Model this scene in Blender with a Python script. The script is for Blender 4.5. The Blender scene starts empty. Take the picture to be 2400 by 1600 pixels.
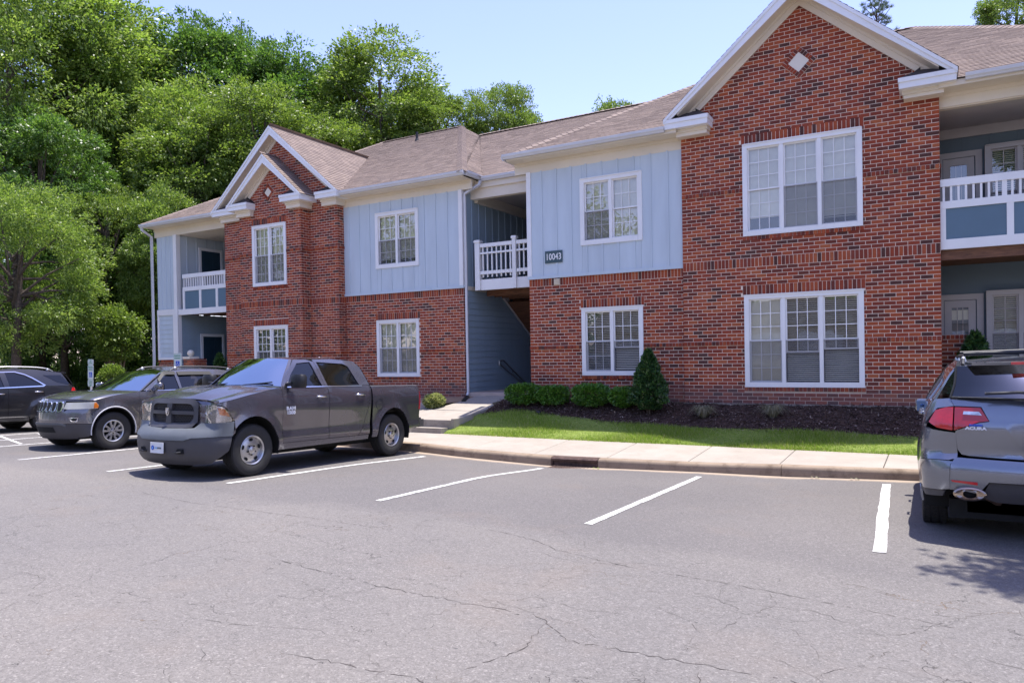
import bpy, bmesh, math, random
import numpy as np
from mathutils import Vector, Matrix, geometry
random.seed(7); RNG = np.random.default_rng(11)
S = bpy.context.scene
COL = S.collection
# ------------------------------------------------------------------ camera
cam_d = bpy.data.cameras.new('camera'); cam = bpy.data.objects.new('camera', cam_d); COL.objects.link(cam)
cam_d.sensor_width = 36.0; cam_d.lens = 1716.0/2400*36; cam_d.shift_y = 53.4/2400
cam_d.clip_start = 0.1; cam_d.clip_end = 1500
def _cam_rot(yaw, pit, rol):
    cy, sy, cp, sp, cr, sr = math.cos(yaw), math.sin(yaw), math.cos(pit), math.sin(pit), math.cos(rol), math.sin(rol)
    f = Vector((-sy*cp, cy*cp, sp)); r = Vector((cy, sy, 0)); d = f.cross(r)
    r2 = cr*r+sr*d; d2 = -sr*r+cr*d
    return Matrix((r2, -d2, -f)).transposed()
cam.matrix_world = _cam_rot(0.521634, -0.011567, 0.017576).to_4x4()
S.camera = cam
# ------------------------------------------------------------------ world, sun, exposure
SUN = Vector((0.11, 0.17, 1.0)).normalized()
W = bpy.data.worlds.new('World'); S.world = W; W.use_nodes = True
nt = W.node_tree; nt.nodes.clear()
sky = nt.nodes.new('ShaderNodeTexSky'); sky.sky_type = 'NISHITA'; sky.sun_disc = False
sky.sun_elevation = math.asin(SUN.z); sky.sun_rotation = math.atan2(SUN.x, SUN.y)
sky.altitude = 100; sky.air_density = 1.0; sky.dust_density = .6; sky.ozone_density = 1.6
bg = nt.nodes.new('ShaderNodeBackground'); bg.inputs[1].default_value = 0.13
wo = nt.nodes.new('ShaderNodeOutputWorld')
wb = nt.nodes.new('ShaderNodeMix'); wb.data_type = 'RGBA'; wb.blend_type = 'MULTIPLY'; wb.inputs[0].default_value = 1; wb.inputs[7].default_value = (1.09, .915, 1.12, 1)   # white balance
nt.links.new(sky.outputs[0], wb.inputs[6]); nt.links.new(wb.outputs[2], bg.inputs[0]); nt.links.new(bg.outputs[0], wo.inputs[0])
sd = bpy.data.lights.new('sun', 'SUN'); sd.energy = 3.4; sd.angle = math.radians(0.5); sd.color = (1.0, 0.955, 0.9)
so = bpy.data.objects.new('sun', sd); COL.objects.link(so); so.location = (0, 0, 30)
so.rotation_euler = SUN.to_track_quat('Z', 'Y').to_euler()
S.view_settings.view_transform = 'Standard'; S.view_settings.look = 'None'; S.view_settings.gamma = 1
S.view_settings.use_curve_mapping = False; S.view_settings.exposure = 1.32
S.cycles.max_bounces = 8; S.cycles.transparent_max_bounces = 12; S.cycles.diffuse_bounces = 5
S.cycles.glossy_bounces = 4; S.cycles.transmission_bounces = 4
# ------------------------------------------------------------------ helpers
def V(*a): return Vector(a)
WM = {}
def link(name, me, parent=None, loc=None):
    o = bpy.data.objects.new(name, me); COL.objects.link(o)
    if loc is not None: o.location = loc
    if parent is not None:
        o.parent = parent; o.matrix_parent_inverse = WM.get(parent.name, Matrix()).inverted()
    WM[o.name] = Matrix.Translation(o.location)
    return o
def empty(name, loc):
    o = bpy.data.objects.new(name, None); COL.objects.link(o); o.location = loc; o.empty_display_size = .3
    WM[o.name] = Matrix.Translation(Vector(loc)); return o
def tag(o, label=None, cat=None, group=None, kind=None):
    if label: o['label'] = label
    if cat: o['category'] = cat
    if group: o['group'] = group
    if kind: o['kind'] = kind
    return o
class MB:
    def __init__(s): s.v = []; s.f = []; s.m = []
    def add(s, vs, fs, m=0):
        b = len(s.v); s.v += [tuple(p) for p in vs]
        s.f += [tuple(b+i for i in q) for q in fs]; s.m += [m]*len(fs); return s
    def quad(s, a, b, c, d, m=0): return s.add([a, b, c, d], [(0, 1, 2, 3)], m)
    def poly(s, ps, m=0): return s.add(ps, [tuple(range(len(ps)))], m)
    def box(s, x0, y0, z0, x1, y1, z1, m=0):
        if x0 > x1: x0, x1 = x1, x0
        if y0 > y1: y0, y1 = y1, y0
        if z0 > z1: z0, z1 = z1, z0
        return s.add([(x0,y0,z0),(x1,y0,z0),(x1,y1,z0),(x0,y1,z0),(x0,y0,z1),(x1,y0,z1),(x1,y1,z1),(x0,y1,z1)],
            [(0,3,2,1),(4,5,6,7),(0,1,5,4),(1,2,6,5),(2,3,7,6),(3,0,4,7)], m)
    def obox(s, o, a, b, c, m=0):
        o, a, b, c = map(Vector, (o, a, b, c))
        return s.add([o,o+a,o+a+b,o+b,o+c,o+a+c,o+a+b+c,o+b+c],
            [(0,3,2,1),(4,5,6,7),(0,1,5,4),(1,2,6,5),(2,3,7,6),(3,0,4,7)], m)
    def prism(s, ps, e, m=0):
        ps = [Vector(p) for p in ps]; e = Vector(e); n = len(ps)
        return s.add(ps+[p+e for p in ps], [tuple(range(n-1,-1,-1)), tuple(range(n,2*n))]+[(i,(i+1)%n,n+(i+1)%n,n+i) for i in range(n)], m)
    def tube(s, ps, r, seg=8, m=0, r2=None, cap=True):
        ps = [Vector(p) for p in ps]; n = len(ps); vs = []; up = None
        for i, p in enumerate(ps):
            t = (ps[min(i+1,n-1)]-ps[max(i-1,0)]).normalized()
            if up is None: up = t.orthogonal().normalized()
            up = (up-t*up.dot(t)).normalized(); w = t.cross(up)
            rr = r if r2 is None else r+(r2-r)*i/(n-1)
            for k in range(seg):
                a = 2*math.pi*k/seg; vs.append(p+(up*math.cos(a)+w*math.sin(a))*rr)
        fs = [(i*seg+k, i*seg+(k+1)%seg, (i+1)*seg+(k+1)%seg, (i+1)*seg+k) for i in range(n-1) for k in range(seg)]
        if cap: fs += [tuple(range(seg-1,-1,-1)), tuple(range((n-1)*seg, n*seg))]
        return s.add(vs, fs, m)
    def lathe(s, prof, o, ax, seg=24, m=0, e1=None, a0=0, a1=2*math.pi):
        """prof: (r, h) pairs, h along ax"""
        o = Vector(o); ax = Vector(ax).normalized(); e1 = Vector(e1) if e1 else ax.orthogonal().normalized(); e2 = ax.cross(e1)
        full = abs(a1-a0-2*math.pi) < 1e-6; ns = seg if full else seg+1; vs = []
        for r, h in prof:
            for k in range(ns):
                a = a0+(a1-a0)*k/seg; vs.append(o+ax*h+(e1*math.cos(a)+e2*math.sin(a))*r)
        fs = [(i*ns+k, i*ns+(k+1)%ns, (i+1)*ns+(k+1)%ns, (i+1)*ns+k) for i in range(len(prof)-1) for k in range(seg)]
        return s.add(vs, fs, m)
    def ball(s, c, r, sc=(1,1,1), m=0, seg=12, rings=8):
        vs = []; fs = []
        for i in range(rings+1):
            t = math.pi*i/rings
            for k in range(seg):
                a = 2*math.pi*k/seg; vs.append((c[0]+r*sc[0]*math.sin(t)*math.cos(a), c[1]+r*sc[1]*math.sin(t)*math.sin(a), c[2]+r*sc[2]*math.cos(t)))
        for i in range(rings):
            for k in range(seg): fs.append((i*seg+k, (i+1)*seg+k, (i+1)*seg+(k+1)%seg, i*seg+(k+1)%seg))
        return s.add(vs, fs, m)
    def build(s, name, mats, parent=None, smooth=None, loc=None):
        me = bpy.data.meshes.new(name); me.from_pydata(s.v, [], s.f)
        if not isinstance(mats, (list, tuple)): mats = [mats]
        for mt in mats: me.materials.append(mt)
        if len(mats) > 1: me.polygons.foreach_set('material_index', s.m)
        if smooth:
            me.polygons.foreach_set('use_smooth', [True]*len(me.polygons))
            if smooth < 179: me.set_sharp_from_angle(angle=math.radians(smooth))
        me.update()
        return link(name, me, parent, loc)
def np_mesh(name, verts, nper, mat, parent=None):
    """verts: (N,nper,3) separate faces"""
    n = verts.shape[0]; me = bpy.data.meshes.new(name)
    me.vertices.add(n*nper); me.vertices.foreach_set('co', verts.reshape(-1).astype(np.float32))
    me.loops.add(n*nper); me.loops.foreach_set('vertex_index', np.arange(n*nper, dtype=np.int32))
    me.polygons.add(n); me.polygons.foreach_set('loop_start', np.arange(0, n*nper, nper, dtype=np.int32))
    me.update(calc_edges=True); me.materials.append(mat)
    return me
# ------------------------------------------------------------------ materials
class NB:
    def __init__(s, name):
        s.mat = bpy.data.materials.new(name); s.mat.use_nodes = True; s.t = s.mat.node_tree
        s.b = s.t.nodes['Principled BSDF']; s.out = s.t.nodes['Material Output']; s._oc = None
    def n(s, typ, **k):
        nd = s.t.nodes.new(typ)
        for a, b in k.items():
            if a.startswith('i_'): s.put(nd.inputs[a[2:].replace('_', ' ')], b)
            elif a.startswith('in'): s.put(nd.inputs[int(a[2:])], b)
            else: setattr(nd, a, b)
        return nd
    def put(s, inp, v):
        if isinstance(v, bpy.types.NodeSocket): s.t.links.new(v, inp)
        elif isinstance(v, bpy.types.Node): s.t.links.new(v.outputs[0], inp)
        else: inp.default_value = v
    def set(s, **k):
        for a, b in k.items():
            a = a.replace('_', ' ')
            if isinstance(b, tuple) and len(b) == 3: b = (*b, 1)
            s.put(s.b.inputs[a], b)
        return s
    def oc(s):
        if s._oc is None: s._oc = s.n('ShaderNodeTexCoord').outputs['Object']
        return s._oc
    def noise(s, scale, detail=3, rough=.5, vec=None, dist=0):
        return s.n('ShaderNodeTexNoise', i_Vector=vec or s.oc(), i_Scale=scale, i_Detail=detail, i_Roughness=rough, i_Distortion=dist).outputs[0]
    def ramp(s, fac, stops, interp='LINEAR'):
        r = s.n('ShaderNodeValToRGB'); s.put(r.inputs[0], fac); e = r.color_ramp; e.interpolation = interp
        while len(e.elements) < len(stops): e.elements.new(.5)
        for el, (p, c) in zip(e.elements, stops):
            el.position = p; el.color = (*c, 1) if isinstance(c, tuple) else (c, c, c, 1)
        return r.outputs[0]
    def math(s, op, a, b=0, c=0):
        m = s.n('ShaderNodeMath', operation=op); s.put(m.inputs[0], a); s.put(m.inputs[1], b); s.put(m.inputs[2], c); return m.outputs[0]
    def mix(s, f, a, b, bt='MIX'):
        m = s.n('ShaderNodeMix', data_type='RGBA', blend_type=bt)
        s.put(m.inputs[0], f)
        for i, v in ((6, a), (7, b)):
            if isinstance(v, tuple) and len(v) == 3: v = (*v, 1)
            s.put(m.inputs[i], v)
        return m.outputs[2]
    def bump(s, h, dist=.01, strength=1):
        s.put(s.b.inputs['Normal'], s.n('ShaderNodeBump', i_Height=h, i_Distance=dist, i_Strength=strength).outputs[0]); return s
    def rnd(s):
        a = s.n('ShaderNodeNewGeometry').outputs['Random Per Island']; b = s.n('ShaderNodeObjectInfo').outputs['Random']
        return s.math('FRACT', s.math('ADD', a, s.math('MULTIPLY', b, 7.31)))
def plain(name, col, rough=.5, metal=0, var=.06, scale=3, spec=.5, coat=0, bump=0):
    m = NB(name)
    c2 = tuple(min(1, x*(1+var)) for x in col); c1 = tuple(x*(1-var) for x in col)
    m.set(Base_Color=m.ramp(m.noise(scale, 5, .6), [(.3, c1), (.7, c2)]), Roughness=rough, Metallic=metal, Specular_IOR_Level=spec, Coat_Weight=coat)
    if bump: m.bump(m.noise(scale*30, 2), .002, bump)
    return m.mat
M = {}
def mk_brick():
    m = NB('brick'); r = m.rnd()
    c = m.ramp(r, [(0, (.085,.036,.030)), (.06, (.15,.038,.026)), (.22, (.235,.045,.025)), (.45, (.32,.060,.027)), (.72, (.40,.090,.034)), (.94, (.43,.12,.048))], 'CONSTANT')
    n = m.noise(18, 5, .65); c = m.mix(m.math('MULTIPLY', m.ramp(n, [(.35, 0.), (.7, 1.)]), .35), c, (.12,.04,.03), 'MIX')
    c = m.mix(m.math('MULTIPLY', m.ramp(m.noise(2.2, 4, .6), [(.5, 0.), (.8, 1.)]), .08), c, (.42,.32,.27))
    # duller, grayer tone towards the ground
    z = m.n('ShaderNodeSeparateXYZ', in0=m.n('ShaderNodeNewGeometry').outputs['Position']).outputs[2]
    g = m.ramp(m.math('ADD', z, m.math('MULTIPLY', m.noise(1.5, 3), .35)), [(0.0, 1.), (1., 0.)])
    g = m.math('SUBTRACT', -.45, m.math('ADD', z, m.math('MULTIPLY', m.noise(1.7, 4), .5))); g = m.math('MULTIPLY', m.n('ShaderNodeClamp', in0=m.math('MULTIPLY', g, 4)).outputs[0], .45)
    c = m.mix(g, c, (.15,.115,.11))
    m.set(Base_Color=c, Roughness=.85, Specular_IOR_Level=.25).bump(m.noise(90, 4, .6), .004, .6); return m.mat
M['brick'] = mk_brick()
def mk_mortar():
    m = NB('mortar')
    z = m.n('ShaderNodeSeparateXYZ', in0=m.n('ShaderNodeNewGeometry').outputs['Position']).outputs[2]
    g = m.math('SUBTRACT', -.45, m.math('ADD', z, m.math('MULTIPLY', m.noise(1.7, 4), .5))); g = m.math('MULTIPLY', m.n('ShaderNodeClamp', in0=m.math('MULTIPLY', g, 4)).outputs[0], .6)
    c = m.ramp(m.noise(6, 5, .6), [(.3, (.68,.56,.45)), (.7, (.84,.71,.58))])
    m.set(Base_Color=m.mix(g, c, (.27,.19,.17)), Roughness=.95).bump(m.noise(120, 3), .003, .7); return m.mat
M['mortar'] = mk_mortar()
M['white'] = plain('white_trim_paint', (.80,.79,.78), .45, var=.04, scale=2)
M['cream'] = plain('cream_trim', (.74,.66,.54), .5, var=.06, scale=1.2)  # warm cream tone for friezes, soffits and small trim
M['shade_gray_trim'] = plain('shade_gray_trim_tone', (.46,.43,.42), .5)  # gray trim tone with the deep porch shade put into the colour
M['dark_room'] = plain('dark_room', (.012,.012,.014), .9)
M['door'] = plain('dark_teal_door_paint', (.018,.042,.062), .4, var=.1)
M['panel'] = plain('slate_blue_panel_paint', (.105,.175,.235), .5, var=.08, scale=1)
M['panelwall'] = plain('dark_slate_wall', (.105,.15,.185), .55, var=.06, scale=1)  # darker slate tone for the right porch walls
def mk_siding(name, col):
    m = NB(name); s = m.n('ShaderNodeMapping', i_Scale=(3, 3, .5)); m.put(s.inputs[0], m.oc())
    a = m.noise(1.0, 5, .6, s.outputs[0]); b = m.math('MULTIPLY', m.math('SUBTRACT', m.rnd(), .5), .12)
    c = m.ramp(m.math('ADD', a, b), [(.3, tuple(x*.93 for x in col)), (.7, tuple(min(1, x*1.05) for x in col))])
    m.set(Base_Color=c, Roughness=.55, Specular_IOR_Level=.35).bump(m.noise(60, 3), .0015, .4); return m.mat
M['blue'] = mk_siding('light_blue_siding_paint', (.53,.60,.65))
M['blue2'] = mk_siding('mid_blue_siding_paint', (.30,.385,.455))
def mk_shingle():
    m = NB('asphalt_shingle'); r = m.rnd()
    c = m.ramp(r, [(0, (.155,.122,.10)), (.25, (.185,.146,.118)), (.5, (.215,.168,.135)), (.75, (.24,.188,.15)), (.93, (.17,.133,.108))], 'CONSTANT')
    c = m.mix(.35, c, m.ramp(m.noise(150, 3, .8), [(.3, (.10,.075,.07)), (.7, (.40,.31,.28))]))
    c = m.mix(m.math('MULTIPLY', m.ramp(m.noise(.5, 4), [(.4, 0.), (.7, 1.)]), .12), c, (.14,.11,.105))
    m.set(Base_Color=c, Roughness=.9, Specular_IOR_Level=.2).bump(m.noise(200, 2), .003, .8); return m.mat
M['shingle'] = mk_shingle()
M['shingle_dark'] = plain('dark_shingle', (.05,.04,.042), .85, var=.25, scale=20)
M['gutter'] = plain('painted_gutter', (.62,.62,.64), .35, var=.05)
def mk_glass(name, tint, fac=.04, rough=0.0, trans=1.0):
    m = NB(name); t = m.t; t.nodes.remove(m.b)
    fr = m.n('ShaderNodeFresnel', i_IOR=1.52).outputs[0]
    f = m.math('ADD', m.math('MULTIPLY', fr, 1.6), fac)
    nrm = m.n('ShaderNodeBump', i_Height=m.noise(.9, 2), i_Distance=.02, i_Strength=.25).outputs[0]
    g = m.n('ShaderNodeBsdfGlossy', i_Color=(1,1,1,1), i_Roughness=rough, i_Normal=nrm); tr = m.n('ShaderNodeBsdfTransparent', i_Color=(*tint, 1))
    mx = m.n('ShaderNodeMixShader'); m.put(mx.inputs[0], f); t.links.new(tr.outputs[0], mx.inputs[1]); t.links.new(g.outputs[0], mx.inputs[2])
    t.links.new(mx.outputs[0], m.out.inputs[0]); return m.mat
M['glass'] = mk_glass('window_glass', (.95,.97,.96), .07)
M['glass_screen'] = mk_glass('window_glass_behind_insect_screen', (.42,.43,.46), .06, .15)
M['blind'] = plain('vinyl_blind', (.88,.83,.68), .5, var=.08, scale=4)
def mk_wood():
    m = NB('stained_wood'); s = m.n('ShaderNodeMapping', i_Scale=(1, 8, 8)); m.put(s.inputs[0], m.oc())
    m.set(Base_Color=m.ramp(m.noise(3, 6, .6, s.outputs[0], 1.), [(.3, (.07,.028,.014)), (.7, (.22,.10,.05))]), Roughness=.75); return m.mat
M['wood'] = mk_wood()
M['metal'] = plain('brushed_aluminium', (.45,.46,.48), .35, 1.0)
M['black'] = plain('black_plastic', (.012,.012,.013), .5)
# ================================================================== building
BLD = empty('apartment_building', (-10, 16.3, -1.2))
tag(BLD, 'two storey brick and light blue apartment building with two gables, numbered 10043, behind the lawn', 'building')
CAMP = Vector((0, 0, 0))
def isect(poly, v):
    """scanline: u intervals of a closed polygon at height v"""
    xs = []
    n = len(poly)
    for i in range(n):
        (a, b), (c, d) = poly[i], poly[(i+1) % n]
        if (b <= v < d) or (d <= v < b): xs.append(a+(c-a)*(v-b)/(d-b))
    xs.sort(); return [(xs[i], xs[i+1]) for i in range(0, len(xs)-1, 2)]
def cut(iv, holes):
    for (h0, h1) in holes:
        out = []
        for a, b in iv:
            if h1 <= a or h0 >= b: out.append((a, b)); continue
            if h0 > a: out.append((a, h0))
            if h1 < b: out.append((h1, b))
        iv = out
    return iv
C = .079; BW = .2128; JT = .0115
BR = []      # (origin, U, N, u0,u1,z0,z1,proud)
def brick_wall(O, U, N, poly, rects=(), openings=(), zb=-1.124, gaps=(), corner=0):
    """running bond with soldier / rowlock bands. rects: (kind,u0,u1,z0,z1)"""
    O, U, N = Vector(O), Vector(U), Vector(N); mo = MB()
    us = [p[0] for p in poly]; zs = [p[1] for p in poly]; umin, umax, ztop = min(us), max(us), max(zs)
    full = sorted([r for r in rects if r[1] <= umin+.01 and r[2] >= umax-.01], key=lambda r: r[3])
    zl = []; z = zb
    for r in full+[None]:
        end = r[3] if r else ztop+C
        n = max(0, round((end-z)/C)) if r else int((end-z)/C)
        h = (end-z)/n if (r and n) else C
        zl += [(z+i*h, z+(i+1)*h) for i in range(n)]
        if r: z = r[4]
    def P(u, z, d=0): return O+U*u+N*d+Vector((0, 0, z))
    for k, (z0, z1) in enumerate(zl):
        zm = (z0+z1)/2
        if zm < min(zs): continue
        iv = isect(poly, zm); holes = [(o[0], o[1]) for o in openings if o[2] < zm < o[3]]
        for a, b in cut(iv, holes): mo.quad(P(a, z0), P(b, z0), P(b, z1), P(a, z1))
        holes += [(r[1], r[2]) for r in rects if r[3] < zm < r[4]]
        off = (k % 2)*BW/2
        for a, b in cut(iv, holes):
            i0 = math.floor((a-umin-off)/BW)
            for i in range(i0, i0+int((b-a)/BW)+3):
                s, e = max(a+.004, umin+off+i*BW+JT/2), min(b-.004, umin+off+(i+1)*BW-JT/2)
                if s-a < .03: s = a+.0005
                if b-e < .03: e = b-.0005
                if e-s > .03: BR.append((O, U, N, s, e, z0+JT/2, z1-JT/2, .0035+random.uniform(-.0008, .0012)))
    for kind, u0, u1, z0, z1 in rects:
        zm = (z0+z1)/2
        iv = cut([(max(a, u0), min(b, u1)) for a, b in isect(poly, zm)], [(o[0], o[1]) for o in openings if o[2] < zm < o[3]])
        pr = .022 if kind == 'rowlock' else .007
        for a, b in iv:
            if b-a < .03: continue
            mo.quad(P(a, z0, .001), P(b, z0, .001), P(b, z1, .001), P(a, z1, .001))
            n = max(1, round((b-a)/C)); w = (b-a)/n
            for i in range(n):
                BR.append((O, U, N, a+i*w+JT/2, a+(i+1)*w-JT/2, z0+JT/2, z1-JT/2, pr+random.uniform(-.0015, .002)))
    mo.build('brick_wall', M['mortar'], BLD)
X1, NX, NY = (1, 0, 0), (1, 0, 0), (0, -1, 0)
YG, YR, YW, Y2, YB = 16.3, 16.4, 17.07, 16.77, 16.4
ZW = .14, .24
def sill(u0, u1, z): return ('rowlock', u0-.02, u1+.02, z-.092, z)
def lintel(u0, u1, z): return ('soldier', u0-.03, u1+.03, z, z+.205)
GL, GR, GA, GS = -4.87, .15, -2.36, .857
def gz(x, xa, za, s=GS): return za-abs(x-xa)*s
# right gable wall
wg = [(-3.53, -1.185, -.765, 1.225), (-3.53, -1.185, 2.485, 4.465)]
zap = 7.34
brick_wall((0, YG, 0), X1, NY, [(GL, -1.124), (GR, -1.124), (GR, gz(GR, GA, zap)), (GA, zap), (GL, gz(GL, GA, zap))],
    [('rowlock', GL, GR, .14, .24), ('soldier', GL, GR, 1.82, 2.02), ('rowlock', GL, GR, 3.442, 3.534)]
    + [sill(o[0], o[1], o[2]) for o in wg] + [lintel(o[0], o[1], o[3]) for o in wg], wg)
NG = len(BR)
# recessed return of the right gable
brick_wall((GL, YR, 0), (0, -1, 0), (-1, 0, 0), [(0, -1.124), (YR-YG, -1.124), (YR-YG, 4.9), (0, 4.9)])
brick_wall((GR, YG, 0), (0, 1, 0), NX, [(0, -1.124), (1.9, -1.124), (1.9, 4.9), (0, 4.9)], [('rowlock', 0, 1.9, .14, .24), ('soldier', 0, 1.9, 1.82, 2.02), ('rowlock', 0, 1.9, 3.442, 3.534)])
# right blue bay, brick below
RL = -8.87
wr = [(-7.43, -5.86, -.51, 1.135)]
brick_wall((0, YR, 0), X1, NY, [(RL, -1.124), (GL, -1.124), (GL, 1.95), (RL, 1.95)],
    [('rowlock', RL, GL, .14, .235), ('soldier', RL, GL, 1.73, 1.93)]+[sill(*o[:3]) for o in wr]+[lintel(o[0], o[1], o[3]) for o in wr], wr)
brick_wall((RL, YR, 0), (0, 1, 0), (-1, 0, 0), [(0, -1.124), (.9, -1.124), (.9, 1.95), (0, 1.95)], [('rowlock', 0, .9, .14, .235), ('soldier', 0, .9, 1.73, 1.93)])
# left blue bay, brick below
WL, WR_ = -15.72, -11.32
ww = [(-14.46, -12.88, -.555, 1.13)]
brick_wall((0, YW, 0), X1, NY, [(WL, -1.28), (WR_, -1.28), (WR_, 1.93), (WL, 1.93)],
    [('rowlock', WL, WR_, .14, .235), ('soldier', WL, WR_, 1.72, 1.92)]+[sill(*o[:3]) for o in ww]+[lintel(o[0], o[1], o[3]) for o in ww], ww, zb=-1.282)
brick_wall((WR_, YW, 0), (0, 1, 0), NX, [(0, -1.28), (.1, -1.28), (.1, 1.93), (0, 1.93)], zb=-1.282)
# left large gable wall and the bay in front of it
LL, LR, LA, LZ = -20.8, -15.68, -18.23, 7.17
bands = lambda a, b: [('rowlock', a, b, .14, .235), ('soldier', a, b, 1.70, 1.90), ('rowlock', a, b, 3.36, 3.455)]
brick_wall((0, Y2, 0), X1, NY, [(LL, -1.28), (LR, -1.28), (LR, gz(LR, LA, LZ)), (LA, LZ), (LL, gz(LL, LA, LZ))], bands(LL, LR), [(-19.5, -16.95, -1.3, 5.2)], zb=-1.282)
brick_wall((LR, Y2, 0), (0, 1, 0), NX, [(0, -1.28), (YW-Y2, -1.28), (YW-Y2, 4.9), (0, 4.9)], bands(0, YW-Y2), zb=-1.282)
BL_, BRr, BA, BZ = -19.6, -16.85, -18.24, 6.12
wb = [(-19.0, -17.48, 2.365, 4.31), (-19.0, -17.48, -.55, 1.095)]
brick_wall((0, YB, 0), X1, NY, [(BL_, -1.28), (BRr, -1.28), (BRr, gz(BRr, BA, BZ)), (BA, BZ), (BL_, gz(BL_, BA, BZ))],
    bands(BL_, BRr)+[sill(*o[:3]) for o in wb]+[lintel(o[0], o[1], o[3]) for o in wb], wb, zb=-1.282)
brick_wall((BRr, YB, 0), (0, 1, 0), NX, [(0, -1.28), (Y2-YB, -1.28), (Y2-YB, 4.9), (0, 4.9)], bands(0, Y2-YB), zb=-1.282)
# low brick walls of the porches
brick_wall((0, 17.0, 0), X1, NY, [(-24.85, -1.28), (-23.72, -1.28), (-23.72, .075), (-24.85, .075)], [('rowlock', -24.85, -23.72, -.02, .075)], zb=-1.282)
brick_wall((0, 17.35, 0), X1, NY, [(.16, -1.124), (.78, -1.124), (.78, .27), (.16, .27)], [('rowlock', .16, .78, .175, .27)])
# emit the bricks: the 300 that show largest as parts of their own, the rest joined
bw = MB(); bw.box(-.5, -.5, -.5, .5, .5, .5); bme = bpy.data.meshes.new('brick')
bme.from_pydata(bw.v, [], bw.f); bme.materials.append(M['brick'])
def bc(b): return b[0]+b[1]*((b[3]+b[4])/2)+Vector((0, 0, (b[5]+b[6])/2))
order = sorted(range(len(BR)), key=lambda i: -((BR[i][4]-BR[i][3])*(BR[i][6]-BR[i][5]))/max(1, bc(BR[i]).length**2) if i < NG else 0)
near = set(order[:300]); rest = MB()
for i, (O, U, N, s, e, z0, z1, pr) in enumerate(BR):
    dp = .03
    if i in near:
        c = O+U*((s+e)/2)+N*(pr-dp/2)+Vector((0, 0, (z0+z1)/2))
        o = link('brick', bme, BLD, c); o.scale = (e-s, dp, z1-z0)
    else:
        a = O+U*s+N*(pr-dp)+Vector((0, 0, z0)); w, h, d = U*(e-s), Vector((0, 0, z1-z0)), N*dp
        p = [a+d, a+w+d, a+w+d+h, a+d+h, a, a+w, a+w+h, a+h]
        rest.add(p, [(0,1,2,3), (0,4,5,1), (3,2,6,7), (0,3,7,4), (1,5,6,2)])
tag(rest.build('brickwork', M['brick'], BLD), kind='stuff')
# diamonds in the gables
def diamond(xa, zc, y, r, R):
    d = MB(); d.prism([(xa, y-.02, zc+r), (xa-r, y-.02, zc), (xa, y-.02, zc-r), (xa+r, y-.02, zc)], (0, .03, 0)); d.build('diamond_panel', M['cream'], BLD)
    b = MB(); mo = MB(); mo.prism([(xa, y-.013, zc+R), (xa-R, y-.013, zc), (xa, y-.013, zc-R), (xa+R, y-.013, zc)], (0, .01, 0)); mo.build('mortar_bed', M['mortar'], BLD)
    w = (R-r)/math.sqrt(2)
    for q in range(4):
        t = math.pi/4+q*math.pi/2; n = Vector((math.cos(t), 0, math.sin(t))); u = Vector((-math.sin(t), 0, math.cos(t)))
        Lh = R/math.sqrt(2); c0 = Vector((xa, y, zc))+n*(Lh-w)
        k = 6; st = (2*Lh-w)/k
        for i in range(k):
            a = c0+u*(-Lh+w+i*st) if True else 0
            b.obox(a+u*.005+Vector((0, -.028, 0)), n*(w-.006), u*(st-.012), (0, .02, 0))
    tag(b.build('diamond_brick_border', M['brick'], BLD), kind='stuff')
diamond(GA, 5.995, YG, .21, .345); diamond(-18.23, 5.315, YB, .155, .29)

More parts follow.
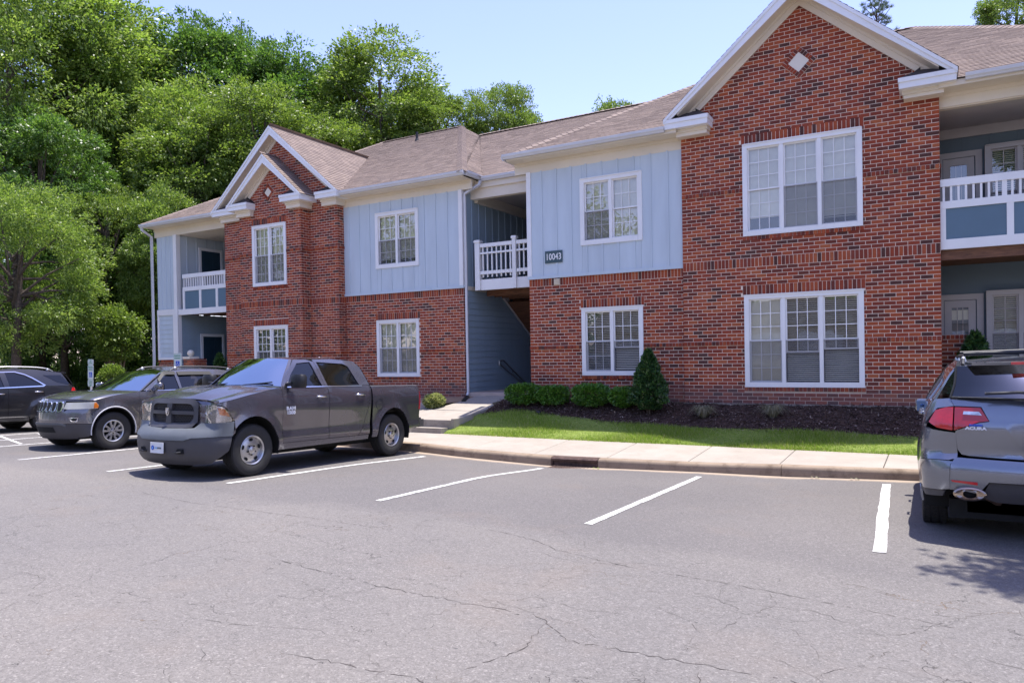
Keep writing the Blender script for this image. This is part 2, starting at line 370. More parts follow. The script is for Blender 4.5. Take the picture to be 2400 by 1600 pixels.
# ---------------------------------------------------------------- windows
def window(U0, U1, Z0, Z1, y, units=2, rows=(2, 2), cols=3, cas=.10, proud=.035, look='blind', raised=(), scr=None, O=None, U=None, N=None, trim='white', head=.0):
    O = Vector(O) if O else Vector((0, y, 0)); U = Vector(U) if U else Vector((1, 0, 0)); N = Vector(N) if N else Vector((0, -1, 0))
    def P(u, z, d): return O+U*u+N*d+Vector((0, 0, z))
    def bx(mb, u0, u1, z0, z1, d0, d1, m=0): mb.obox(P(u0, z0, d0), U*(u1-u0), N*(d1-d0), (0, 0, z1-z0), m)
    f = MB(); T = M[trim]
    bx(f, U0, U0+cas, Z0, Z1, -.08, proud); bx(f, U1-cas, U1, Z0, Z1, -.08, proud)
    bx(f, U0+cas, U1-cas, Z1-cas, Z1, -.08, proud+.002); bx(f, U0+cas, U1-cas, Z0, Z0+cas*1.05, -.08, proud+.004)
    bx(f, U0+.02, U1-.02, Z1-.022, Z1+.0, proud+.003, proud+.02)
    a0, a1, b0, b1 = U0+cas, U1-cas, Z0+cas*1.05, Z1-cas
    mw = .075; uw = (a1-a0-mw*(units-1))/units
    win = f
    for k in range(1, units): bx(f, a0+k*uw+(k-1)*mw, a0+k*uw+k*mw, b0, b1, -.08, proud-.008)
    root = f.build('window', T, BLD)
    zm = (b0+b1)/2
    for k in range(units):
        x0 = a0+k*(uw+mw); x1 = x0+uw
        for s in (0, 1):
            lift = raised[k] if (s == 0 and k < len(raised)) else 0
            z0, z1 = (b0+lift, zm+.02+lift*.0) if s == 0 else (zm-.02, b1)
            dd = -.045 if s == 0 else -.02
            fr = MB(); sw = .032
            if s == 0 and lift: z0, z1 = b0+lift, zm+.02
            bx(fr, x0, x0+sw, z0, z1, dd-.02, dd); bx(fr, x1-sw, x1, z0, z1, dd-.02, dd)
            bx(fr, x0+sw, x1-sw, z1-sw, z1, dd-.02, dd+.001); bx(fr, x0+sw, x1-sw, z0, z0+sw, dd-.02, dd+.001)
            fr.build('sash', T, root)
            c, r = cols, rows[1-s]
            g = MB()
            for i in range(1, c):
                u = x0+sw+(x1-x0-2*sw)*i/c; bx(g, u-.008, u+.008, z0+sw, z1-sw, dd-.014, dd-.005)
            hh = (b1-b0)/2-sw
            for i in range(1, r):
                zz = (z1-sw)-hh*i/r if s == 0 else z0+sw+(z1-z0-2*sw)*i/r
                if zz > z0+sw+.02: bx(g, x0+sw, x1-sw, zz-.008, zz+.008, dd-.016, dd-.007)
            g.build('muntin_grid', T, root)
            p = MB(); p.quad(P(x0+sw, z0+sw, dd-.02), P(x1-sw, z0+sw, dd-.02), P(x1-sw, z1-sw, dd-.02), P(x0+sw, z1-sw, dd-.02))
            p.build('pane', M['glass'], root)
        if scr is None or scr[k]:   # insect screen over the lower opening
            p = MB(); p.quad(P(x0, b0, -.005), P(x1, b0, -.005), P(x1, zm, -.005), P(x0, zm, -.005)); p.build('insect_screen', M['screen'], root)
        # blind
        bl = MB(); lk = look[k] if isinstance(look, (list, tuple)) else look
        bot = b0+{'blind': .0, 'short': .28, 'open': .03, 'gap': .14}.get(lk, 0)
        tilt = {'open': .013, 'blind': .024, 'short': .024, 'gap': .024}[lk]; dpt = .030 if lk == 'open' else .008; n = int((b1-bot)/.042)
        for i in range(n):
            z = b1-.02-i*.042; j = random.uniform(-.002, .002)
            bl.quad(P(x0+.01, z+j-tilt, -.10), P(x1-.01, z-j-tilt, -.10), P(x1-.01, z-j+tilt*.9, -.10-dpt), P(x0+.01, z+j+tilt*.9, -.10-dpt))
        bx(bl, x0+.01, x1-.01, bot, bot+.02, -.13, -.10)
        bx(bl, x0+.01, x1-.01, b1-.03, b1, -.14, -.09)
        tag(bl.build('blind', M['blind'], root), kind='stuff')
        if s: pass
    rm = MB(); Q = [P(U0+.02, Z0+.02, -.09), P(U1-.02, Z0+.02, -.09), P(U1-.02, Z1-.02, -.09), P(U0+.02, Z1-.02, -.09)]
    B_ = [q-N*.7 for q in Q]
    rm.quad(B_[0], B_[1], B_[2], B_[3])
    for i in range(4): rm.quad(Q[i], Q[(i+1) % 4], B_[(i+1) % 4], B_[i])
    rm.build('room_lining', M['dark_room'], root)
    return root
def mk_screen():
    m = NB('insect_screen_mesh'); t = m.t; t.nodes.remove(m.b)
    g = m.n('ShaderNodeBsdfDiffuse', i_Color=(.12, .12, .135, 1)); tr = m.n('ShaderNodeBsdfTransparent'); mx = m.n('ShaderNodeMixShader', in0=.36)
    t.links.new(tr.outputs[0], mx.inputs[1]); t.links.new(g.outputs[0], mx.inputs[2]); t.links.new(mx.outputs[0], m.out.inputs[0]); return m.mat
M['screen'] = mk_screen()
window(*wg[0], YG, 3, (3, 3), 3, look=['blind', 'open', 'open'], raised=(0, .62, .68))
window(*wg[1], YG, 3, (3, 3), 3, look=['short', 'blind', 'gap'], scr=(0, 1, 1))
window(*wr[0], YR, 2, (2, 2), 3, look=['open', 'open'], raised=(0, .55))
window(-7.41, -5.83, 2.645, 4.265, YR-.03, 2, (2, 2), 3, look='blind', cas=.11, scr=(1, 0))
window(*ww[0], YW, 2, (2, 2), 3, look='blind')
window(-14.42, -12.82, 2.66, 4.315, YW-.03, 2, (2, 2), 3, look=['gap', 'gap'], cas=.11)
window(*wb[0], YB, 2, (3, 3), 3, look='blind'); window(*wb[1], YB, 2, (3, 3), 3, look='open')

# ---------------------------------------------------------------- siding
def batten_wall(O, U, N, u0, u1, z0, z1, mat='blue', start=.2, step=.406, holes=(), trims=(1, 1), skirt=True):
    """board and batten: one panel per bay between battens, battens proud"""
    O, U, N = Vector(O), Vector(U), Vector(N)
    def P(u, z, d): return O+U*u+N*d+Vector((0, 0, z))
    us = [u0]; u = u0+start
    while u < u1-.08: us.append(u); u += step
    us.append(u1)
    def pieces(a, b):
        out = [(a, b, z0, z1)]
        for h in holes:
            nw = []
            for (p, q, r, t) in out:
                l, m_ = max(p, h[0]+.04), min(q, h[1]-.04)
                if m_-l < .005: nw.append((p, q, r, t)); continue
                if l-p > .01: nw.append((p, l, r, t))
                if q-m_ > .01: nw.append((m_, q, r, t))
                nw.append((l, m_, r, h[2]+.04)); nw.append((l, m_, h[3]-.04, t))
            out = nw
        return out
    base = MB()
    for p, q, r, t in pieces(u0, u1): base.obox(P(p, r, -.05), U*(q-p), N*.05, (0, 0, t-r))
    w = base.build('siding_wall', M[mat], BLD)
    for a, b in zip(us[:-1], us[1:]):
        k = random.uniform(0, .0015)
        for p, q, r, t in pieces(a, b): pb = MB(); pb.obox(P(p+.002, r+.002, .0), U*(q-p-.004), N*(.012+k), (0, 0, t-r-.004)); pb.build('siding_panel', M[mat], w)
    for u in us[1:-1]:
        segs = cut([(z0+.003, z1-.003)], [(h[2], h[3]) for h in holes if h[0] < u < h[1]])
        for a, b in segs:
            p = MB(); p.obox(P(u-.022, a, .011), U*.044, N*.020, (0, 0, b-a)); p.build('batten', M[mat], w)
    return w
def trimbox(name, x0, y0, z0, x1, y1, z1, mat='white', parent=BLD):
    b = MB(); b.box(x0, y0, z0, x1, y1, z1); return b.build(name, M[mat], parent)
batten_wall((0, YR-.02, 0), X1, NY, RL+.10, GL, 1.99, 4.62, holes=[(-7.41, -5.83, 2.645, 4.265)], start=.30)
trimbox('skirt_board', RL-.02, YR-.062, 1.915, GL, YR, 1.99, 'blue'); trimbox('corner_board', RL-.02, YR-.06, 1.992, RL+.10, YR+.1, 4.62)
batten_wall((0, YW-.02, 0), X1, NY, LR, WR_-.10, 1.985, 4.64, holes=[(-14.42, -12.82, 2.66, 4.315)], start=.21)
trimbox('skirt_board', LR, YW-.062, 1.91, WR_+.03, YW, 1.985, 'blue'); trimbox('corner_board', WR_-.10, YW-.06, 1.987, WR_+.02, YW+.1, 4.64)
def lap_wall(O, U, N, u0, u1, z0, z1, mat='blue2', exp=.175, pr=0):
    O, U, N = Vector(O), Vector(U), Vector(N)
    base = MB(); base.obox(O+U*u0+N*-.05+Vector((0, 0, z0)), U*(u1-u0), N*.05, (0, 0, z1-z0)); w = base.build('siding_wall', M[mat], BLD)
    n = int((z1-z0)/exp+.5); h = (z1-z0)/n
    for i in range(n):
        b = MB(); a = O+U*u0+Vector((0, 0, z0+i*h)); e = U*(u1-u0)
        b.add([a, a+e, a+e+N*.024, a+N*.024, a+Vector((0,0,h+.003)), a+e+Vector((0,0,h+.003)), a+e+N*.006+Vector((0,0,h+.003)), a+N*.006+Vector((0,0,h+.003))],
            [(0,3,2,1),(4,5,6,7),(3,7,6,2),(0,4,7,3),(1,2,6,5)])
        b.build('siding_board', M[mat], w)
    return w
# ---------------------------------------------------------------- breezeway
XS = WR_+.04
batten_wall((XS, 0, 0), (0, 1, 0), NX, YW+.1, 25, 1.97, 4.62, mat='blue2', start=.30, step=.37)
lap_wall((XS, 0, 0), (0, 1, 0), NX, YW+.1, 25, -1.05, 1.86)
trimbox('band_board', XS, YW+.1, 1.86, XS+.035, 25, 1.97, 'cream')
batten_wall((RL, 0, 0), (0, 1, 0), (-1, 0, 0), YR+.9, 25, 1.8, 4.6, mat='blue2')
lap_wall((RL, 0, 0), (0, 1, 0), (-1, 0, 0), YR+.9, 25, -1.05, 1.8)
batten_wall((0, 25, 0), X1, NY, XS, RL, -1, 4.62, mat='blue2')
trimbox('breezeway_beam', XS+.002, 17.42, 4.42, RL-.02, 17.62, 4.87, 'cream'); trimbox('breezeway_side_beam', XS, 17.62, 4.36, XS+.12, 25, 4.62, 'cream')
trimbox('breezeway_ceiling', XS, 17.62, 4.62, RL, 25, 4.68, 'shade_gray_trim')
trimbox('breezeway_deck', XS+.12, 17.42, 1.9, RL-.02, 25, 2.05, 'wood'); trimbox('deck_rim_board', XS+.2, 17.3, 1.84, RL-.03, 17.41, 2.13)
for i in range(9): trimbox('joist', XS+.2, 17.9+i*.42, 1.72, RL-.05, 17.95+i*.42, 1.898, 'wood')
fl = MB(); fl.box(XS, YW+.03, -1.2, RL-.0, 25, -1.0); fl.build('breezeway_floor', None or M['mortar'], BLD)
# stair rising towards the camera along the left side, seen from below
st = MB()
for i in range(9):
    y = 19.35+i*.26; z = 1.9-i*.175
    st.box(XS+.08, y, z-.175, XS+1.25, y+.3, z-.135); st.box(XS+.08, y+.25, z-.32, XS+1.25, y+.27, z-.14)
st.build('stair_tread_flight', M['wood'], BLD)
sg = MB(); sg.prism([(XS+.03, 19.1, 1.9), (XS+.03, 19.1, 1.72), (XS+.03, 21.9, -.12), (XS+.03, 21.9, .10)], (.06, 0, 0)); sg.build('stair_stringer', M['shade_gray_trim'], BLD)
sl = MB(); sl.prism([(XS+.09, 19.3, 1.60), (XS+.09, 21.9, -.12), (XS+.09, 21.9, -.09), (XS+.09, 19.3, 1.63)], (1.25, 0, 0)); sl.build('stair_soffit', M['wood'], BLD)
hr = MB(); hr.tube([(XS+.07, 18.75, -.14), (XS+.07, 19.0, -.13), (XS+.07, 20.5, -.95)], .024); hr.tube([(XS+.07, 18.75, -.27), (XS+.07, 18.85, -.27), (XS+.07, 20.4, -1.0)], .024)
hr.tube([(XS+.07, 18.75, -.14), (XS+.07, 18.75, -.27)], .024); hr.tube([(XS+.07, 19.6, -.46), (XS+.02, 19.6, -.50)], .012)
hr.build('handrail', M['metal'], BLD, smooth=40)
def newel(x, y, z0, z1, w=.115):
    p = MB(); p.box(x-w/2, y-w/2, z0, x+w/2, y+w/2, z1); p.box(x-w/2-.02, y-w/2-.02, z1, x+w/2+.02, y+w/2+.02, z1+.05)
    p.prism([(x-w/2-.01, y-w/2-.01, z1+.05), (x+w/2+.01, y-w/2-.01, z1+.05), (x+w/2+.01, y+w/2+.01, z1+.05), (x-w/2-.01, y+w/2+.01, z1+.05)], (0, 0, .02)); return p.build('railing_post', M['white'], BLD)
newel(-10.97, 17.31, 1.84, 3.16, .15); newel(-9.80, 17.31, 1.84, 3.18)
for a, b in ((-10.89, -9.87), (-9.73, RL-.02)):
    for q in ((17.26, 3.02, 17.34, 3.12), (17.265, 2.83, 17.30, 2.88), (17.265, 2.27, 17.30, 2.36)): r = MB(); r.box(a, q[0], q[1], b, q[2], q[3]); r.build('railing_rail', M['white'], BLD)
    n = round((b-a)/.137)
    for i in range(n):
        x = a+(i+.5)*(b-a)/n
        p = MB(); p.box(x-.018, 17.30, 2.19, x+.018, 17.335, 3.02); p.build('baluster', M['white'], BLD)
# ---------------------------------------------------------------- eaves
def eave(x0, x1, yw, z=5.0, over=.45, zf=4.60, name='eave'):
    f = MB(); f.box(x0, yw-.035, zf, x1, yw-.0, z-.13); f.box(x0, yw-.06, z-.20, x1, yw-.036, z-.13); f.build('frieze_board', M['cream'], BLD)
    f = MB(); f.box(x0, yw-over, z-.128, x1, yw, z-.11); f.build('soffit', M['cream'], BLD)
    f = MB(); f.box(x0, yw-over-.025, z-.13, x1, yw-over, z+.02); f.build('eave_fascia', M['cream'], BLD)
def gutter(p0, p1, out, z):
    """K-style gutter from p0 to p1 (x, y), out: outward direction"""
    p0, p1, out = Vector((*p0, z)), Vector((*p1, z)), Vector((*out, 0)); d = p1-p0
    pr = [(0, 0), (.07, 0), (.085, .03), (.11, .055), (.12, .115), (.105, .115), (.095, .065), (.07, .04), (.06, .012), (.01, .012), (.01, .115), (0, .115)]
    g = MB(); a = [p0+out*u+Vector((0, 0, v)) for u, v in pr]; n = len(a)
    g.add(a+[p+d for p in a], [(i, (i+1) % n, n+(i+1) % n, n+i) for i in range(n)])
    for q in (Vector((0,0,0)), d):
        g.add([a[0]+q, a[1]+q, a[3]+q, a[4]+q, a[11]+q], [(0, 1, 2, 3, 4)])
    g.build('gutter', M['gutter'], BLD)
eave(RL-.35, GL, YR); gutter((RL-.42, YR-.48), (GL-.25, YR-.48), (0, -1), 4.90)
eave(LR, WR_+.35, YW, zf=4.63); gutter((LR+.25, YW-.48), (WR_+.42, YW-.48), (0, -1), 4.90)
eave(-24.9, LL, 17.0, zf=4.57); gutter((-25.0, 16.52), (LL-.25, 16.52), (0, -1), 4.88)
f = MB(); f.box(RL-.37, YR-.449, 4.864, RL+.0, YR+1.3, 4.870); f.build('soffit', M['cream'], BLD)
f = MB(); f.box(WR_, YW-.449, 4.864, WR_+.37, YW+.6, 4.870); f.box(WR_-.02, YW+.05, 4.6, WR_+.03, YW+.5, 4.87); f.build('soffit', M['cream'], BLD)
gutter((WR_+.40, YW-.45), (WR_+.40, YW+.35), (1, 0), 4.90); gutter((WR_+.5, 17.35), (RL-.3, 17.35), (0, -1), 4.86)
f = MB(); f.box(WR_+.1, 17.36, 4.70, RL, 17.42, 4.98); f.build('eave_fascia', M['cream'], BLD)
gutter((RL-.40, YR+.6), (RL-.40, YR-.45), (-1, 0), 4.90)
eave(GR+.0, 4.5, 16.45, zf=4.62); gutter((GR+.42, 15.97), (4.5, 15.97), (0, -1), 4.92)

# ---------------------------------------------------------------- roofs
SH = []
def roof_plane(pts, eave_a, eave_b, back=None, dens=True, name='roof'):
    """pts: 3D polygon (planar); eave_a->eave_b: eave direction"""
    pts = [Vector(p) for p in pts]; A, B = Vector(eave_a), Vector(eave_b); U = (B-A).normalized()
    nrm = Vector((0, 0, 0))
    for i in range(len(pts)): nrm += (pts[i]-pts[0]).cross(pts[(i+1) % len(pts)]-pts[0])
    nrm.normalize()
    if nrm.z < 0: nrm = -nrm
    Vv = nrm.cross(U).normalized()
    if Vv.z < 0: Vv = -Vv
    m = MB(); m.prism([p-nrm*.03 for p in pts], nrm*.025); m.build(name, M['shingle_dark'], BLD)
    if not dens: return
    pl = [((p-A).dot(U), (p-A).dot(Vv)) for p in pts]; v0 = min(q[1] for q in pl); v1 = max(q[1] for q in pl)
    E = .143; k = 0; v = v0-.02
    while v < v1:
        off = random.uniform(0, .3)
        for a, b in isect(pl, min(max(v+E/2, v0+.001), v1-.001)):
            if k == 0 or True: a2, b2 = a-.0, b+.0
            u = a2-off
            while u < b2:
                w = random.choice((.15, .2, .24, .3, .34)); s, e = max(u, a2), min(u+w, b2)
                if e-s > .01: SH.append((A, U, Vv, nrm, s+.001, e-.001, v, v+E+.01, random.choice((.010, .011, .013))))
                u += w
        v += E; k += 1
def ridge_caps(a, b, n=None):
    a, b = Vector(a), Vector(b); L = (b-a).length; n = max(1, int(L/.19)); d = (b-a)/n; side = Vector((d.y, -d.x, 0)).normalized()*.15; m = MB()
    for i in range(n):
        p = a+d*i+Vector((0, 0, .03)); q = p+d*1.06; l = Vector((0, 0, .014))
        for s in (-1, 1):
            dn = Vector((0, 0, -.075))
            m.add([p+l, q, q+side*s+dn, p+side*s+dn+l], [(0, 1, 2, 3)]); m.add([p+l, p+side*s+dn+l, p+side*s+dn, p], [(0, 1, 2, 3)])
    tag(m.build('ridge_cap', M['shingle'], BLD), kind='stuff')
P_ = .527
def zr(y, y0, z0): return z0+P_*(y-y0)
# A: left wing, front slope (notched behind the large gable)
y0, z0 = 16.5, 5.0
ey = lambda x, y: (x, y, zr(y, y0, z0))
notch = 17.0
roof_plane([ey(-25.0, 16.5), ey(LL-.15, 16.5), ey(LL-.15, notch), ey(LR+.2, notch), ey(LR+.2, 16.5), ey(-10.93, 16.5), (-16.0, 24.2, 9.058), (-19.95, 24.2, 9.058)], ey(-25, 16.5), ey(-10.93, 16.5))
ridge_caps((-10.93, 16.5, 5.0), (-16.0, 24.2, 9.06)); ridge_caps((-16.0, 24.2, 9.06), (-19.9, 24.2, 9.06)); ridge_caps((-25.0, 16.5, 5.0), (-19.95, 24.2, 9.06))
# B: its side strip, facing right
roof_plane([(-10.93, 16.5, 5.0), (-10.78, 17.32, 4.97), (-15.1, 24.05, 8.52)], (-10.93, 16.5, 5.0), (-10.78, 17.32, 4.97)); q_ = [Vector(p) for p in ((-10.93, 16.5, 5.0), (-15.1, 24.05, 8.52), (-16.0, 24.2, 9.058))]; u_ = (q_[1]-q_[0]).cross(q_[2]-q_[0]).cross(Vector((0, 0, 1))); roof_plane(q_, q_[0], q_[0]+u_)
roof_plane([(-25.0, 16.5, 5.0), (-25.0, 31.9, 5.0), (-19.95, 24.2, 9.058)], (-25, 16.5, 5), (-25, 31.9, 5.0), dens=False)
roof_plane([(-25.0, 31.9, 5.0), (-10.9, 31.9, 5.0), (-16, 24.2, 9.05), (-19.95, 24.2, 9.05)], (-25, 31.9, 5), (-10.9, 31.9, 5.0), dens=False)
# C: over the breezeway
ec = lambda x, y: (x, y, zr(y, 17.32, 4.97))
roof_plane([ec(-10.9, 17.32), ec(-8.0, 17.32), ec(-4.0, 23.97), ec(-15.0, 23.97)], ec(-10.9, 17.32), ec(-8, 17.32))
roof_plane([(-15.0, 23.97, 8.47), (-4, 23.97, 8.47), (-4, 30.5, 5), (-11, 30.5, 5)], (-11, 30.5, 5), (-4, 30.5, 5), dens=False)
ridge_caps((-15.0, 23.97, 8.49), (-5.0, 23.97, 8.49))
# D: right wing front slope
ed = lambda x, y: (x, y, zr(y, 15.95, 5.0))
roof_plane([ed(-9.22, 15.95), ed(GL-.2, 15.95), ed(GL-.2, 16.6), ed(GR+.2, 16.6), ed(GR+.2, 15.95), ed(4.55, 15.95), (-.40, 23.4, zr(23.4, 15.95, 5)), (-4.27, 23.4, zr(23.4, 15.95, 5))], ed(-9.22, 15.95), ed(4.5, 15.95))
zt = zr(23.4, 15.95, 5)
ridge_caps((-9.22, 15.95, 5.0), (-4.27, 23.4, zt)); ridge_caps((-4.27, 23.4, zt), (-.4, 23.4, zt)); ridge_caps((4.55, 15.95, 5.0), (-.4, 23.4, zt))
roof_plane([(-9.22, 15.95, 5.0), (-4.27, 23.4, zt), (-9.22, 30.9, 5.0)], (-9.22, 15.95, 5), (-9.22, 30.9, 5), dens=False)
roof_plane([(4.55, 15.95, 5.0), (-.4, 23.4, zt), (4.55, 30.9, 5.0)], (4.55, 15.95, 5), (4.55, 30.9, 5), dens=False)
roof_plane([(-9.22, 30.9, 5.0), (4.55, 30.9, 5.0), (-.4, 23.4, zt), (-4.27, 23.4, zt)], (-9.22, 30.9, 5), (4.55, 30.9, 5), dens=False)
# gables
def gable(xa, za, xl, zl, xr, zr_, yf, yw, yb, name, ret=(.97, .97), dark_left=False):
    for x, z in ((xl, zl), (xr, zr_)):
        pts = [(x, yf-.02, z), (x, yb, z), (xa, yb, za), (xa, yf-.02, za)]
        if yb > 18:   # stop at the main slope
            yv = yw+.25
            pts = [(x, yf-.02, z), (x, yv, z), (xa, yb, za), (xa, yf-.02, za)]
        roof_plane(pts, (x, yf, z), (x, yb, z))
        s = (za-z)/abs(xa-x); sg = 1 if x > xa else -1
        D = .27
        f = MB(); f.prism([(x, yf-.007, z-.015), (xa, yf-.007, za-.015), (xa, yf-.007, za-.015-D), (x-sg*.03, yf-.007, z-.13)], (0, .03, 0))
        f.prism([(x+sg*.0, yf-.028, z-.012), (xa, yf-.028, za-.012), (xa, yf-.028, za-.09), (x, yf-.028, z-.09)], (0, .02, 0)); f.build('rake_board', M['white'], BLD)
        x9, z9 = x, z; k9 = min(.5, .30/abs(xa-x)); x, z = x+(xa-x)*k9, z+(za-z)*k9
        f = MB(); f.prism([(x, yf+.03, z-.17), (xa, yf+.03, za-.17), (xa, yf+.03, za-.20), (x, yf+.03, z-.20)], (0, yw-yf-.03, 0)); f.build('soffit', M['cream'], BLD)
        f = MB(); f.prism([(x, yw-.035, z-.20), (xa, yw-.035, za-.20), (xa, yw-.035, za-.40), (x, yw-.035, z-.40)], (0, .034, 0))
        f.prism([(x, yw-.07, z-.20), (xa, yw-.07, za-.20), (xa, yw-.07, za-.26), (x, yw-.07, z-.26)], (0, .034, 0)); f.build('rake_frieze', M['cream'], BLD)
def cornice_return(x0, x1, yf, yw, zt, zb, sg, deep=None):
    """boxed return; x0 outer end, x1 inner end"""
    deep = deep or yw
    a, b = min(x0, x1), max(x0, x1); ins = .20
    f = MB(); f.box(a, yf, zt-.19, b, deep, zt); f.box(a-.015, yf-.02, zt-.07, b+.015, deep, zt+.012); f.build('return_fascia', M['white'], BLD)
    ca, cb = (a+ins, b-.07) if sg < 0 else (a+.07, b-ins)
    f = MB(); f.box(ca, yf+.2, zb, cb, deep, zt-.19); f.box(ca-.02, yf+.17, zt-.26, cb+.02, deep, zt-.19); f.build('return_frieze', M['cream'], BLD)
    inner = x1; top = zt+.26; xm = x1-sg*-.0
    r = MB(); c = [(a, yf-.02, zt+.013), (b, yf-.02, zt+.013), (b, yw, zt+.013), (a, yw, zt+.013)]
    hx = x0+(x1-x0)*.62
    r.add(c+[(hx, yw, top)], [(0, 1, 4), (1, 2, 4), (0, 4, 3)])
    r.build('return_roof', M['shingle_dark'], BLD)
    fl = MB(); d = Vector((x1, yw-.02, zt+.02))-Vector((hx, yw-.02, top)); fl.obox(Vector((hx, yw-.05, top-.02)), d, (0, .05, 0), (0, 0, .05)); fl.build('flashing', M['black'], BLD)
gable(-2.34, 7.56, -5.13, 5.165, .45, 5.17, 15.85, YG, 20.9, 'right')
cornice_return(-5.11, -4.16, 15.85, YG, 5.13, 4.79, -1); cornice_return(.43, -.51, 15.85, YG, 5.13, 4.80, 1)
gable(-18.17, 7.43, -21.02, 4.99, -15.36, 5.06, 16.42, Y2, 21.1, 'left')
cornice_return(-21.0, -19.75, 16.42, Y2, 5.02, 4.64, -1); cornice_return(-15.38, -16.26, 16.42, Y2, 5.06, 4.68, 1, deep=YW)
gable(-18.09, 6.44, -19.80, 4.97, -16.49, 5.03, 16.05, YB, Y2-.01, 'bay')
cornice_return(-19.78, -18.86, 16.05, YB, 5.01, 4.63, -1); cornice_return(-16.52, -17.38, 16.05, YB, 5.04, 4.67, 1, deep=Y2)
# shingles
sb = MB(); sme = bpy.data.meshes.new('shingle')
sme.from_pydata([(0,0,0),(1,0,0),(1,1,0),(0,1,0),(0,0,1),(1,0,1)], [], [(4,5,2,3),(0,1,5,4),(0,4,3),(1,2,5)]); sme.materials.append(M['shingle'])
def sc_(s): c = s[0]+s[1]*s[4]+s[2]*s[6]; return -(s[5]-s[4])*abs(s[3].dot(c.normalized()))/c.length**2
order = sorted(range(len(SH)), key=lambda i: sc_(SH[i]) if (SH[i][0]+SH[i][1]*SH[i][4]).x > -8 and (SH[i][0]+SH[i][1]*SH[i][4]).y < 19 and SH[i][3].y < -.3 and not (-5.4 < (SH[i][0]+SH[i][1]*SH[i][4]).x < .5) else 0)
nearS = set(order[:300]); rs = MB()
for i, (A, U, Vv, N, s, e, v0, v1, th) in enumerate(SH):
    p = A+U*s+Vv*v0-N*.004
    if i in nearS:
        o = bpy.data.objects.new('shingle', sme); COL.objects.link(o); o.parent = BLD; o.matrix_parent_inverse = WM[BLD.name].inverted()
        mm = Matrix((U*(e-s), Vv*(v1-v0), N*th)).transposed().to_4x4(); mm.translation = p; o.matrix_basis = mm
    else:
        w, h, t = U*(e-s), Vv*(v1-v0), N*th
        rs.add([p, p+w, p+w+h, p+h, p+t, p+w+t], [(4,5,2,3),(0,1,5,4)])
tag(rs.build('shingle_courses', M['shingle'], BLD), kind='stuff')
# ---------------------------------------------------------------- left porch
batten_wall((0, 17.0, 0), X1, NY, -24.80, -23.80, 1.92, 4.58, start=.25, step=.25)
lap_wall((0, 17.0, 0), X1, NY, -24.72, -23.88, .16, 1.70, mat='blue')
t = MB(); t.box(-24.80, 16.94, 1.70, -23.88, 17.0, 1.91); t.box(-24.80, 16.945, .075, -24.72, 17.0, 1.70); t.box(-24.72, 16.945, .075, -23.88, 17.0, .16); t.box(-23.80, 16.93, 1.91, -23.62, 17.10, 4.58); t.box(-23.88, 16.93, .075, -23.62, 17.10, 1.91); t.build('porch_trim', M['white'], BLD)
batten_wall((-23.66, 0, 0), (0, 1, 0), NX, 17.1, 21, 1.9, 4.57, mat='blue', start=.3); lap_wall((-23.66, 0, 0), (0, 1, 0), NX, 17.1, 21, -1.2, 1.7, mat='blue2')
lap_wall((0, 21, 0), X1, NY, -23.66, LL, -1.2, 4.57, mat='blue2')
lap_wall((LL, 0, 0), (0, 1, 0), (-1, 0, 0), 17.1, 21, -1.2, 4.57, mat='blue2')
trimbox('porch_ceiling', -23.66, 17.0, 4.57, LL, 21, 4.6, 'cream')
trimbox('porch_deck', -23.62, 17.1, 1.72, LL, 21, 1.86, 'wood'); trimbox('deck_rim_board', -23.60, 16.96, 1.68, LL, 17.09, 1.88)
def side_door(y0, y1, z0, z1, nm):
    d = MB(); x = -23.62; d.box(x, y0, z0, x+.04, y0+.1, z1); d.box(x, y1-.1, z0, x+.04, y1, z1); d.box(x, y0+.1, z1-.1, x+.042, y1-.1, z1)
    r = d.build('door_frame', M['white'], BLD)
    p = MB(); p.box(x, y0+.1, z0, x+.02, y1-.1, z1-.1)
    for a in (0, 1):
        for zz in (0, 1):
            w = (y1-y0-.2)/2; p.box(x+.02, y0+.1+a*w+.08, z0+.15+zz*(z1-z0)/2.1, x+.028, y0+.1+(a+1)*w-.08, z0+(z1-z0)*(.42+.48*zz))
    p.build('door', M['door'], BLD)
    k = MB(); k.ball((x+.07, y1-.17, z0+1.0), .03); k.build('door_knob', M['metal'], BLD, smooth=180)
side_door(17.86, 18.9, 1.87, 4.22, 0); side_door(17.86, 18.9, -1.18, 1.02, 1)
def railing(x0, x1, y, zb, sp, mulls, bal, zt, zr0, post_every=None):
    """panelled balcony front: rim, panels, balusters"""
    for q0, q1, dd in ((zt-.14, zt, .045), (zr0-.14, zr0, .04)): r = MB(); r.box(x0, y-dd, q0, x1, y+dd, q1); r.build('railing_rail', M['white'], BLD)
    for m in mulls: r = MB(); r.box(m-.055, y-.035, zb, m+.055, y+.02, zr0-.14); r.build('railing_mullion', M['white'], BLD)
    ms = sorted(mulls)
    for a, b in zip(ms[:-1], ms[1:]):
        p = MB(); p.box(a+.055, y-.012, zb, b-.055, y+.012, zr0-.14); p.build('railing_panel', M['panel'], BLD)
    n = round((x1-x0)/bal)
    for i in range(n):
        x = x0+(i+.5)*(x1-x0)/n
        p = MB(); w = .04 if post_every and i % post_every == post_every-1 else .019; p.box(x-w, y-.03, zr0, x+w, y+.01, zt-.14); p.build('baluster', M['white'], BLD)
railing(-23.34, LL, 17.0, 1.88, 0, [-23.30, -22.40, -21.52, -20.64], .125, 3.12, 2.66, 9)
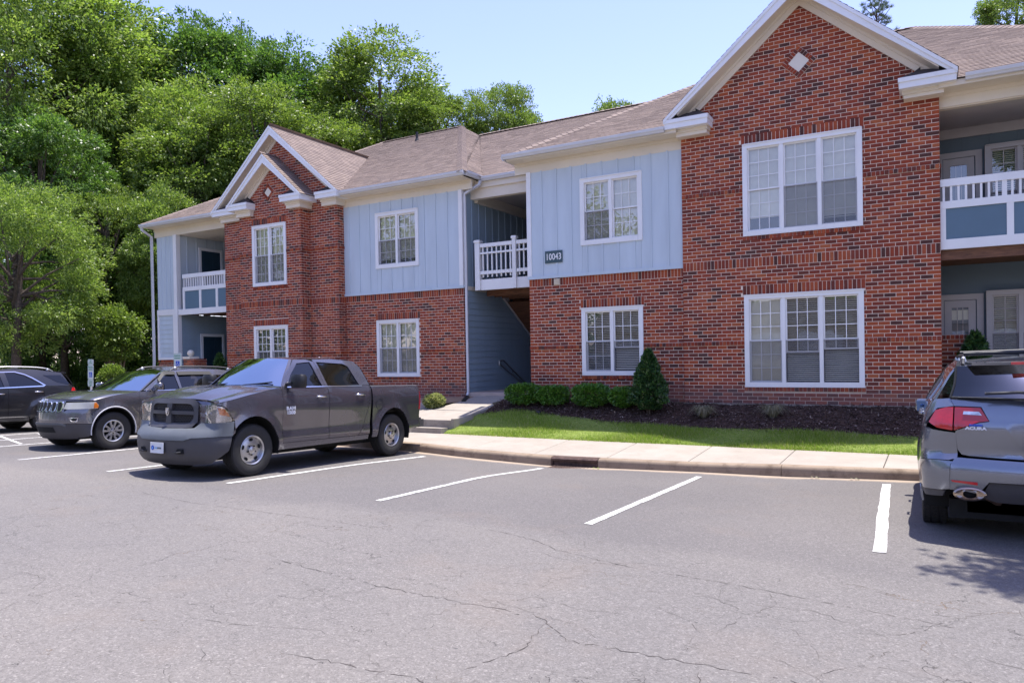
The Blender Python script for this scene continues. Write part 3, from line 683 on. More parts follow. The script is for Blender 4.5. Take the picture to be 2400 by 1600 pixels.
# ---------------------------------------------------------------- right porch
yb = 18.2
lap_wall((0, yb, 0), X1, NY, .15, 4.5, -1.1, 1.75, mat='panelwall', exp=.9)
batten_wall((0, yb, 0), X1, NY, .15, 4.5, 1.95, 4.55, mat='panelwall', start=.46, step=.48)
trimbox('porch_ceiling', .15, 16.45, 4.62, 4.5, yb, 4.66, 'shade_gray_trim'); trimbox('porch_top_band', .16, yb-.05, 4.42, 4.5, yb, 4.62, 'shade_gray_trim')
trimbox('porch_beam_inner', GR+.002, 16.45, 4.60, 4.5, 16.6, 4.87, 'cream')
trimbox('porch_deck', .16, 16.5, 1.75, 4.5, yb, 1.9, 'wood'); trimbox('deck_rim_board', .15, 16.36, 1.89, 4.5, 16.47, 2.08)
trimbox('deck_beam', .16, 16.42, 1.69, 4.5, 16.5, 1.888, 'wood')
railing(.152, 4.4, 16.4, 2.08, 0, [.19, 1.27, 2.35, 3.43, 4.36], .121, 3.23, 2.81, 9)
lap_wall((4.5, 0, 0), (0, 1, 0), (-1, 0, 0), 16.5, yb, -1.1, 4.6)
def glazed_door(x0, x1, z0, z1):
    f = MB(); y = yb; f.box(x0, y-.07, z0, x0+.06, y-.03, z1); f.box(x1-.12, y-.07, z0, x1, y-.03, z1); f.box(x0+.06, y-.07, z1-.12, x1-.12, y-.028, z1)
    r = f.build('door_frame', M['shade_gray_trim'], BLD)
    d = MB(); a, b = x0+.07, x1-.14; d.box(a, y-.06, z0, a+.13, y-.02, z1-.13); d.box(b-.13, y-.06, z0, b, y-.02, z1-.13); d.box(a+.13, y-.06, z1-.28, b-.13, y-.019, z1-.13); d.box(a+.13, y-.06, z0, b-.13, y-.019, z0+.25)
    dd = d.build('door', M['shade_gray_trim'], BLD)
    p = MB(); p.quad((a+.13, y-.04, z0+.25), (b-.13, y-.04, z0+.25), (b-.13, y-.04, z1-.28), (a+.13, y-.04, z1-.28)); p.build('pane', M['glass'], dd)
    g = MB(); w = (b-a-.26)/3
    for i in (1, 2): g.box(a+.13+i*w-.008, y-.037, z0+.25, a+.13+i*w+.008, y-.03, z1-.28)
    g.build('muntin_grid', M['shade_gray_trim'], dd)
    bk = MB(); bk.quad((a, y-.01, z0), (b, y-.01, z0), (b, y-.01, z1), (a, y-.01, z1)); bk.build('door_blind', M['blind'], dd)
    k = MB(); k.ball((b-.06, y-.09, z0+1.0), .03); k.build('door_knob', M['metal'], dd, smooth=180)
glazed_door(.16, .93, 1.92, 4.12); glazed_door(.16, .93, -1.0, 1.13)
window(.97, 3.2, 2.2, 4.16, yb-.17, 4, (3, 2), 2, trim='shade_gray_trim', look='open'); window(.97, 3.2, -.6, 1.17, yb-.17, 4, (3, 2), 2, trim='shade_gray_trim', look='open', raised=(.4, .4, .4, .4))
# ---------------------------------------------------------------- details
def downspout(pts, w=.045):
    d = MB(); d.tube(pts, w, 4); return d.build('downspout', M['gutter'], BLD, smooth=30)
downspout([(-24.93, 16.5, 4.9), (-24.93, 16.5, 4.8), (-24.92, 16.86, 4.6), (-24.92, 16.86, -.0), (-24.97, 16.86, -.35), (-24.97, 16.86, -1.1)], .06)
downspout([(-10.82, 17.25, 4.86), (-10.84, 17.2, 4.74), (-11.24, 17.09, 4.52), (-11.25, 17.1, 4.4), (-11.25, 17.1, -1.0), (-11.22, 16.98, -1.12)], .045)
d = MB(); d.tube([(-11.21, 16.97, -1.12), (-11.1, 16.75, -1.13), (-10.95, 16.4, -1.20)], .06, 10)
for i in range(8): q = Vector((-11.18, 16.9, -1.13)).lerp(Vector((-10.97, 16.45, -1.19)), i/7); d.ball(q, .068, (1, .4, 1), 0, 8, 6)
d.build('drain_hose', M['black'], BLD, smooth=60)
v = MB(); v.box(-8.16, YR-.035, 1.74, -8.01, YR-.005, 1.89)
for i in range(5): v.obox((-8.15, YR-.05, 1.75+i*.027), (.13, 0, 0), (0, .02, .006), (0, -.005, .012))
v.build('dryer_vent', M['cream'], BLD)
v = MB(); v.box(-8.98, 17.0, 4.5, -8.90, 17.06, 4.56); v.build('light_bracket', M['metal'], BLD)
sf = MB()
for q in ((-8.36, 0),): pass
fx = MB(); fx.tube([(-9.02, 16.9, 4.62), (-9.02, 16.86, 4.60)], .06, 12); fx.tube([(-9.02, 17.0, 4.66), (-9.02, 16.9, 4.62)], .02); fx.build('flood_light', M['metal'], BLD, smooth=40)
vp = MB(); vp.tube([(-17.3, 23.0, 8.2), (-17.3, 23.0, 8.75)], .05, 10); vp.tube([(-17.3, 23.0, 8.3), (-17.3, 23.0, 8.5)], .12, 10, r2=.06); vp.build('vent_pipe', M['black'], BLD)
# house number
def text_mesh(name, body, size, mat, mw, parent=None, ext=.004, sx=1, align='CENTER', bold=0, shear=0, space=1):
    cu = bpy.data.curves.new(name, 'FONT'); cu.body = body; cu.size = size; cu.extrude = ext; cu.align_x = align; cu.align_y = 'CENTER'; cu.offset = bold; cu.shear = shear; cu.space_character = space
    cu.resolution_u = 3
    tmp = bpy.data.objects.new(name, cu); COL.objects.link(tmp)
    me = bpy.data.meshes.new_from_object(tmp.evaluated_get(bpy.context.evaluated_depsgraph_get())); bpy.data.objects.remove(tmp)
    me.materials.clear(); me.materials.append(mat); me.name = name
    me.transform(Matrix.Diagonal((sx, 1, 1, 1))); me.transform(mw)
    return link(name, me, parent)
RXp = Matrix.Rotation(math.radians(90), 4, 'X')
NS = trimbox('number_sign', -8.385, YR-.062, 2.29, -7.905, YR-.052, 2.59, 'black')
NS.data.materials.clear(); NS.data.materials.append(plain('sign_green_gray', (.045, .085, .10), .5)); NS.parent = None; NS.matrix_parent_inverse = Matrix()
tag(NS, 'small dark green number plate reading 10043 on the light blue siding', 'sign')
text_mesh('numerals', '10043', .225, M['white'], Matrix.Translation((-8.145, YR-.064, 2.435)) @ RXp, NS, sx=.78, bold=.003)
# ================================================================== ground
def sstep(a, b, x): t = min(1, max(0, (x-a)/(b-a))); return t*t*(3-2*t)
CX = [-60, -9.4, -8.3, -6.3, -3.5, -2.1, -.2, 20]; CD = [0, -.025, -.065, -.10, -.0, .03, .12, .12]
def lot(x, y):
    z = -1.7095-.01205*x-.03045*y
    d = float(np.interp(x, CX, CD)); z += d*sstep(9.5, 12.4, y) if x < -2.1 else .13*sstep(-3, 0, x)*sstep(6.0, 9.0, y)
    if x >= -2.1: z += (d-.13*sstep(-3, 0, x))*sstep(9.5, 12.4, y)
    return z
def grid_mesh(name, xs, ys, fz, mat, kind='structure', parent=None, smooth=True):
    m = MB(); nx = len(xs)
    vs = [(x, y, fz(x, y)) for y in ys for x in xs]
    fs = [(j*nx+i, j*nx+i+1, (j+1)*nx+i+1, (j+1)*nx+i) for j in range(len(ys)-1) for i in range(nx-1)]
    m.add(vs, fs); o = m.build(name, mat, parent, smooth=180 if smooth else None)
    if kind: tag(o, kind=kind)
    return o
def mk_asphalt():
    m = NB('worn_asphalt'); P = m.n('ShaderNodeNewGeometry').outputs['Position']
    sp = m.n('ShaderNodeSeparateXYZ', in0=P); y = sp.outputs[1]
    wob = m.math('MULTIPLY', m.math('SUBTRACT', m.noise(.35, 3, .5, P), .5), 2.2)
    aisle = m.n('ShaderNodeClamp', in0=m.math('MULTIPLY', m.math('SUBTRACT', 7.0, m.math('ADD', y, wob)), 2.5)).outputs[0]
    big = m.ramp(m.noise(.22, 4, .6, P), [(.38, 0.), (.62, 1.)])
    base = m.mix(big, (.135,.125,.119), (.157,.144,.134))
    base = m.mix(aisle, base, m.mix(big, (.158,.146,.136), (.182,.166,.150)))
    agg = m.n('ShaderNodeTexVoronoi', i_Vector=P, i_Scale=95); ac = m.ramp(m.n('ShaderNodeSeparateColor', in0=agg.outputs['Color']).outputs[0], [(0, .5), (.25, .8), (.7, 1.0), (.88, 1.25), (.95, 1.8)], 'CONSTANT')
    fine = m.mix(.55, m.ramp(m.noise(230, 2, .7, P), [(.33, .5), (.5, .95), (.60, 1.25), (.70, 2.2)]), ac)
    base = m.mix(.75, base, fine, 'MULTIPLY')
    med = m.ramp(m.noise(28, 4, .7, P), [(.3, .85), (.7, 1.13)]); base = m.mix(1, base, med, 'MULTIPLY')
    st = m.ramp(m.noise(.8, 5, .65, P), [(.55, 0.), (.75, 1.)]); base = m.mix(m.math('MULTIPLY', st, .22), base, (.20,.155,.12))
    # tan silt along the gutter
    si = m.n('ShaderNodeClamp', in0=m.math('MULTIPLY', m.math('SUBTRACT', m.math('ADD', y, m.math('MULTIPLY', m.noise(2.5, 4, .6, P), .35)), 12.32), 6)).outputs[0]
    base = m.mix(m.math('MULTIPLY', si, .85), base, (.36,.28,.20))
    # cracks
    dv = m.n('ShaderNodeVectorMath', operation='ADD'); m.put(dv.inputs[0], P)
    nz = m.n('ShaderNodeTexNoise', i_Vector=P, i_Scale=1.6, i_Detail=5, i_Roughness=.65).outputs['Color']
    sc = m.n('ShaderNodeVectorMath', operation='SCALE', i_Scale=.85); m.put(sc.inputs[0], nz); m.put(dv.inputs[1], sc.outputs[0])
    def crack(scale, w, lo, seed):
        vo = m.n('ShaderNodeTexVoronoi', feature='DISTANCE_TO_EDGE', i_Vector=dv.outputs[0], i_Scale=scale)
        ln = m.ramp(vo.outputs[0], [(0., 1.), (w, 0.)])
        mp = m.n('ShaderNodeMapping', i_Location=(seed, seed*2, 0)); m.put(mp.inputs[0], P)
        mk = m.ramp(m.noise(scale*1.1, 4, .7, mp.outputs[0]), [(lo, 0.), (lo+.07, 1.)])
        return m.math('MULTIPLY', ln, mk)
    c1 = crack(.55, .0030, .52, 3); c2 = crack(1.35, .006, .55, 9); c3 = crack(3.2, .012, .57, 17)
    cr = m.math('MAXIMUM', m.math('MAXIMUM', c1, c2), c3); am = m.ramp(aisle, [(0, .06), (1, 1.)]); cr = m.math('MULTIPLY', cr, am)
    cc = m.mix(m.ramp(m.noise(2.0, 3, .5, P), [(.5, 0.), (.65, 1.)]), (.03,.027,.026), (.13,.09,.055))
    base = m.mix(m.math('MULTIPLY', cr, .9), base, cc)
    spot = m.ramp(m.n('ShaderNodeTexVoronoi', i_Vector=P, i_Scale=1.7).outputs[0], [(.0, 1.), (.018, 1.), (.022, 0.)]); base = m.mix(m.math('MULTIPLY', spot, .6), base, (.05,.05,.05))
    m.set(Base_Color=base, Roughness=.88, Specular_IOR_Level=.35)
    h = m.math('SUBTRACT', m.math('MULTIPLY', m.noise(230, 2, .7, P), .35), cr); m.bump(h, .006, .7); return m.mat
M['asphalt'] = mk_asphalt()
xs = [-120, -80, -60, -45]+[-40+i*.5 for i in range(101)]+[12, 16, 25, 60]; ys = [-80, -40, -20, -10]+[-5+i*.5 for i in range(25)]+[7.5+.25*i for i in range(20)]+[12.46]
grid_mesh('parking_lot', xs, ys, lot, M['asphalt'])
def mk_conc(name, a, b, dirt, ds=.35):
    m = NB(name); P = m.n('ShaderNodeNewGeometry').outputs['Position']
    c = m.ramp(m.noise(1.3, 5, .6, P), [(.3, a), (.7, b)]); c = m.mix(m.math('ADD', m.math('MULTIPLY', m.rnd(), .10), 0), c, a)
    c = m.mix(m.math('MULTIPLY', m.ramp(m.noise(4, 6, .7, P), [(.5, 0.), (.75, 1.)]), ds), c, dirt)
    c = m.mix(.5, c, m.ramp(m.noise(160, 2, .6, P), [(.3, .8), (.7, 1.2)]), 'MULTIPLY')
    m.set(Base_Color=c, Roughness=.9, Specular_IOR_Level=.3).bump(m.noise(120, 3, .6, P), .002, .6); return m.mat
M['conc'] = mk_conc('sidewalk_concrete', (.30,.265,.22), (.37,.33,.28), (.24,.20,.16))
M['curbc'] = mk_conc('curb_concrete', (.22,.165,.115), (.32,.25,.18), (.09,.06,.04), .75)
M['step'] = mk_conc('step_concrete', (.26,.225,.185), (.38,.34,.29), (.10,.085,.07), .7)
def ztop(x): return float(np.interp(x, [-60, -9.4, -8.3, -6.3, -3.5, -2.1, -.2, 20], [-1.3, -1.835, -1.895, -1.935, -1.90, -1.855, -1.82, -1.80]))
def ztopc(x): return ztop(x)
CURB = empty('curb', (-5, 12.5, -2.0)); tag(CURB, kind='structure')
joints = [-60, -35, -28, -24.5, -21.4, -18.4, -15.4, -12.4, -9.42, -6.34, -5.37, -2.15, .9, 3.9, 8]
for a, b in zip(joints[:-1], joints[1:]):
    if abs(a+6.34) < .01: continue
    m = MB(); n = max(1, int((b-a)/.35)); pr = []
    for i in range(n+1):
        x = a+.004+(b-a-.008)*i/n; t = ztopc(x); gnd = lot(x, 12.45)-.2; y = 12.45; j = random.uniform(-.003, .003)
        pr.append([(x, y, gnd), (x, y+.004+j, t-.06), (x, y+.016, t-.028), (x, y+.04, t-.008), (x, y+.07, t), (x, y+.17, t), (x, y+.17, gnd)])
    k = 7; vs = [p for r in pr for p in r]
    fs = [(i*k+q, (i+1)*k+q, (i+1)*k+q+1, i*k+q+1) for i in range(n) for q in range(k-1)]+[tuple(range(k)), tuple(range(n*k+k-1, n*k-1, -1))]
    m.add(vs, fs); m.build('curb_segment', M['curbc'], CURB, smooth=50)
# kerb inlet
IN = empty('storm_drain_inlet', (-5.85, 12.5, -2.1)); tag(IN, 'rusty cast iron storm drain hood set into the curb', 'drain')
M['rust'] = plain('rusty_cast_iron', (.085,.052,.042), .7, .3, var=.5, scale=9, bump=.5)
m = MB(); x0, x1 = -6.335, -5.375; t0, t1 = ztop(x0), ztop(x1)
m.add([(x0, 12.45, t0-.035), (x1, 12.45, t1-.035), (x1, 12.48, t1-.004), (x0, 12.48, t0-.004), (x0, 12.62, t0+.002), (x1, 12.62, t1+.002), (x0, 12.455, t0-.07), (x1, 12.455, t1-.07)], [(0,1,2,3), (3,2,5,4), (6,7,1,0)])
m.build('hood', M['rust'], IN)
m = MB(); m.box(x0, 12.49, -2.4, x1, 12.5, t0-.04); m.build('inlet_back', M['rust'], IN)
for a, b, nm in ((x0, x0+.03, 0), (x1-.03, x1, 0)):
    m = MB(); m.box(a, 12.452, -2.2, b, 12.50, min(t0, t1)-.07); m.build('inlet_side', M['rust'], IN)
m = MB(); gz0 = lot(-5.85, 12.3)+.004; m.box(x0+.05, 12.10, gz0-.06, x1-.05, 12.44, gz0-.05, 0)
m.build('grate_pit', M['black'], IN)
for i in range(15):
    m = MB(); x = x0+.08+i*.058; m.box(x, 12.12, gz0-.05, x+.03, 12.44, gz0+.002); m.build('grate_bar', M['rust'], IN)
SW = empty('sidewalk', (-5, 13.4, -1.85)); tag(SW, kind='structure')
SBY = 14.25
def zsw(x, y): return ztop(x)+(min(-1.82+.0, ztop(x)+.10)-ztop(x))*(y-12.62)/(SBY-12.62) if x > -14 else ztop(x)+.02*(y-12.62)/1.63
js = [-35]+[-.68-1.53*k for k in range(18, -1, -1)]+[.85, 2.38, 3.91, 6]
js = sorted(js)
for a, b in zip(js[:-1], js[1:]):
    m = MB(); g = .006
    q = [(a+g, 12.626, 0), (b-g, 12.626, 0), (b-g, SBY, 0), (a+g, SBY, 0)]
    tp = [(x, y, zsw(x, y)) for x, y, _ in q]; i = .012
    ti = [(a+g+i, 12.626+i), (b-g-i, 12.626+i), (b-g-i, SBY-i), (a+g+i, SBY-i)]
    n = 4
    vs = [(x, y, z-.2) for x, y, z in tp]+[(x, y, z-.008) for x, y, z in tp]+[(x, y, zsw(x, y)) for x, y in ti]
    fs = [(0,1,5,4),(1,2,6,5),(2,3,7,6),(3,0,4,7),(4,5,9,8),(5,6,10,9),(6,7,11,10),(7,4,8,11),(8,9,10,11)]
    m.add(vs, fs); m.build('sidewalk_slab', M['conc'], SW)
# ground surface behind the sidewalk
def bedz(x, y):
    """bank between the sidewalk and the wall"""
    zw = -1.12 if x > -10 else -1.27
    t = (y-SBY)/(16.35-SBY); z = -1.84+(zw+1.84)*max(0, t)
    if y > 16.35: z = zw
    if x < -12: z = max(z, -1.55+.1) if y > 14.4 else z
    return z
def gz_(x, y):
    z = bedz(x, y)
    if x < -25.5: z = max(z, -1.35+.25*sstep(-25.5, -40, x)) if y > 14.3 else z
    return z
def mk_soil(name, a, b, sc=5):
    m = NB(name); P = m.n('ShaderNodeNewGeometry').outputs['Position']
    c = m.ramp(m.noise(sc, 6, .7, P), [(.3, a), (.7, b)]); m.set(Base_Color=c, Roughness=1., Specular_IOR_Level=.1).bump(m.noise(30, 6, .7, P), .03, .9); return m.mat
M['soil'] = mk_soil('forest_floor', (.10,.06,.035), (.20,.13,.08))
M['clay'] = mk_soil('bare_tan_soil', (.30,.20,.13), (.42,.30,.20))
M['mulchbase'] = mk_soil('mulch_base', (.055,.034,.026), (.115,.072,.054), 20)
def mk_gnd():
    m = NB('ground_cover'); P = m.n('ShaderNodeNewGeometry').outputs['Position']
    c = m.ramp(m.noise(.8, 6, .7, P), [(.35, (.17,.11,.07)), (.65, (.06,.085,.03))]); m.set(Base_Color=c, Roughness=1.).bump(m.noise(20, 5, .7, P), .05, .8); return m.mat
M['gnd'] = mk_gnd()
xs = [-300, -150, -80, -60, -45]+[-40+i*.8 for i in range(60)]+[10, 20, 60, 300]; ys = [SBY+.0, 14.6, 15, 15.5, 16, 16.35, 17, 20, 30, 60, 150, 600]
grid_mesh('ground', xs, ys, lambda x, y: gz_(x, y)-.02, M['gnd'])
grid_mesh('distant_ground', [-600, -60, 60, 600], [-600, -80, 0, 12.4, 12.63, 14.26], lambda x, y: -2.6 if -60.1 < x < 60.1 and y > -80 else -2.2, M['gnd'])
xs = [-8.9+i*.25 for i in range(60)]
# planting bed
def gedge(x): return float(np.interp(x, [-10.2, -9.85, -9.0, -8.0, -7.0, -6.2, -4.5, -3.3, -1.84, -.28, 5], [14.85, 15.3, 15.56, 15.42, 15.27, 15.09, 14.95, 14.98, 14.97, 14.9, 14.9]))
def mz(x, y): return gz_(x, y)+.004+.02*math.sin(x*5+y*3)*math.sin(y*7)
bed = MB(); nx = 90; nyy = 10; vs = []
for j in range(nyy+1):
    for i in range(nx+1):
        x = -10.0+(15.0)*i/nx; y0_ = gedge(x); y = y0_+(16.42-y0_)*j/nyy
        if x < -9.55: x = max(x, -9.83+(y-15.1)*.14)
        vs.append((x, y, mz(x, y)))
bed.add(vs, [(j*(nx+1)+i, j*(nx+1)+i+1, (j+1)*(nx+1)+i+1, (j+1)*(nx+1)+i) for j in range(nyy) for i in range(nx)])
tag(bed.build('mulch_bed', M['mulchbase'], smooth=180), kind='structure')
lw = MB(); vs = []; nyy = 6
for j in range(nyy+1):
    for i in range(nx+1):
        x = -10.12+15*i/nx; y1_ = gedge(x)+.05; y = SBY+.005+(y1_-SBY)*j/nyy
        vs.append((x, y, gz_(x, y)+.006+(.02 if j else 0)))
lw.add(vs, [(j*(nx+1)+i, j*(nx+1)+i+1, (j+1)*(nx+1)+i+1, (j+1)*(nx+1)+i) for j in range(nyy) for i in range(nx)])
M['turf'] = mk_soil('turf_soil', (.15,.22,.035), (.27,.32,.09), 14)
tag(lw.build('lawn_soil', M['turf'], smooth=180), kind='structure')
# walkway and steps
WK = empty('walkway', (-10.6, 16, -1.3)); tag(WK, kind='structure')
zk = lambda x, y: -1.53+.17*(y-14.5)
def slab(pts, name='walkway_slab'):
    m = MB(); c = [sum(p[i] for p in pts)/len(pts) for i in (0, 1)]
    q = [(c[0]+(p[0]-c[0])*.997, c[1]+(p[1]-c[1])*.997) for p in pts]
    m.prism([(x, y, zk(x, y)-.25) for x, y in q], (0, 0, .25)); return m.build(name, M['conc'], WK)
slab([(-13.6, 14.53), (-10.05, 14.53), (-9.86, 15.05), (-9.80, 15.44), (-13.6, 15.5)])
slab([(-13.6, 15.51), (-11.33, 15.51), (-11.55, 16.2), (-13.6, 16.2)])
slab([(-11.32, 15.5), (-9.795, 15.45), (-9.70, 16.1), (-9.3, 17.1), (-10.95, 17.1), (-11.06, 16.41)])
slab([(-17.6, 14.53), (-13.62, 14.53), (-13.62, 15.5), (-17.6, 15.5)])
SP = empty('concrete_steps', (-10.6, 14.4, -1.84)); tag(SP, 'two concrete steps rising from the sidewalk to the breezeway path', 'steps')
m = MB(); m.prism([(-11.6, 14.24, -1.95), (-10.16, 14.24, -1.95), (-10.12, 14.52, -1.95), (-11.6, 14.52, -1.95)], (0, 0, .25)); m.build('step', M['step'], SP)
m = MB(); m.prism([(-11.6, 14.50, -1.9), (-10.06, 14.50, -1.9), (-10.04, 14.529, -1.9), (-11.6, 14.529, -1.9)], (0, 0, .372)); m.build('step', M['step'], SP)
m = MB(); m.prism([(-10.05, 14.50, -1.95), (-9.98, 14.52, -1.95), (-9.79, 15.08, -1.95), (-9.86, 15.08, -1.95)], (0, 0, .46)); m.build('step_cheek', M['step'], SP)
# bare soil left of the path and along the left curb
sm = MB(); sm.add([(-17, 15.52, -1.335), (-13.62, 15.52, -1.335), (-13.62, 16.21, -1.28), (-11.5, 16.21, -1.255), (-11.1, 16.5, -1.22), (-10.97, 17.1, -1.12), (-17, 17.1, -1.24)], [(0,1,2,3,4,5,6)])
tag(sm.build('foundation_soil', M['clay']), kind='structure')
m = MB(); m.box(GL-.02, YG-.03, -1.16, GR+.01, YG+.02, -1.124); tag(m.build('footing_edge', M['conc']), kind='structure')
# painted stall lines
def mk_paint():
    m = NB('worn_white_line_paint'); P = m.n('ShaderNodeNewGeometry').outputs['Position']
    c = m.mix(m.ramp(m.noise(14, 6, .75, P), [(.49, 0.), (.62, 1.)]), (.60,.59,.56), (.24,.23,.23)); m.set(Base_Color=c, Roughness=.8).bump(m.noise(200, 2, .5, P), .003, .5); return m.mat
M['paint'] = mk_paint()
def line(x0, y0, x1, y1, w=.10, first=[0]):
    m = MB(); n = 18; d = Vector((x1-x0, y1-y0)); L = d.length; d /= L; s = Vector((-d.y, d.x)); vs = []
    for i in range(n+1):
        p = Vector((x0, y0))+d*(L*i/n)
        for q in (-1, 1):
            e = p+s*(q*(w/2+random.uniform(-.006, .006))); vs.append((e.x, e.y, lot(e.x, e.y)+.006))
    m.add(vs, [(2*i, 2*i+2, 2*i+3, 2*i+1) for i in range(n)]); return m.build('painted_stall_line', M['paint'])
LN = [(-.44, 7.5, -.60, 11.9, .115, 'rightmost white stall line, beside the gray SUV with the red lamps'), (-3.36, 7.48, -3.32, 11.85, .10, 'white stall line pointing at the wide ground floor window, second from the right'), (-6.28, 7.36, -6.30, 12.0, .10, 'white stall line ending at the rusty storm drain'),
      (-9.10, 7.29, -8.93, 11.92, .10, 'white stall line along the driver side of the pickup truck'), (-11.75, 7.07, -11.75, 12.0, .10, 'white stall line between the pickup and the gray SUV with the slotted grille'), (-14.56, 7.1, -14.62, 12.0, .10, 'white stall line on the wheel side of the gray SUV with the slotted grille'),
      (-17.24, 7.4, -17.4, 12.0, .10, 'white stall line in front of the left handicapped sign'), (-18.62, 7.9, -19.0, 11.5, .09, 'white stall line two left of the slotted grille SUV'), (-20.0, 7.9, -20.1, 12.0, .10, 'leftmost white stall line beside the black SUV')]
for *c, lb in LN:
    o = line(*c); tag(o, lb, 'painted line', 'parking stall lines')
for i in range(3):
    o = line(-17.5, 8.6+i*.9, -19.9, 9.3+i*.9, .08); o.name = 'painted_hatch_line'; tag(o, ['hatch line nearest the lot side in the access aisle left of the slotted grille SUV', 'middle slanting hatch line of the access aisle behind the slotted grille SUV', 'hatch line nearest the curb in the access aisle left of the slotted grille SUV'][i], 'painted line', 'hatch lines of the access aisle')

# PAVEMENT CRACKS: fine open cracks in the aisle
def cracks():
    m = MB(); R_ = random.Random(5)
    def one(pts, w0):
        # jitter a polyline and build a thin ragged strip
        P_ = []
        for a, b in zip(pts[:-1], pts[1:]):
            d = math.hypot(b[0]-a[0], b[1]-a[1]); n = max(2, int(d/.045)); 
            for i in range(n): P_.append((a[0]+(b[0]-a[0])*i/n+R_.gauss(0, .011), a[1]+(b[1]-a[1])*i/n+R_.gauss(0, .011)))
        P_.append(pts[-1]); vs = []; n = len(P_); gap = 0
        for i, (x, y) in enumerate(P_):
            a, b = P_[max(0, i-1)], P_[min(n-1, i+1)]; dx, dy = b[0]-a[0], b[1]-a[1]; l = math.hypot(dx, dy)+1e-6; w = w0*R_.uniform(.25, 1.3)*min(1, i/4+.1, (n-1-i)/4+.1)
            for sg in (-1, 1): vs.append((x-dy/l*w*sg, y+dx/l*w*sg, lot(x, y)+.0025))
        m.add(vs, [(2*i, 2*i+2, 2*i+3, 2*i+1) for i in range(n-1) if R_.random() > .13])
    for L_ in CRK: one(L_, .0032)
    for k in range(170):
        y = R_.uniform(2.3, 6.8); x = R_.uniform(-14, 2.2); a = R_.choice((R_.gauss(-.25, .3), R_.gauss(-.25, .3), R_.uniform(-1.6, 1.6))); L_ = [(x, y)]
        for i in range(R_.randint(2, 7)): a += R_.gauss(0, .45); x += .22*math.cos(a); y += .22*math.sin(a); L_.append((x, y))
        if y < 7.2: one(L_, R_.uniform(.0006, .0018))
    o = m.build('pavement_cracks', M['crack']); tag(o, kind='structure')
M['crack'] = plain('crack_shadow_dirt', (.065,.055,.048), .95, var=.6, scale=3)
CRK = [[(-5.2, 4.62), (-4.3, 4.50), (-3.64, 4.45), (-3.05, 4.46), (-2.7, 4.48), (-2.34, 4.44), (-2.03, 4.17), (-1.3, 4.22), (-.8, 4.26), (-.1, 4.2)], [(-9.5, 6.15), (-8.2, 6.0), (-7.07, 6.06), (-6.27, 6.11), (-5.56, 6.11), (-4.96, 6.11)], [(-4.21, 6.67), (-3.88, 6.61), (-3.46, 6.47), (-3.14, 6.25), (-2.4, 6.05), (-1.2, 5.95), (.3, 5.7)], [(-3.4, 3.1), (-2.6, 3.22), (-1.8, 3.15), (-1.0, 3.3), (-.3, 3.2)], [(-1.2, 4.2), (-1.05, 3.7), (-1.15, 3.2), (-1.0, 2.8)], [(-2.3, 4.4), (-2.2, 3.9), (-2.35, 3.4)]]
cracks()
# ================================================================== vegetation
def mk_leaf(name, c1, c2, c3, tl=.42, rough=.42, spec=.5, tint=(.55, .75, .12)):
    m = NB(name); r = m.rnd(); t = m.t
    c = m.ramp(r, [(0, c1), (.5, c2), (1., c3)])
    m.set(Base_Color=c, Roughness=rough, Specular_IOR_Level=spec)
    tr = m.n('ShaderNodeBsdfTranslucent'); tc = m.mix(.5, c, tint, 'MIX'); 
    hs = m.n('ShaderNodeHueSaturation', i_Value=1.5, i_Saturation=1.1); m.put(hs.inputs['Color'], c); m.put(tr.inputs[0], hs.outputs[0])
    mx = m.n('ShaderNodeMixShader', in0=tl); t.links.new(m.b.outputs[0], mx.inputs[1]); t.links.new(tr.outputs[0], mx.inputs[2]); t.links.new(mx.outputs[0], m.out.inputs[0])
    return m.mat
M['leaf_oak'] = mk_leaf('oak_leaf', (.08,.14,.024), (.175,.262,.052), (.29,.37,.09), .46)
M['leaf_dark'] = mk_leaf('dark_glossy_leaf', (.045,.10,.02), (.10,.19,.035), (.18,.28,.06), .38, .38, .5)
M['leaf_lime'] = mk_leaf('lime_leaf', (.075,.13,.022), (.15,.225,.042), (.24,.31,.07), .42)
M['leaf_holly'] = mk_leaf('evergreen_shrub_leaf', (.020,.055,.024), (.042,.105,.032), (.10,.19,.045), .18, .3, .6)
M['leaf_hedge'] = mk_leaf('hedge_leaf', (.035,.10,.014), (.085,.21,.025), (.17,.33,.05), .28, .32, .6)
M['leaf_varie'] = mk_leaf('variegated_leaf', (.05,.10,.02), (.30,.33,.10), (.45,.45,.20), .3)
M['bark'] = plain('bark', (.10,.075,.058), .95, var=.4, scale=12, bump=.8)
M['bark_pale'] = plain('pale_bark', (.24,.17,.12), .9, var=.2, scale=8, bump=.4)
def leaf_quads(c, d, n, L, Wd):
    """c centres, d along-leaf dir, n approx normal; arrays (N,3)"""
    d = d/np.linalg.norm(d, axis=1, keepdims=True); s = np.cross(d, n); s /= np.linalg.norm(s, axis=1, keepdims=True)+1e-9
    nn = np.cross(s, d); L = L[:, None]; Wd = Wd[:, None]
    a = c; b = c+d*L*.45+s*Wd*.5+nn*Wd*.12; t = c+d*L-nn*L*.08; e = c+d*L*.45-s*Wd*.5+nn*Wd*.12
    return np.stack([a, b, t, e], 1)
def rdir(n): v = RNG.normal(size=(n, 3)); return v/np.linalg.norm(v, axis=1, keepdims=True)
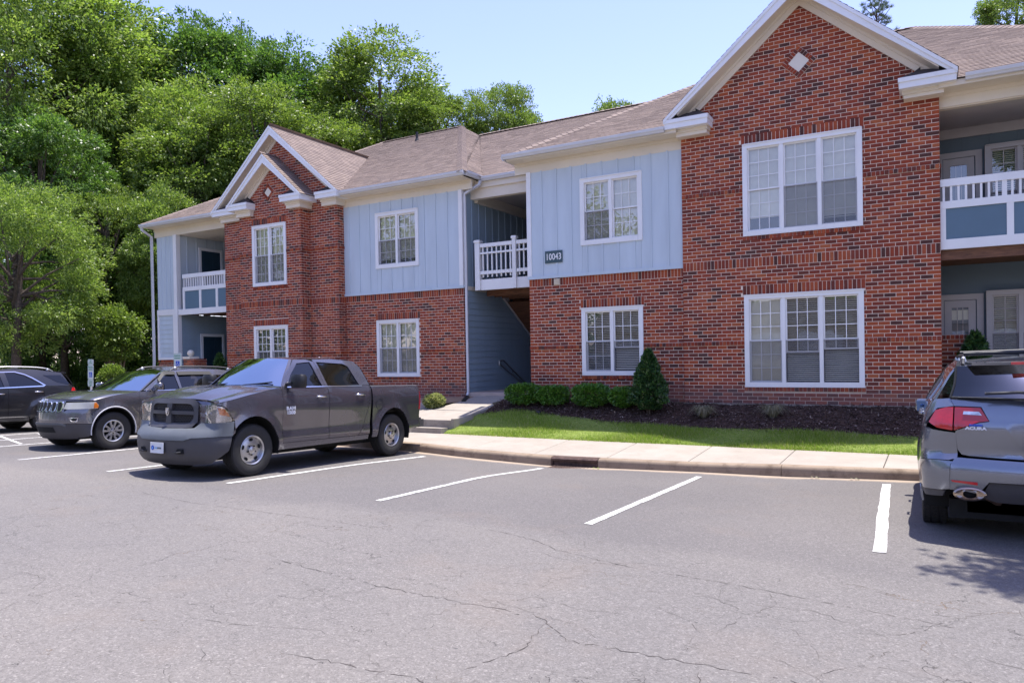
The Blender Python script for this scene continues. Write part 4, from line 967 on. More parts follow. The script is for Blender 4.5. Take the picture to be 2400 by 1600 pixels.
def crown(name, mat, R, rz, nl, nt, ll, leafL=.17, leafW=.085, lobe=(.26, .42), droop=.35, hollow=.55, taper=.0, lobesq=.75):
    """unit: radius R, half height rz, centre at 0. nl lobes, nt twig tips per lobe, ll leaves per tip"""
    P = []
    ld = rdir(nl); rr = RNG.uniform(hollow, 1, nl)**.6
    lc = ld*rr[:, None]; lc[:, :2] *= R*(1-taper*np.clip(lc[:, 2:3], -1, 1)); lc[:, 2] *= rz
    lr = RNG.uniform(*lobe, nl)*R
    lc *= .80
    td = rdir(nl*nt); tr_ = RNG.uniform(.55, 1.0, nl*nt)
    tc = np.repeat(lc, nt, 0)+td*tr_[:, None]*np.repeat(lr, nt)[:, None]*np.array([1, 1, lobesq])
    out = td*.8+tc/np.linalg.norm(tc, axis=1, keepdims=True)*.5; out[:, 2] += .1
    N = nl*nt*ll; c = np.repeat(tc, ll, 0)+RNG.normal(scale=.13, size=(N, 3))*np.array([1, 1, .7])
    d = np.repeat(out, ll, 0)+rdir(N)*.9; d[:, 2] -= droop
    nrm = rdir(N)*1.0; nrm[:, 2] += .8
    q = leaf_quads(c, d, nrm, RNG.uniform(.7, 1.3, N)*leafL, RNG.uniform(.7, 1.2, N)*leafW)
    return np_mesh(name, q, 4, mat), lc
def limbs(mb, base, z0, pts, r0, seg=7):
    top = Vector((base[0], base[1], z0))
    for p in pts:
        p = Vector(p); st = Vector((base[0], base[1], base[2]+(z0-base[2])*random.uniform(.45, 1.0)))
        mid = st.lerp(p, .5)+Vector((random.uniform(-.3, .3), random.uniform(-.3, .3), random.uniform(-.1, .5)))
        mb.tube([st, st.lerp(mid, .5)+Vector((0,0,.1)), mid, p], r0*.38, 5, r2=r0*.07)
CR = {}
CR['oak'] = [crown('crown', M['leaf_oak'], 5, 5, 105, 46, 15, .15, .065, (.16, .28), droop=.2, lobesq=.62) for _ in range(2)]
CR['dark'] = [crown('crown', M['leaf_dark'], 5, 5, 90, 44, 14, .18, .095, (.17, .29), droop=.5, lobesq=.65) for _ in range(2)]
CR['lime'] = [crown('crown', M['leaf_lime'], 5, 5, 90, 44, 14, .155, .09, (.17, .29), droop=.2, lobesq=.65) for _ in range(2)]
CR['open'] = [crown('crown', M['leaf_lime'], 5, 5, 64, 48, 14, .165, .11, (.15, .29), droop=.4, hollow=.35)]
for k, mt in (('oak', 'leaf_oak'), ('dark', 'leaf_dark'), ('lime', 'leaf_lime'), ('open', 'leaf_lime')):
    CR[k+'_t'] = [crown('crown', M[mt], 3, 5, 80, 40, 14, .155, .085, (.24, .42), droop=.25, lobesq=.62)]
    CR[k+'_s'] = [crown('crown', M[mt], 2, 2, 40, 36, 11, .15, .085, (.24, .40), droop=.4)]
CR['myrtle'] = crown('crown', M['leaf_lime'], .95, .95, 26, 22, 8, .13, .075, (.25, .4), droop=.1)
def tree(kind, var, x, y, zc, R, RZ, rot, label, trunk=True, group='trees of the woodland edge', r0=.22, bark='bark', zb=None, cat='tree'):
    zb = gz_(x, y)-.1 if zb is None else zb
    t = empty('tree', (x, y, zb)); tag(t, label, cat, group)
    R0 = Z0 = 5
    if RZ/R > 1.3 and RZ > 2.6: kind += '_t'; R0 = 3; var = 0
    elif R < 2.2: kind += '_s'; R0 = Z0 = 2; var = 0
    me, lc = CR[kind][var]; s = R/R0; sz = RZ/Z0
    o = link('crown', me, t, (x, y, zc)); o.scale = (s, s, sz); o.rotation_euler = (0, 0, rot)
    m = MB(); H = zc-zb
    m.tube([(x, y, zb), (x+.05*H*random.uniform(-1, 1), y, zb+H*.5), (x+random.uniform(-.3, .3), y+random.uniform(-.3, .3), zc+RZ*.4)], r0, 9, r2=r0*.3)
    cr, sr = math.cos(rot), math.sin(rot)
    for c in lc[::3]:
        cx_, cy_, cz_ = c[0]*s, c[1]*s, c[2]*sz; p = Vector((x+cx_*cr-cy_*sr, y+cx_*sr+cy_*cr, zc+cz_))
        st = Vector((x, y, zb+H*random.uniform(.55, .95)+ (RZ*.2 if c[2] > 0 else 0)))
        mid = st.lerp(p, .5)+Vector((0, 0, random.uniform(0, .4)))
        m.tube([st, mid, p], r0*.3, 5, r2=r0*.06)
    m.build('trunk', M[bark], t, smooth=60)
    return t
# ---- shrubs
def shrub(name, cat, label, x, y, R, H, mat, n, leaf=.05, shape='round', group=None, z=None, stems=True, lw=.6):
    zb = gz_(x, y) if z is None else z
    t = empty(name, (x, y, zb)); tag(t, label, cat, group)
    dd = rdir(n); 
    if shape == 'hedge': p = np.sign(dd)*np.abs(dd)**.72; rr = RNG.uniform(.74, 1.0, n)+.09*np.sin(p[:, 0]*6+x*3)*np.cos(p[:, 2]*5)+.06*np.sin(p[:, 0]*13+p[:, 1]*9)
    else: p = dd; rr = RNG.uniform(.70, 1.03, n)+.08*np.sin(dd[:, 0]*7+dd[:, 2]*6+x)
    rr = rr[:, None]*p
    if shape == 'cone':
        h = RNG.beta(1.1, 1.5, n); a = RNG.uniform(0, 6.283, n); rad = R[0]*np.minimum(1, 1.28*(1-h)**.75)*(.60+.40*RNG.random(n)+.12*np.sin(a*3+h*17)+.08*np.sin(a*5-h*29)); lowc = np.clip(h/.12, .55, 1); rad *= lowc
        c = np.stack([x+rad*np.cos(a), y+rad*np.sin(a)*R[1]/R[0], zb+.1+h*(H-.1)], 1); out = np.stack([np.cos(a), np.sin(a), .5*np.ones(n)], 1)
    else:
        c = np.stack([x+rr[:, 0]*R[0], y+rr[:, 1]*R[1], zb+.06+(rr[:, 2]*.5+.5)*(H-.06)], 1); out = p.copy()
    d = out+rdir(n)*.8; d[:, 2] += .25; nr = out*.7+rdir(n)*.7; nr[:, 2] += .4
    q = leaf_quads(c, d, nr, RNG.uniform(.7, 1.3, n)*leaf, RNG.uniform(.8, 1.2, n)*leaf*lw)
    link('foliage', np_mesh('foliage', q, 4, M[mat]), t)
    m = MB()
    for k in range(9):
        a = random.uniform(0, 6.28); r = random.uniform(.3, .75)
        m.tube([(x+.05*math.cos(a), y+.05*math.sin(a), zb-.03), (x+R[0]*.4*r*math.cos(a), y+R[1]*.4*r*math.sin(a), zb+H*.4), (x+R[0]*r*math.cos(a), y+R[1]*r*math.sin(a), zb+H*(.8 if shape != 'cone' else .5))], .012, 5, r2=.004)
    m.build('stem', M['bark'], t)
    return t
tree('oak', 0, -39.27, 19.14, 13.93, 6.08, 7.71, 0.00, 'towering willow oak at the left edge of the photo, its crown reaching the top')
tree('oak', 1, -39.68, 23.55, 16.22, 4.78, 6.49, 1.70, 'tall feathery oak whose crown touches the top edge left of the open sky')
tree('oak', 1, -28.84, 14.04, 3.46, 3.32, 3.73, 3.40, 'low spreading oak hanging over the black SUV at far left')
tree('oak', 0, -36.47, 24.17, 10.77, 3.41, 4.41, 5.10, 'mid height oak with drooping sunlit leaves behind the left porch roof')
tree('dark', 0, -37.47, 28.26, 14.51, 3.76, 6.64, 0.52, 'tall dark glossy leaved tree with its rounded top left of the notch in the skyline')
tree('dark', 1, -36.83, 30.94, 15.27, 3.15, 5.99, 2.22, 'dark leaved tree between the two highest tops behind the small gable')
tree('dark', 1, -33.02, 30.80, 13.86, 3.51, 5.53, 3.92, 'dark glossy tree just left of the bright open crowned maple')
tree('lime', 0, -31.13, 23.75, 8.79, 3.15, 4.68, 5.62, 'yellow green bushy tree directly behind the left porch roof')
tree('lime', 1, -29.36, 25.94, 10.38, 3.13, 4.47, 1.04, 'yellow green tree behind the peak of the left gable')
tree('lime', 0, -27.48, 28.17, 9.66, 2.66, 3.60, 2.74, 'low bright green tree over the slope right of the left gable')
tree('open', 0, -27.37, 32.90, 13.90, 4.04, 5.37, 4.44, 'tall open crowned maple with sky showing through, right of the left gable')
tree('lime', 1, -24.04, 33.64, 12.28, 2.27, 3.20, 6.14, 'small lime green tree between the open maple and the round tree')
tree('lime', 0, -22.06, 37.10, 13.19, 2.96, 3.49, 1.56, 'dense round crowned tree standing above the left roof ridge')
tree('lime', 1, -21.02, 38.84, 12.70, 1.41, 2.22, 3.26, 'little tree top at the right foot of the dense round tree')
tree('lime', 0, -17.20, 43.36, 13.89, 1.61, 2.51, 4.96, 'treetop just peeping over the long middle roof')
tree('open', 0, 3.99, 48.67, 17.78, 2.56, 2.69, 0.38, 'leafy branch tops above the right roof at the corner of the photo')
tree('lime', 1, -31.37, 34.07, 14.57, 2.88, 4.82, 2.08, 'bright tree filling the left shoulder of the open maple')
tree('lime', 0, -27.36, 35.20, 12.51, 3.08, 3.23, 3.78, 'bright tree low behind the right side of the open maple')
tree('oak', 0, -33.61, 24.66, 10.89, 3.10, 4.77, 5.48, 'oak filling the wood between the tall oaks and the yellow green trees')
tree('oak', 1, -38.94, 25.10, 14.08, 3.58, 5.52, 0.90, 'leafy oak just right of the towering pair')
tree('dark', 0, -38.02, 23.19, 3.75, 3.18, 5.13, 2.60, 'low leafy tree to the left of the pale trunked myrtle')
tree('lime', 1, -31.74, 19.32, 5.31, 2.65, 3.38, 4.30, 'sunlit tree filling the wood left of the porch roof')
tree('dark', 0, -33.93, 18.60, 2.25, 3.27, 3.94, 6.00, 'dark understory tree behind the left handicapped sign')
tree('dark', 1, -31.87, 20.93, 2.06, 2.38, 3.85, 1.42, 'shadowy understory tree left of the white downspout')
tree('dark', 0, -40.84, 18.08, 2.11, 4.20, 4.30, 3.12, 'dark understory tree at the far left behind the black SUV')
tree('oak', 1, -29.24, 20.17, 4.81, 1.59, 3.72, 4.82, 'hanging oak branches just left of the porch downspout')
tree('dark', 1, -34.87, 18.13, 7.85, 3.85, 3.94, 0.24, 'dark tree filling the gap behind the towering oak')
tree('dark', 0, -43.71, 28.11, 12.85, 5.36, 7.04, 1.94, 'deep shaded tree filling the wood behind the oaks')
tree('dark', 1, -39.35, 32.87, 8.80, 5.59, 6.76, 3.64, 'shaded tree low behind the left gable')
tree('dark', 0, -32.55, 36.78, 9.50, 4.48, 5.87, 5.34, 'shaded tree low behind the open maple')

def small_tree(x, y, label):
    zb = gz_(x, y); t = empty('crape_myrtle', (x, y, zb)); tag(t, label, 'tree')
    link('crown', CR['myrtle'][0], t, (x, y, 1.35)); o = link('crown', CR['myrtle'][0], t, (x+.15, y-.1, .55)); o.scale = (.8, .8, .6); o.rotation_euler = (0, 0, 2)
    m = MB()
    for k in range(6):
        a = k*1.05; m.tube([(x+.12*math.cos(a), y+.12*math.sin(a), zb-.1), (x+.22*math.cos(a), y+.2*math.sin(a), zb+1.0), (x+.45*math.cos(a), y+.4*math.sin(a), 1.1)], .055, 7, r2=.02)
    m.build('trunk', M['bark_pale'], t, smooth=60)
small_tree(-28.0, 17.35, 'small crape myrtle with several pale trunks left of the porch downspout')
shrub('bright_bush', 'shrub', 'small sunlit bush at the foot of the pale trunked myrtle', -26.7, 16.35, (.5, .45), 1.2, 'leaf_lime', 4000, .09, 'round')
TRL = ['slim bare trunk left of the other shaded trunks in the wood', 'thick trunk in the deep shade behind the black SUV', 'trunk far back in the wood at the left', 'trunk in shade just left of the pale myrtle trunks', 'leftmost shaded trunk behind the black SUV', 'shaded trunk between the left sign and the myrtle', 'thin trunk deep in the wood at the far left']
for i, (x, y) in enumerate([(-40, 21), (-37.5, 23), (-44, 24), (-34.5, 24.5), (-47, 20), (-32, 23.5), (-50, 26)]):
    tree('dark', i % 2, x, y, 9.5, 2.2, 2.6, i, TRL[i], group='trees in the shade of the wood', r0=random.uniform(.12, .22))
def undergrowth(n, x0, x1, y0, y1, hmax):
    x = RNG.uniform(x0, x1, n); y = RNG.uniform(y0, y1, n); k = .5+.5*np.sin(x*1.3+np.sin(y*1.1)*2)
    z = -1.3+RNG.random(n)**1.4*hmax*(.35+.65*k); d = rdir(n); d[:, 2] += .2; nr = rdir(n); nr[:, 2] += .8
    q = leaf_quads(np.stack([x, y, z], 1), d, nr, RNG.uniform(.10, .24, n), RNG.uniform(.06, .12, n)); return np_mesh('undergrowth', q, 4, M['leaf_oak'])
tag(link('undergrowth', undergrowth(42000, -62, -26, 19.5, 31, 2.6)), 'mixed low leafy undergrowth along the foot of the wood', 'undergrowth', kind='stuff')
tag(link('far_woods', undergrowth(45000, -80, 6, 48, 58, 11)), 'dense far wood seen in the gaps behind the trees', 'woods', kind='stuff')
# pine top above the right roof
def pine(x, y, z0, z1, label):
    zb = -1.2; t = empty('pine_tree', (x, y, zb)); tag(t, label, 'tree')
    m = MB(); m.tube([(x, y, zb), (x, y, z1-.3)], .2, 8, r2=.05); C_ = []; D_ = []
    for i in range(34):
        z = z0+(z1-z0)*i/33; r = (1.9-1.3*i/33)*random.uniform(.6, 1.1); a = i*2.4; e = Vector((x+r*math.cos(a), y+r*math.sin(a), z+.5)); s = Vector((x, y, z-.2)); m.tube([s, s.lerp(e, .6)+Vector((0,0,-.1)), e], .04, 5, r2=.012)
        for j in range(5):
            p = s.lerp(e, random.uniform(.55, 1))+Vector((random.uniform(-.2, .2), random.uniform(-.2, .2), random.uniform(0, .25)))
            for q in range(60): C_.append(tuple(p)); v = Vector((random.gauss(0, .5), random.gauss(0, .5), random.uniform(.1, 1.2))).normalized(); D_.append(tuple(v))
    m.build('trunk', M['bark'], t, smooth=60); C_ = np.array(C_); D_ = np.array(D_); n = len(C_)
    link('needles', np_mesh('needles', leaf_quads(C_, D_, rdir(n), RNG.uniform(.2, .34, n), np.full(n, .014)), 4, M['needle']), t)
M['needle'] = mk_leaf('pine_needle', (.05,.085,.035), (.08,.12,.05), (.12,.16,.08), .2)
pine(-2.85, 51.7, 17.5, 21.5, 'pine top with tufted needles above the right slope of the right gable')
# tree on the island right of the frame whose shade falls by the parked car
t = tree('open', 0, 2.72, 8.95, 6.9, 1.65, 1.5, .7, 'tree just outside the right edge whose shade falls behind the SUV with red lamps', r0=.12, zb=-1.9)
# ---- lawn
def in_lawn(n):
    x = RNG.uniform(-10.1, 3.0, n); ge = np.interp(x, [-10.2, -9.85, -9.0, -8.0, -7.0, -6.2, -4.5, -3.3, -1.84, -.28, 5], [14.85, 15.3, 15.56, 15.42, 15.27, 15.09, 14.95, 14.98, 14.97, 14.9, 14.9])
    y = SBY+RNG.uniform(-.03, 1.06, n)*(ge-SBY); y += RNG.normal(scale=.015, size=n); return x, y
n = 120000; x, y = in_lawn(n); zw = np.where(x > -10, -1.12, -1.27); z = -1.84+(zw+1.84)*np.clip((y-SBY)/(16.35-SBY), 0, 1)-.005
hgt = RNG.uniform(.045, .12, n)*(1+.35*np.sin(x*2.1+np.sin(y*5)))
c = np.stack([x, y, z], 1); lean = RNG.normal(scale=.55, size=(n, 2)); d = np.stack([lean[:, 0], lean[:, 1]-.1, np.ones(n)], 1); d /= np.linalg.norm(d, axis=1, keepdims=True)
sd_ = rdir(n); sd_[:, 2] = 0; sd_ /= np.linalg.norm(sd_, axis=1, keepdims=True)+1e-6; w = RNG.uniform(.004, .008, n)[:, None]
tip = c+d*hgt[:, None]; tip[:, 2] -= .2*hgt*np.abs(lean).sum(1)
gq = np.stack([c-sd_*w, c+sd_*w, tip], 1)
def mk_grass():
    m = NB('lawn_grass'); P = m.n('ShaderNodeNewGeometry').outputs['Position']; r = m.rnd(); t = m.t
    c = m.ramp(r, [(0, (.15,.26,.02)), (.45, (.27,.41,.04)), (.8, (.39,.50,.08)), (.95, (.52,.48,.24))])
    c = m.mix(m.math('MULTIPLY', m.ramp(m.noise(1.1, 5, .6, P), [(.5, 0.), (.75, 1.)]), .55), c, (.46,.50,.18))
    m.set(Base_Color=c, Roughness=.5); tr = m.n('ShaderNodeBsdfTranslucent'); m.put(tr.inputs[0], c)
    mx = m.n('ShaderNodeMixShader', in0=.4); t.links.new(m.b.outputs[0], mx.inputs[1]); t.links.new(tr.outputs[0], mx.inputs[2]); t.links.new(mx.outputs[0], m.out.inputs[0]); return m.mat
M['grass'] = mk_grass()
tag(link('lawn_grass', np_mesh('lawn_grass', gq, 3, M['grass'])), 'narrow strip of bright green grass between the sidewalk and the mulch bed', 'grass', kind='stuff')
# ---- mulch chips
n = 16000; x = RNG.uniform(-9.7, 4, n); ge = np.interp(x, [-10.2, -9.85, -9.0, -8.0, -7.0, -6.2, -4.5, -3.3, -1.84, -.28, 5], [14.85, 15.3, 15.56, 15.42, 15.27, 15.09, 14.95, 14.98, 14.97, 14.9, 14.9])
y = ge+RNG.uniform(-.03, 1, n)*(16.3-ge); z = -1.84+(.72)*np.clip((y-SBY)/(16.35-SBY), 0, 1)+.02+RNG.uniform(0, .02, n)
d = rdir(n); d[:, 2] *= .35; nr = rdir(n)*.5; nr[:, 2] += 1
q = leaf_quads(np.stack([x, y, z], 1), d, nr, RNG.uniform(.03, .10, n), RNG.uniform(.01, .03, n))
def mk_chip():
    m = NB('bark_mulch_chip'); m.set(Base_Color=m.ramp(m.rnd(), [(0, (.03,.018,.016)), (.45, (.085,.05,.042)), (.8, (.15,.092,.075)), (.95, (.36,.28,.22))]), Roughness=.9); return m.mat
M['chip'] = mk_chip()
tag(link('bark_mulch', np_mesh('bark_mulch', q, 4, M['chip'])), 'dark brown bark mulch along the foot of the brick wall', 'mulch', kind='stuff')
hg = 'low clipped hedge bushes at the brick wall'
shrub('hedge_bush', 'shrub', 'clipped green hedge bush at the path end of the row', -8.86, 15.98, (.43, .36), .54, 'leaf_hedge', 9000, .05, 'hedge', hg)
shrub('hedge_bush', 'shrub', 'clipped hedge bush with a bare brown patch, second from the path', -8.05, 16.0, (.36, .33), .48, 'leaf_hedge', 7500, .05, 'hedge', hg)
shrub('hedge_bush', 'shrub', 'rounded green hedge bush under the left end of the paired window', -7.02, 15.95, (.43, .36), .55, 'leaf_hedge', 8500, .05, 'hedge', hg)
shrub('hedge_bush', 'shrub', 'thin hedge bush with a brown hollow beside the tall cone shaped shrub', -6.2, 15.9, (.34, .30), .50, 'leaf_hedge', 6000, .05, 'round', hg)
shrub('cone_shrub', 'shrub', 'tall cone shaped evergreen shrub in front of the brick wall', -5.50, 15.68, (.40, .36), 1.44, 'leaf_holly', 11000, .065, 'cone')
shrub('round_bush', 'shrub', 'small variegated yellow green bush behind the pickup tail', -11.45, 15.75, (.27, .26), .46, 'leaf_varie', 4500, .05, 'round')
shrub('porch_shrub', 'shrub', 'dark shrub in front of the left porch door beside the brick', -21.1, 16.7, (.42, .35), 1.55, 'leaf_holly', 5000, .09, 'cone', z=-1.3)
shrub('porch_shrub', 'shrub', 'dark leafy shrub above the roof of the right hand SUV', .72, 17.0, (.42, .35), 1.45, 'leaf_holly', 5000, .09, 'cone', z=-1.15)
def dry_grass(x, y, label, n=420):
    zb = gz_(x, y); a = RNG.uniform(0, 6.283, n); L = RNG.uniform(.25, .5, n); o = []
    m = MB()
    for i in range(n):
        dx, dy = math.cos(a[i]), math.sin(a[i]); l = L[i]; b = Vector((x+dx*random.uniform(0, .08), y+dy*random.uniform(0, .06), zb)); s = Vector((-dy, dx, 0))*.003
        k = random.uniform(.35, .95); p1 = b+Vector((dx*l*k*.5, dy*l*k*.5, l*.55)); p2 = b+Vector((dx*l*k*1.1, dy*l*k*1.1, l*(.75-k*.7)))
        m.add([b-s, b+s, p1+s, p1-s, p2], [(0, 1, 2, 3), (3, 2, 4)])
    tag(m.build('grass_tuft', M['drygrass']), label, 'grass tuft', 'drooping pale ornamental grasses in the mulch')
M['drygrass'] = mk_leaf('pale_grass_blade', (.10,.11,.06), (.22,.21,.13), (.36,.33,.22), .3, .6)
dry_grass(-4.25, 15.55, 'pale drooping grass tuft below the corner of the gable wall'); dry_grass(-2.85, 15.65, 'pale drooping grass tuft under the wide ground floor window', 330)
# ================================================================== vehicles
def mk_carpaint(name, col, rough=.28, metal=.55, flake=.5):
    m = NB(name); n = m.noise(900, 2, .5)
    c = m.mix(m.math('MULTIPLY', m.ramp(n, [(.4, 0.), (.7, 1.)]), .25), col, tuple(min(1, x*2.2+.02) for x in col))
    dust = m.ramp(m.noise(2.0, 2, .5), [(.35, .0), (.8, .03)])
    c = m.mix(dust, c, (.28,.25,.22))
    m.set(Base_Color=c, Metallic=metal, Roughness=m.math('ADD', rough, m.math('MULTIPLY', dust, .8)), Coat_Weight=1.0, Coat_Roughness=.03); return m.mat
M['p_truck'] = mk_carpaint('granite_gray_car_paint', (.108,.102,.124), .26, .7); M['p_jeep'] = mk_carpaint('gray_car_paint', (.135,.132,.145), .26, .7); M['p_acura'] = mk_carpaint('silver_gray_car_paint', (.20,.215,.25), .25, .8); M['p_black'] = mk_carpaint('black_car_paint', (.016,.016,.02), metal=.3)
M['plas'] = plain('charcoal_plastic', (.055,.053,.058), .55, var=.1); M['plas2'] = plain('gray_textured_bumper', (.10,.11,.12), .5, var=.08); M['tyre'] = plain('tyre_rubber', (.022,.021,.021), .8, var=.2, scale=8)
M['chrome'] = plain('chrome', (.80,.80,.82), .12, 1.0, var=.02); M['exh'] = plain('bronze_tinted_exhaust', (.42,.33,.26), .22, 1.0, var=.15)
M['mirg'] = plain('blue_mirror_glass', (.10,.17,.36), .05, 1.0, var=.01)
M['silver'] = plain('bright_silver_lettering', (.78,.78,.80), .3, var=.02)
M['steelrim'] = plain('chromed_steel_rim', (.50,.49,.49), .30, .9, var=.08)
M['alloy'] = plain('painted_alloy', (.50,.50,.50), .35, .8, var=.05)
M['rubber'] = plain('black_seal', (.01,.01,.01), .6); M['under'] = plain('dark_underbody', (.008,.008,.008), .9)
M['lens'] = mk_glass('clear_lens', (.95,.95,.97), .08); M['lensback'] = plain('lamp_reflector', (.60,.60,.62), .18, .8, var=.35, scale=14)
M['amber'] = plain('amber_lens', (.85,.22,.02), .2, coat=1); M['hazy'] = plain('yellowed_lamp_lens', (.64,.62,.52), .25, coat=.6, var=.1)
M['red'] = plain('red_lamp_lens', (.55,.01,.015), .15, coat=1, var=.15, scale=14); M['red2'] = plain('dark_red_lamp_lens', (.38,.005,.01), .15, coat=1)
def mk_carglass(name, tint, fac, gc=(1,1,1)):
    m = NB(name); t = m.t; t.nodes.remove(m.b); fr = m.n('ShaderNodeFresnel', i_IOR=1.5).outputs[0]; f = m.math('ADD', m.math('MULTIPLY', fr, .85), fac)
    g = m.n('ShaderNodeBsdfGlossy', i_Color=(*gc, 1), i_Roughness=0.01); tr = m.n('ShaderNodeBsdfTransparent', i_Color=(*tint, 1))
    mx = m.n('ShaderNodeMixShader'); m.put(mx.inputs[0], f); t.links.new(tr.outputs[0], mx.inputs[1]); t.links.new(g.outputs[0], mx.inputs[2]); t.links.new(mx.outputs[0], m.out.inputs[0]); return m.mat
M['wind'] = mk_carglass('windshield_glass', (.50,.60,.53), .0, (.55,.62,.70)); M['tint'] = mk_carglass('tinted_car_glass', (.05,.05,.06), .03)
def pchip(xs, ys):
    """smooth monotone-ish interpolation"""
    xs = np.array(xs, float); ys = np.array(ys, float); d = np.diff(ys)/np.diff(xs); m = np.zeros(len(xs)); m[1:-1] = np.where(d[:-1]*d[1:] > 0, 2*d[:-1]*d[1:]/(d[:-1]+d[1:]+1e-12), 0); m[0] = d[0]; m[-1] = d[-1]
    def f(x):
        if x <= xs[0]: return float(ys[0])
        if x >= xs[-1]: return float(ys[-1])
        i = int(np.searchsorted(xs, x)-1); h = xs[i+1]-xs[i]; t = (x-xs[i])/h
        return float((2*t**3-3*t*t+1)*ys[i]+(t**3-2*t*t+t)*h*m[i]+(-2*t**3+3*t*t)*ys[i+1]+(t**3-t*t)*h*m[i+1])
    return f
class Skin:
    """vertical body skin of a vehicle. Local frame: x back from the nose, y to the vehicle's right, z up. Modelled for y<0 and mirrored."""
    def __init__(s, L, W, bowF, rF, bowR, rR, tf, ts, tr, arches=(), flare=.025, ra=.45, sidebow=.02):
        s.L, s.W = L, W; s.tf, s.ts, s.tr = tf, ts, tr; s.arches = arches; s.flare = flare; s.ra = ra
        pts = []; n = 60
        # superellipse-like plan outline
        for i in range(n+1):                       # front to corner
            y = (W-rF)*i/n; pts.append((bowF*(y/(W-rF))**2, y))
        x0 = bowF; sl = 2*bowF/(W-rF); a0 = math.atan(sl)
        for i in range(1, 25):
            a = a0+(math.pi/2-a0)*i/24; k = i/24
            px = x0+rF*(math.sin(a)*0+(1-math.cos(a))*1.0-(1-math.cos(a0))); py = (W-rF)+rF*(math.sin(a)-math.sin(a0))/(1-math.sin(a0))
            pts.append((px, py))
        xs = pts[-1][0]; xe = L-bowR-rR; m = 160
        for i in range(1, m+1):
            x = xs+(xe-xs)*i/m; t = i/m; pts.append((x, W+sidebow*math.sin(math.pi*t)*.5))
        for i in range(1, 25):
            a = math.pi/2*i/24; pts.append((xe+rR*math.sin(a), W-rR+rR*math.cos(a)))
        for i in range(1, n+1):
            y = (W-rR)*(1-i/n); pts.append((L-bowR*(y/(W-rR))**2, y))
        P = np.array(pts); ds = np.r_[0, np.cumsum(np.hypot(*np.diff(P, axis=0).T))]; s.tot = ds[-1]
        s.ss = np.linspace(0, s.tot, 500); s.px = np.interp(s.ss, ds, P[:, 0]); s.py = np.interp(s.ss, ds, P[:, 1])
        k = np.ones(9)/9; sm = lambda a: np.convolve(np.pad(a, 4, 'edge'), k, 'valid')
        tx = np.gradient(sm(s.px)); ty = np.gradient(sm(s.py)); l = np.hypot(tx, ty); s.nx, s.ny = -(-ty/l), -(tx/l)*-1
        s.nx = -ty/l; s.ny = tx/l                 # outward for this travel direction
        s.sF = float(ds[n]); s.sS = float(ds[n+24]); s.sE = float(ds[n+24+m])
    def S(s, x): return float(np.interp(x, s.px[(s.ss >= s.sF)&(s.ss <= s.sE+.35)], s.ss[(s.ss >= s.sF)&(s.ss <= s.sE+.35)]))
    def SF(s, y): k = s.ss <= s.sS; return float(np.interp(y, s.py[k], s.ss[k]))
    def SR(s, y): k = s.ss >= s.sE; return float(np.interp(-y, -s.py[k], s.ss[k]))
    def at(s, q, z, off=0.0):
        x = float(np.interp(q, s.ss, s.px)); y = float(np.interp(q, s.ss, s.py)); nx = float(np.interp(q, s.ss, s.nx)); ny = float(np.interp(q, s.ss, s.ny))
        l = math.hypot(nx, ny); nx /= l; ny /= l
        wf = max(0, -nx)**2; wr = max(0, nx)**2; ws = ny*ny
        ins = wf*s.tf(z)+ws*s.ts(z)+wr*s.tr(z); fl = 0
        for ax, az in s.arches:
            r = math.hypot(x-ax, z-az)
            if z > az-.25: fl = max(fl, s.flare*math.exp(-((r-s.ra)/.085)**2) if r > s.ra else s.flare)
        ins -= fl*ws
        o = off-ins
        return Vector((x+nx*o, max(0, y+ny*o) if q < s.sF or q > s.sE else y+ny*o, z))
def resample(poly, h):
    out = []
    for i in range(len(poly)):
        a, b = poly[i], poly[(i+1) % len(poly)]; d = math.hypot(b[0]-a[0], b[1]-a[1]); n = max(1, int(math.ceil(d/h)))
        for k in range(n): out.append((a[0]+(b[0]-a[0])*k/n, a[1]+(b[1]-a[1])*k/n))
    return out
def cdt(poly, h):
    bd = resample(poly, h); n = len(bd); xs = [p[0] for p in bd]; ys = [p[1] for p in bd]
    inner = []; P = [Vector(p) for p in bd]
    def inside(x, y):
        c = False; j = n-1
        for i in range(n):
            if (bd[i][1] > y) != (bd[j][1] > y) and x < (bd[j][0]-bd[i][0])*(y-bd[i][1])/(bd[j][1]-bd[i][1])+bd[i][0]: c = not c
            j = i
        return c
    bx = np.array(bd)
    i0, i1 = math.floor(min(xs)/h), math.ceil(max(xs)/h); j0, j1 = math.floor(min(ys)/h), math.ceil(max(ys)/h)
    for j in range(j0, j1+1):
        for i in range(i0, i1+1):
            x, y = (i+.5*(j & 1))*h, j*h*.9
            if inside(x, y) and np.min((bx[:, 0]-x)**2+(bx[:, 1]-y)**2) > (.45*h)**2: inner.append((x, y))
    vs, es, fs, *_ = geometry.delaunay_2d_cdt([Vector(p) for p in bd+inner], [(i, (i+1) % n) for i in range(n)], [list(range(n))], 1, 1e-5)
    return [tuple(v) for v in vs], [tuple(f) for f in fs]
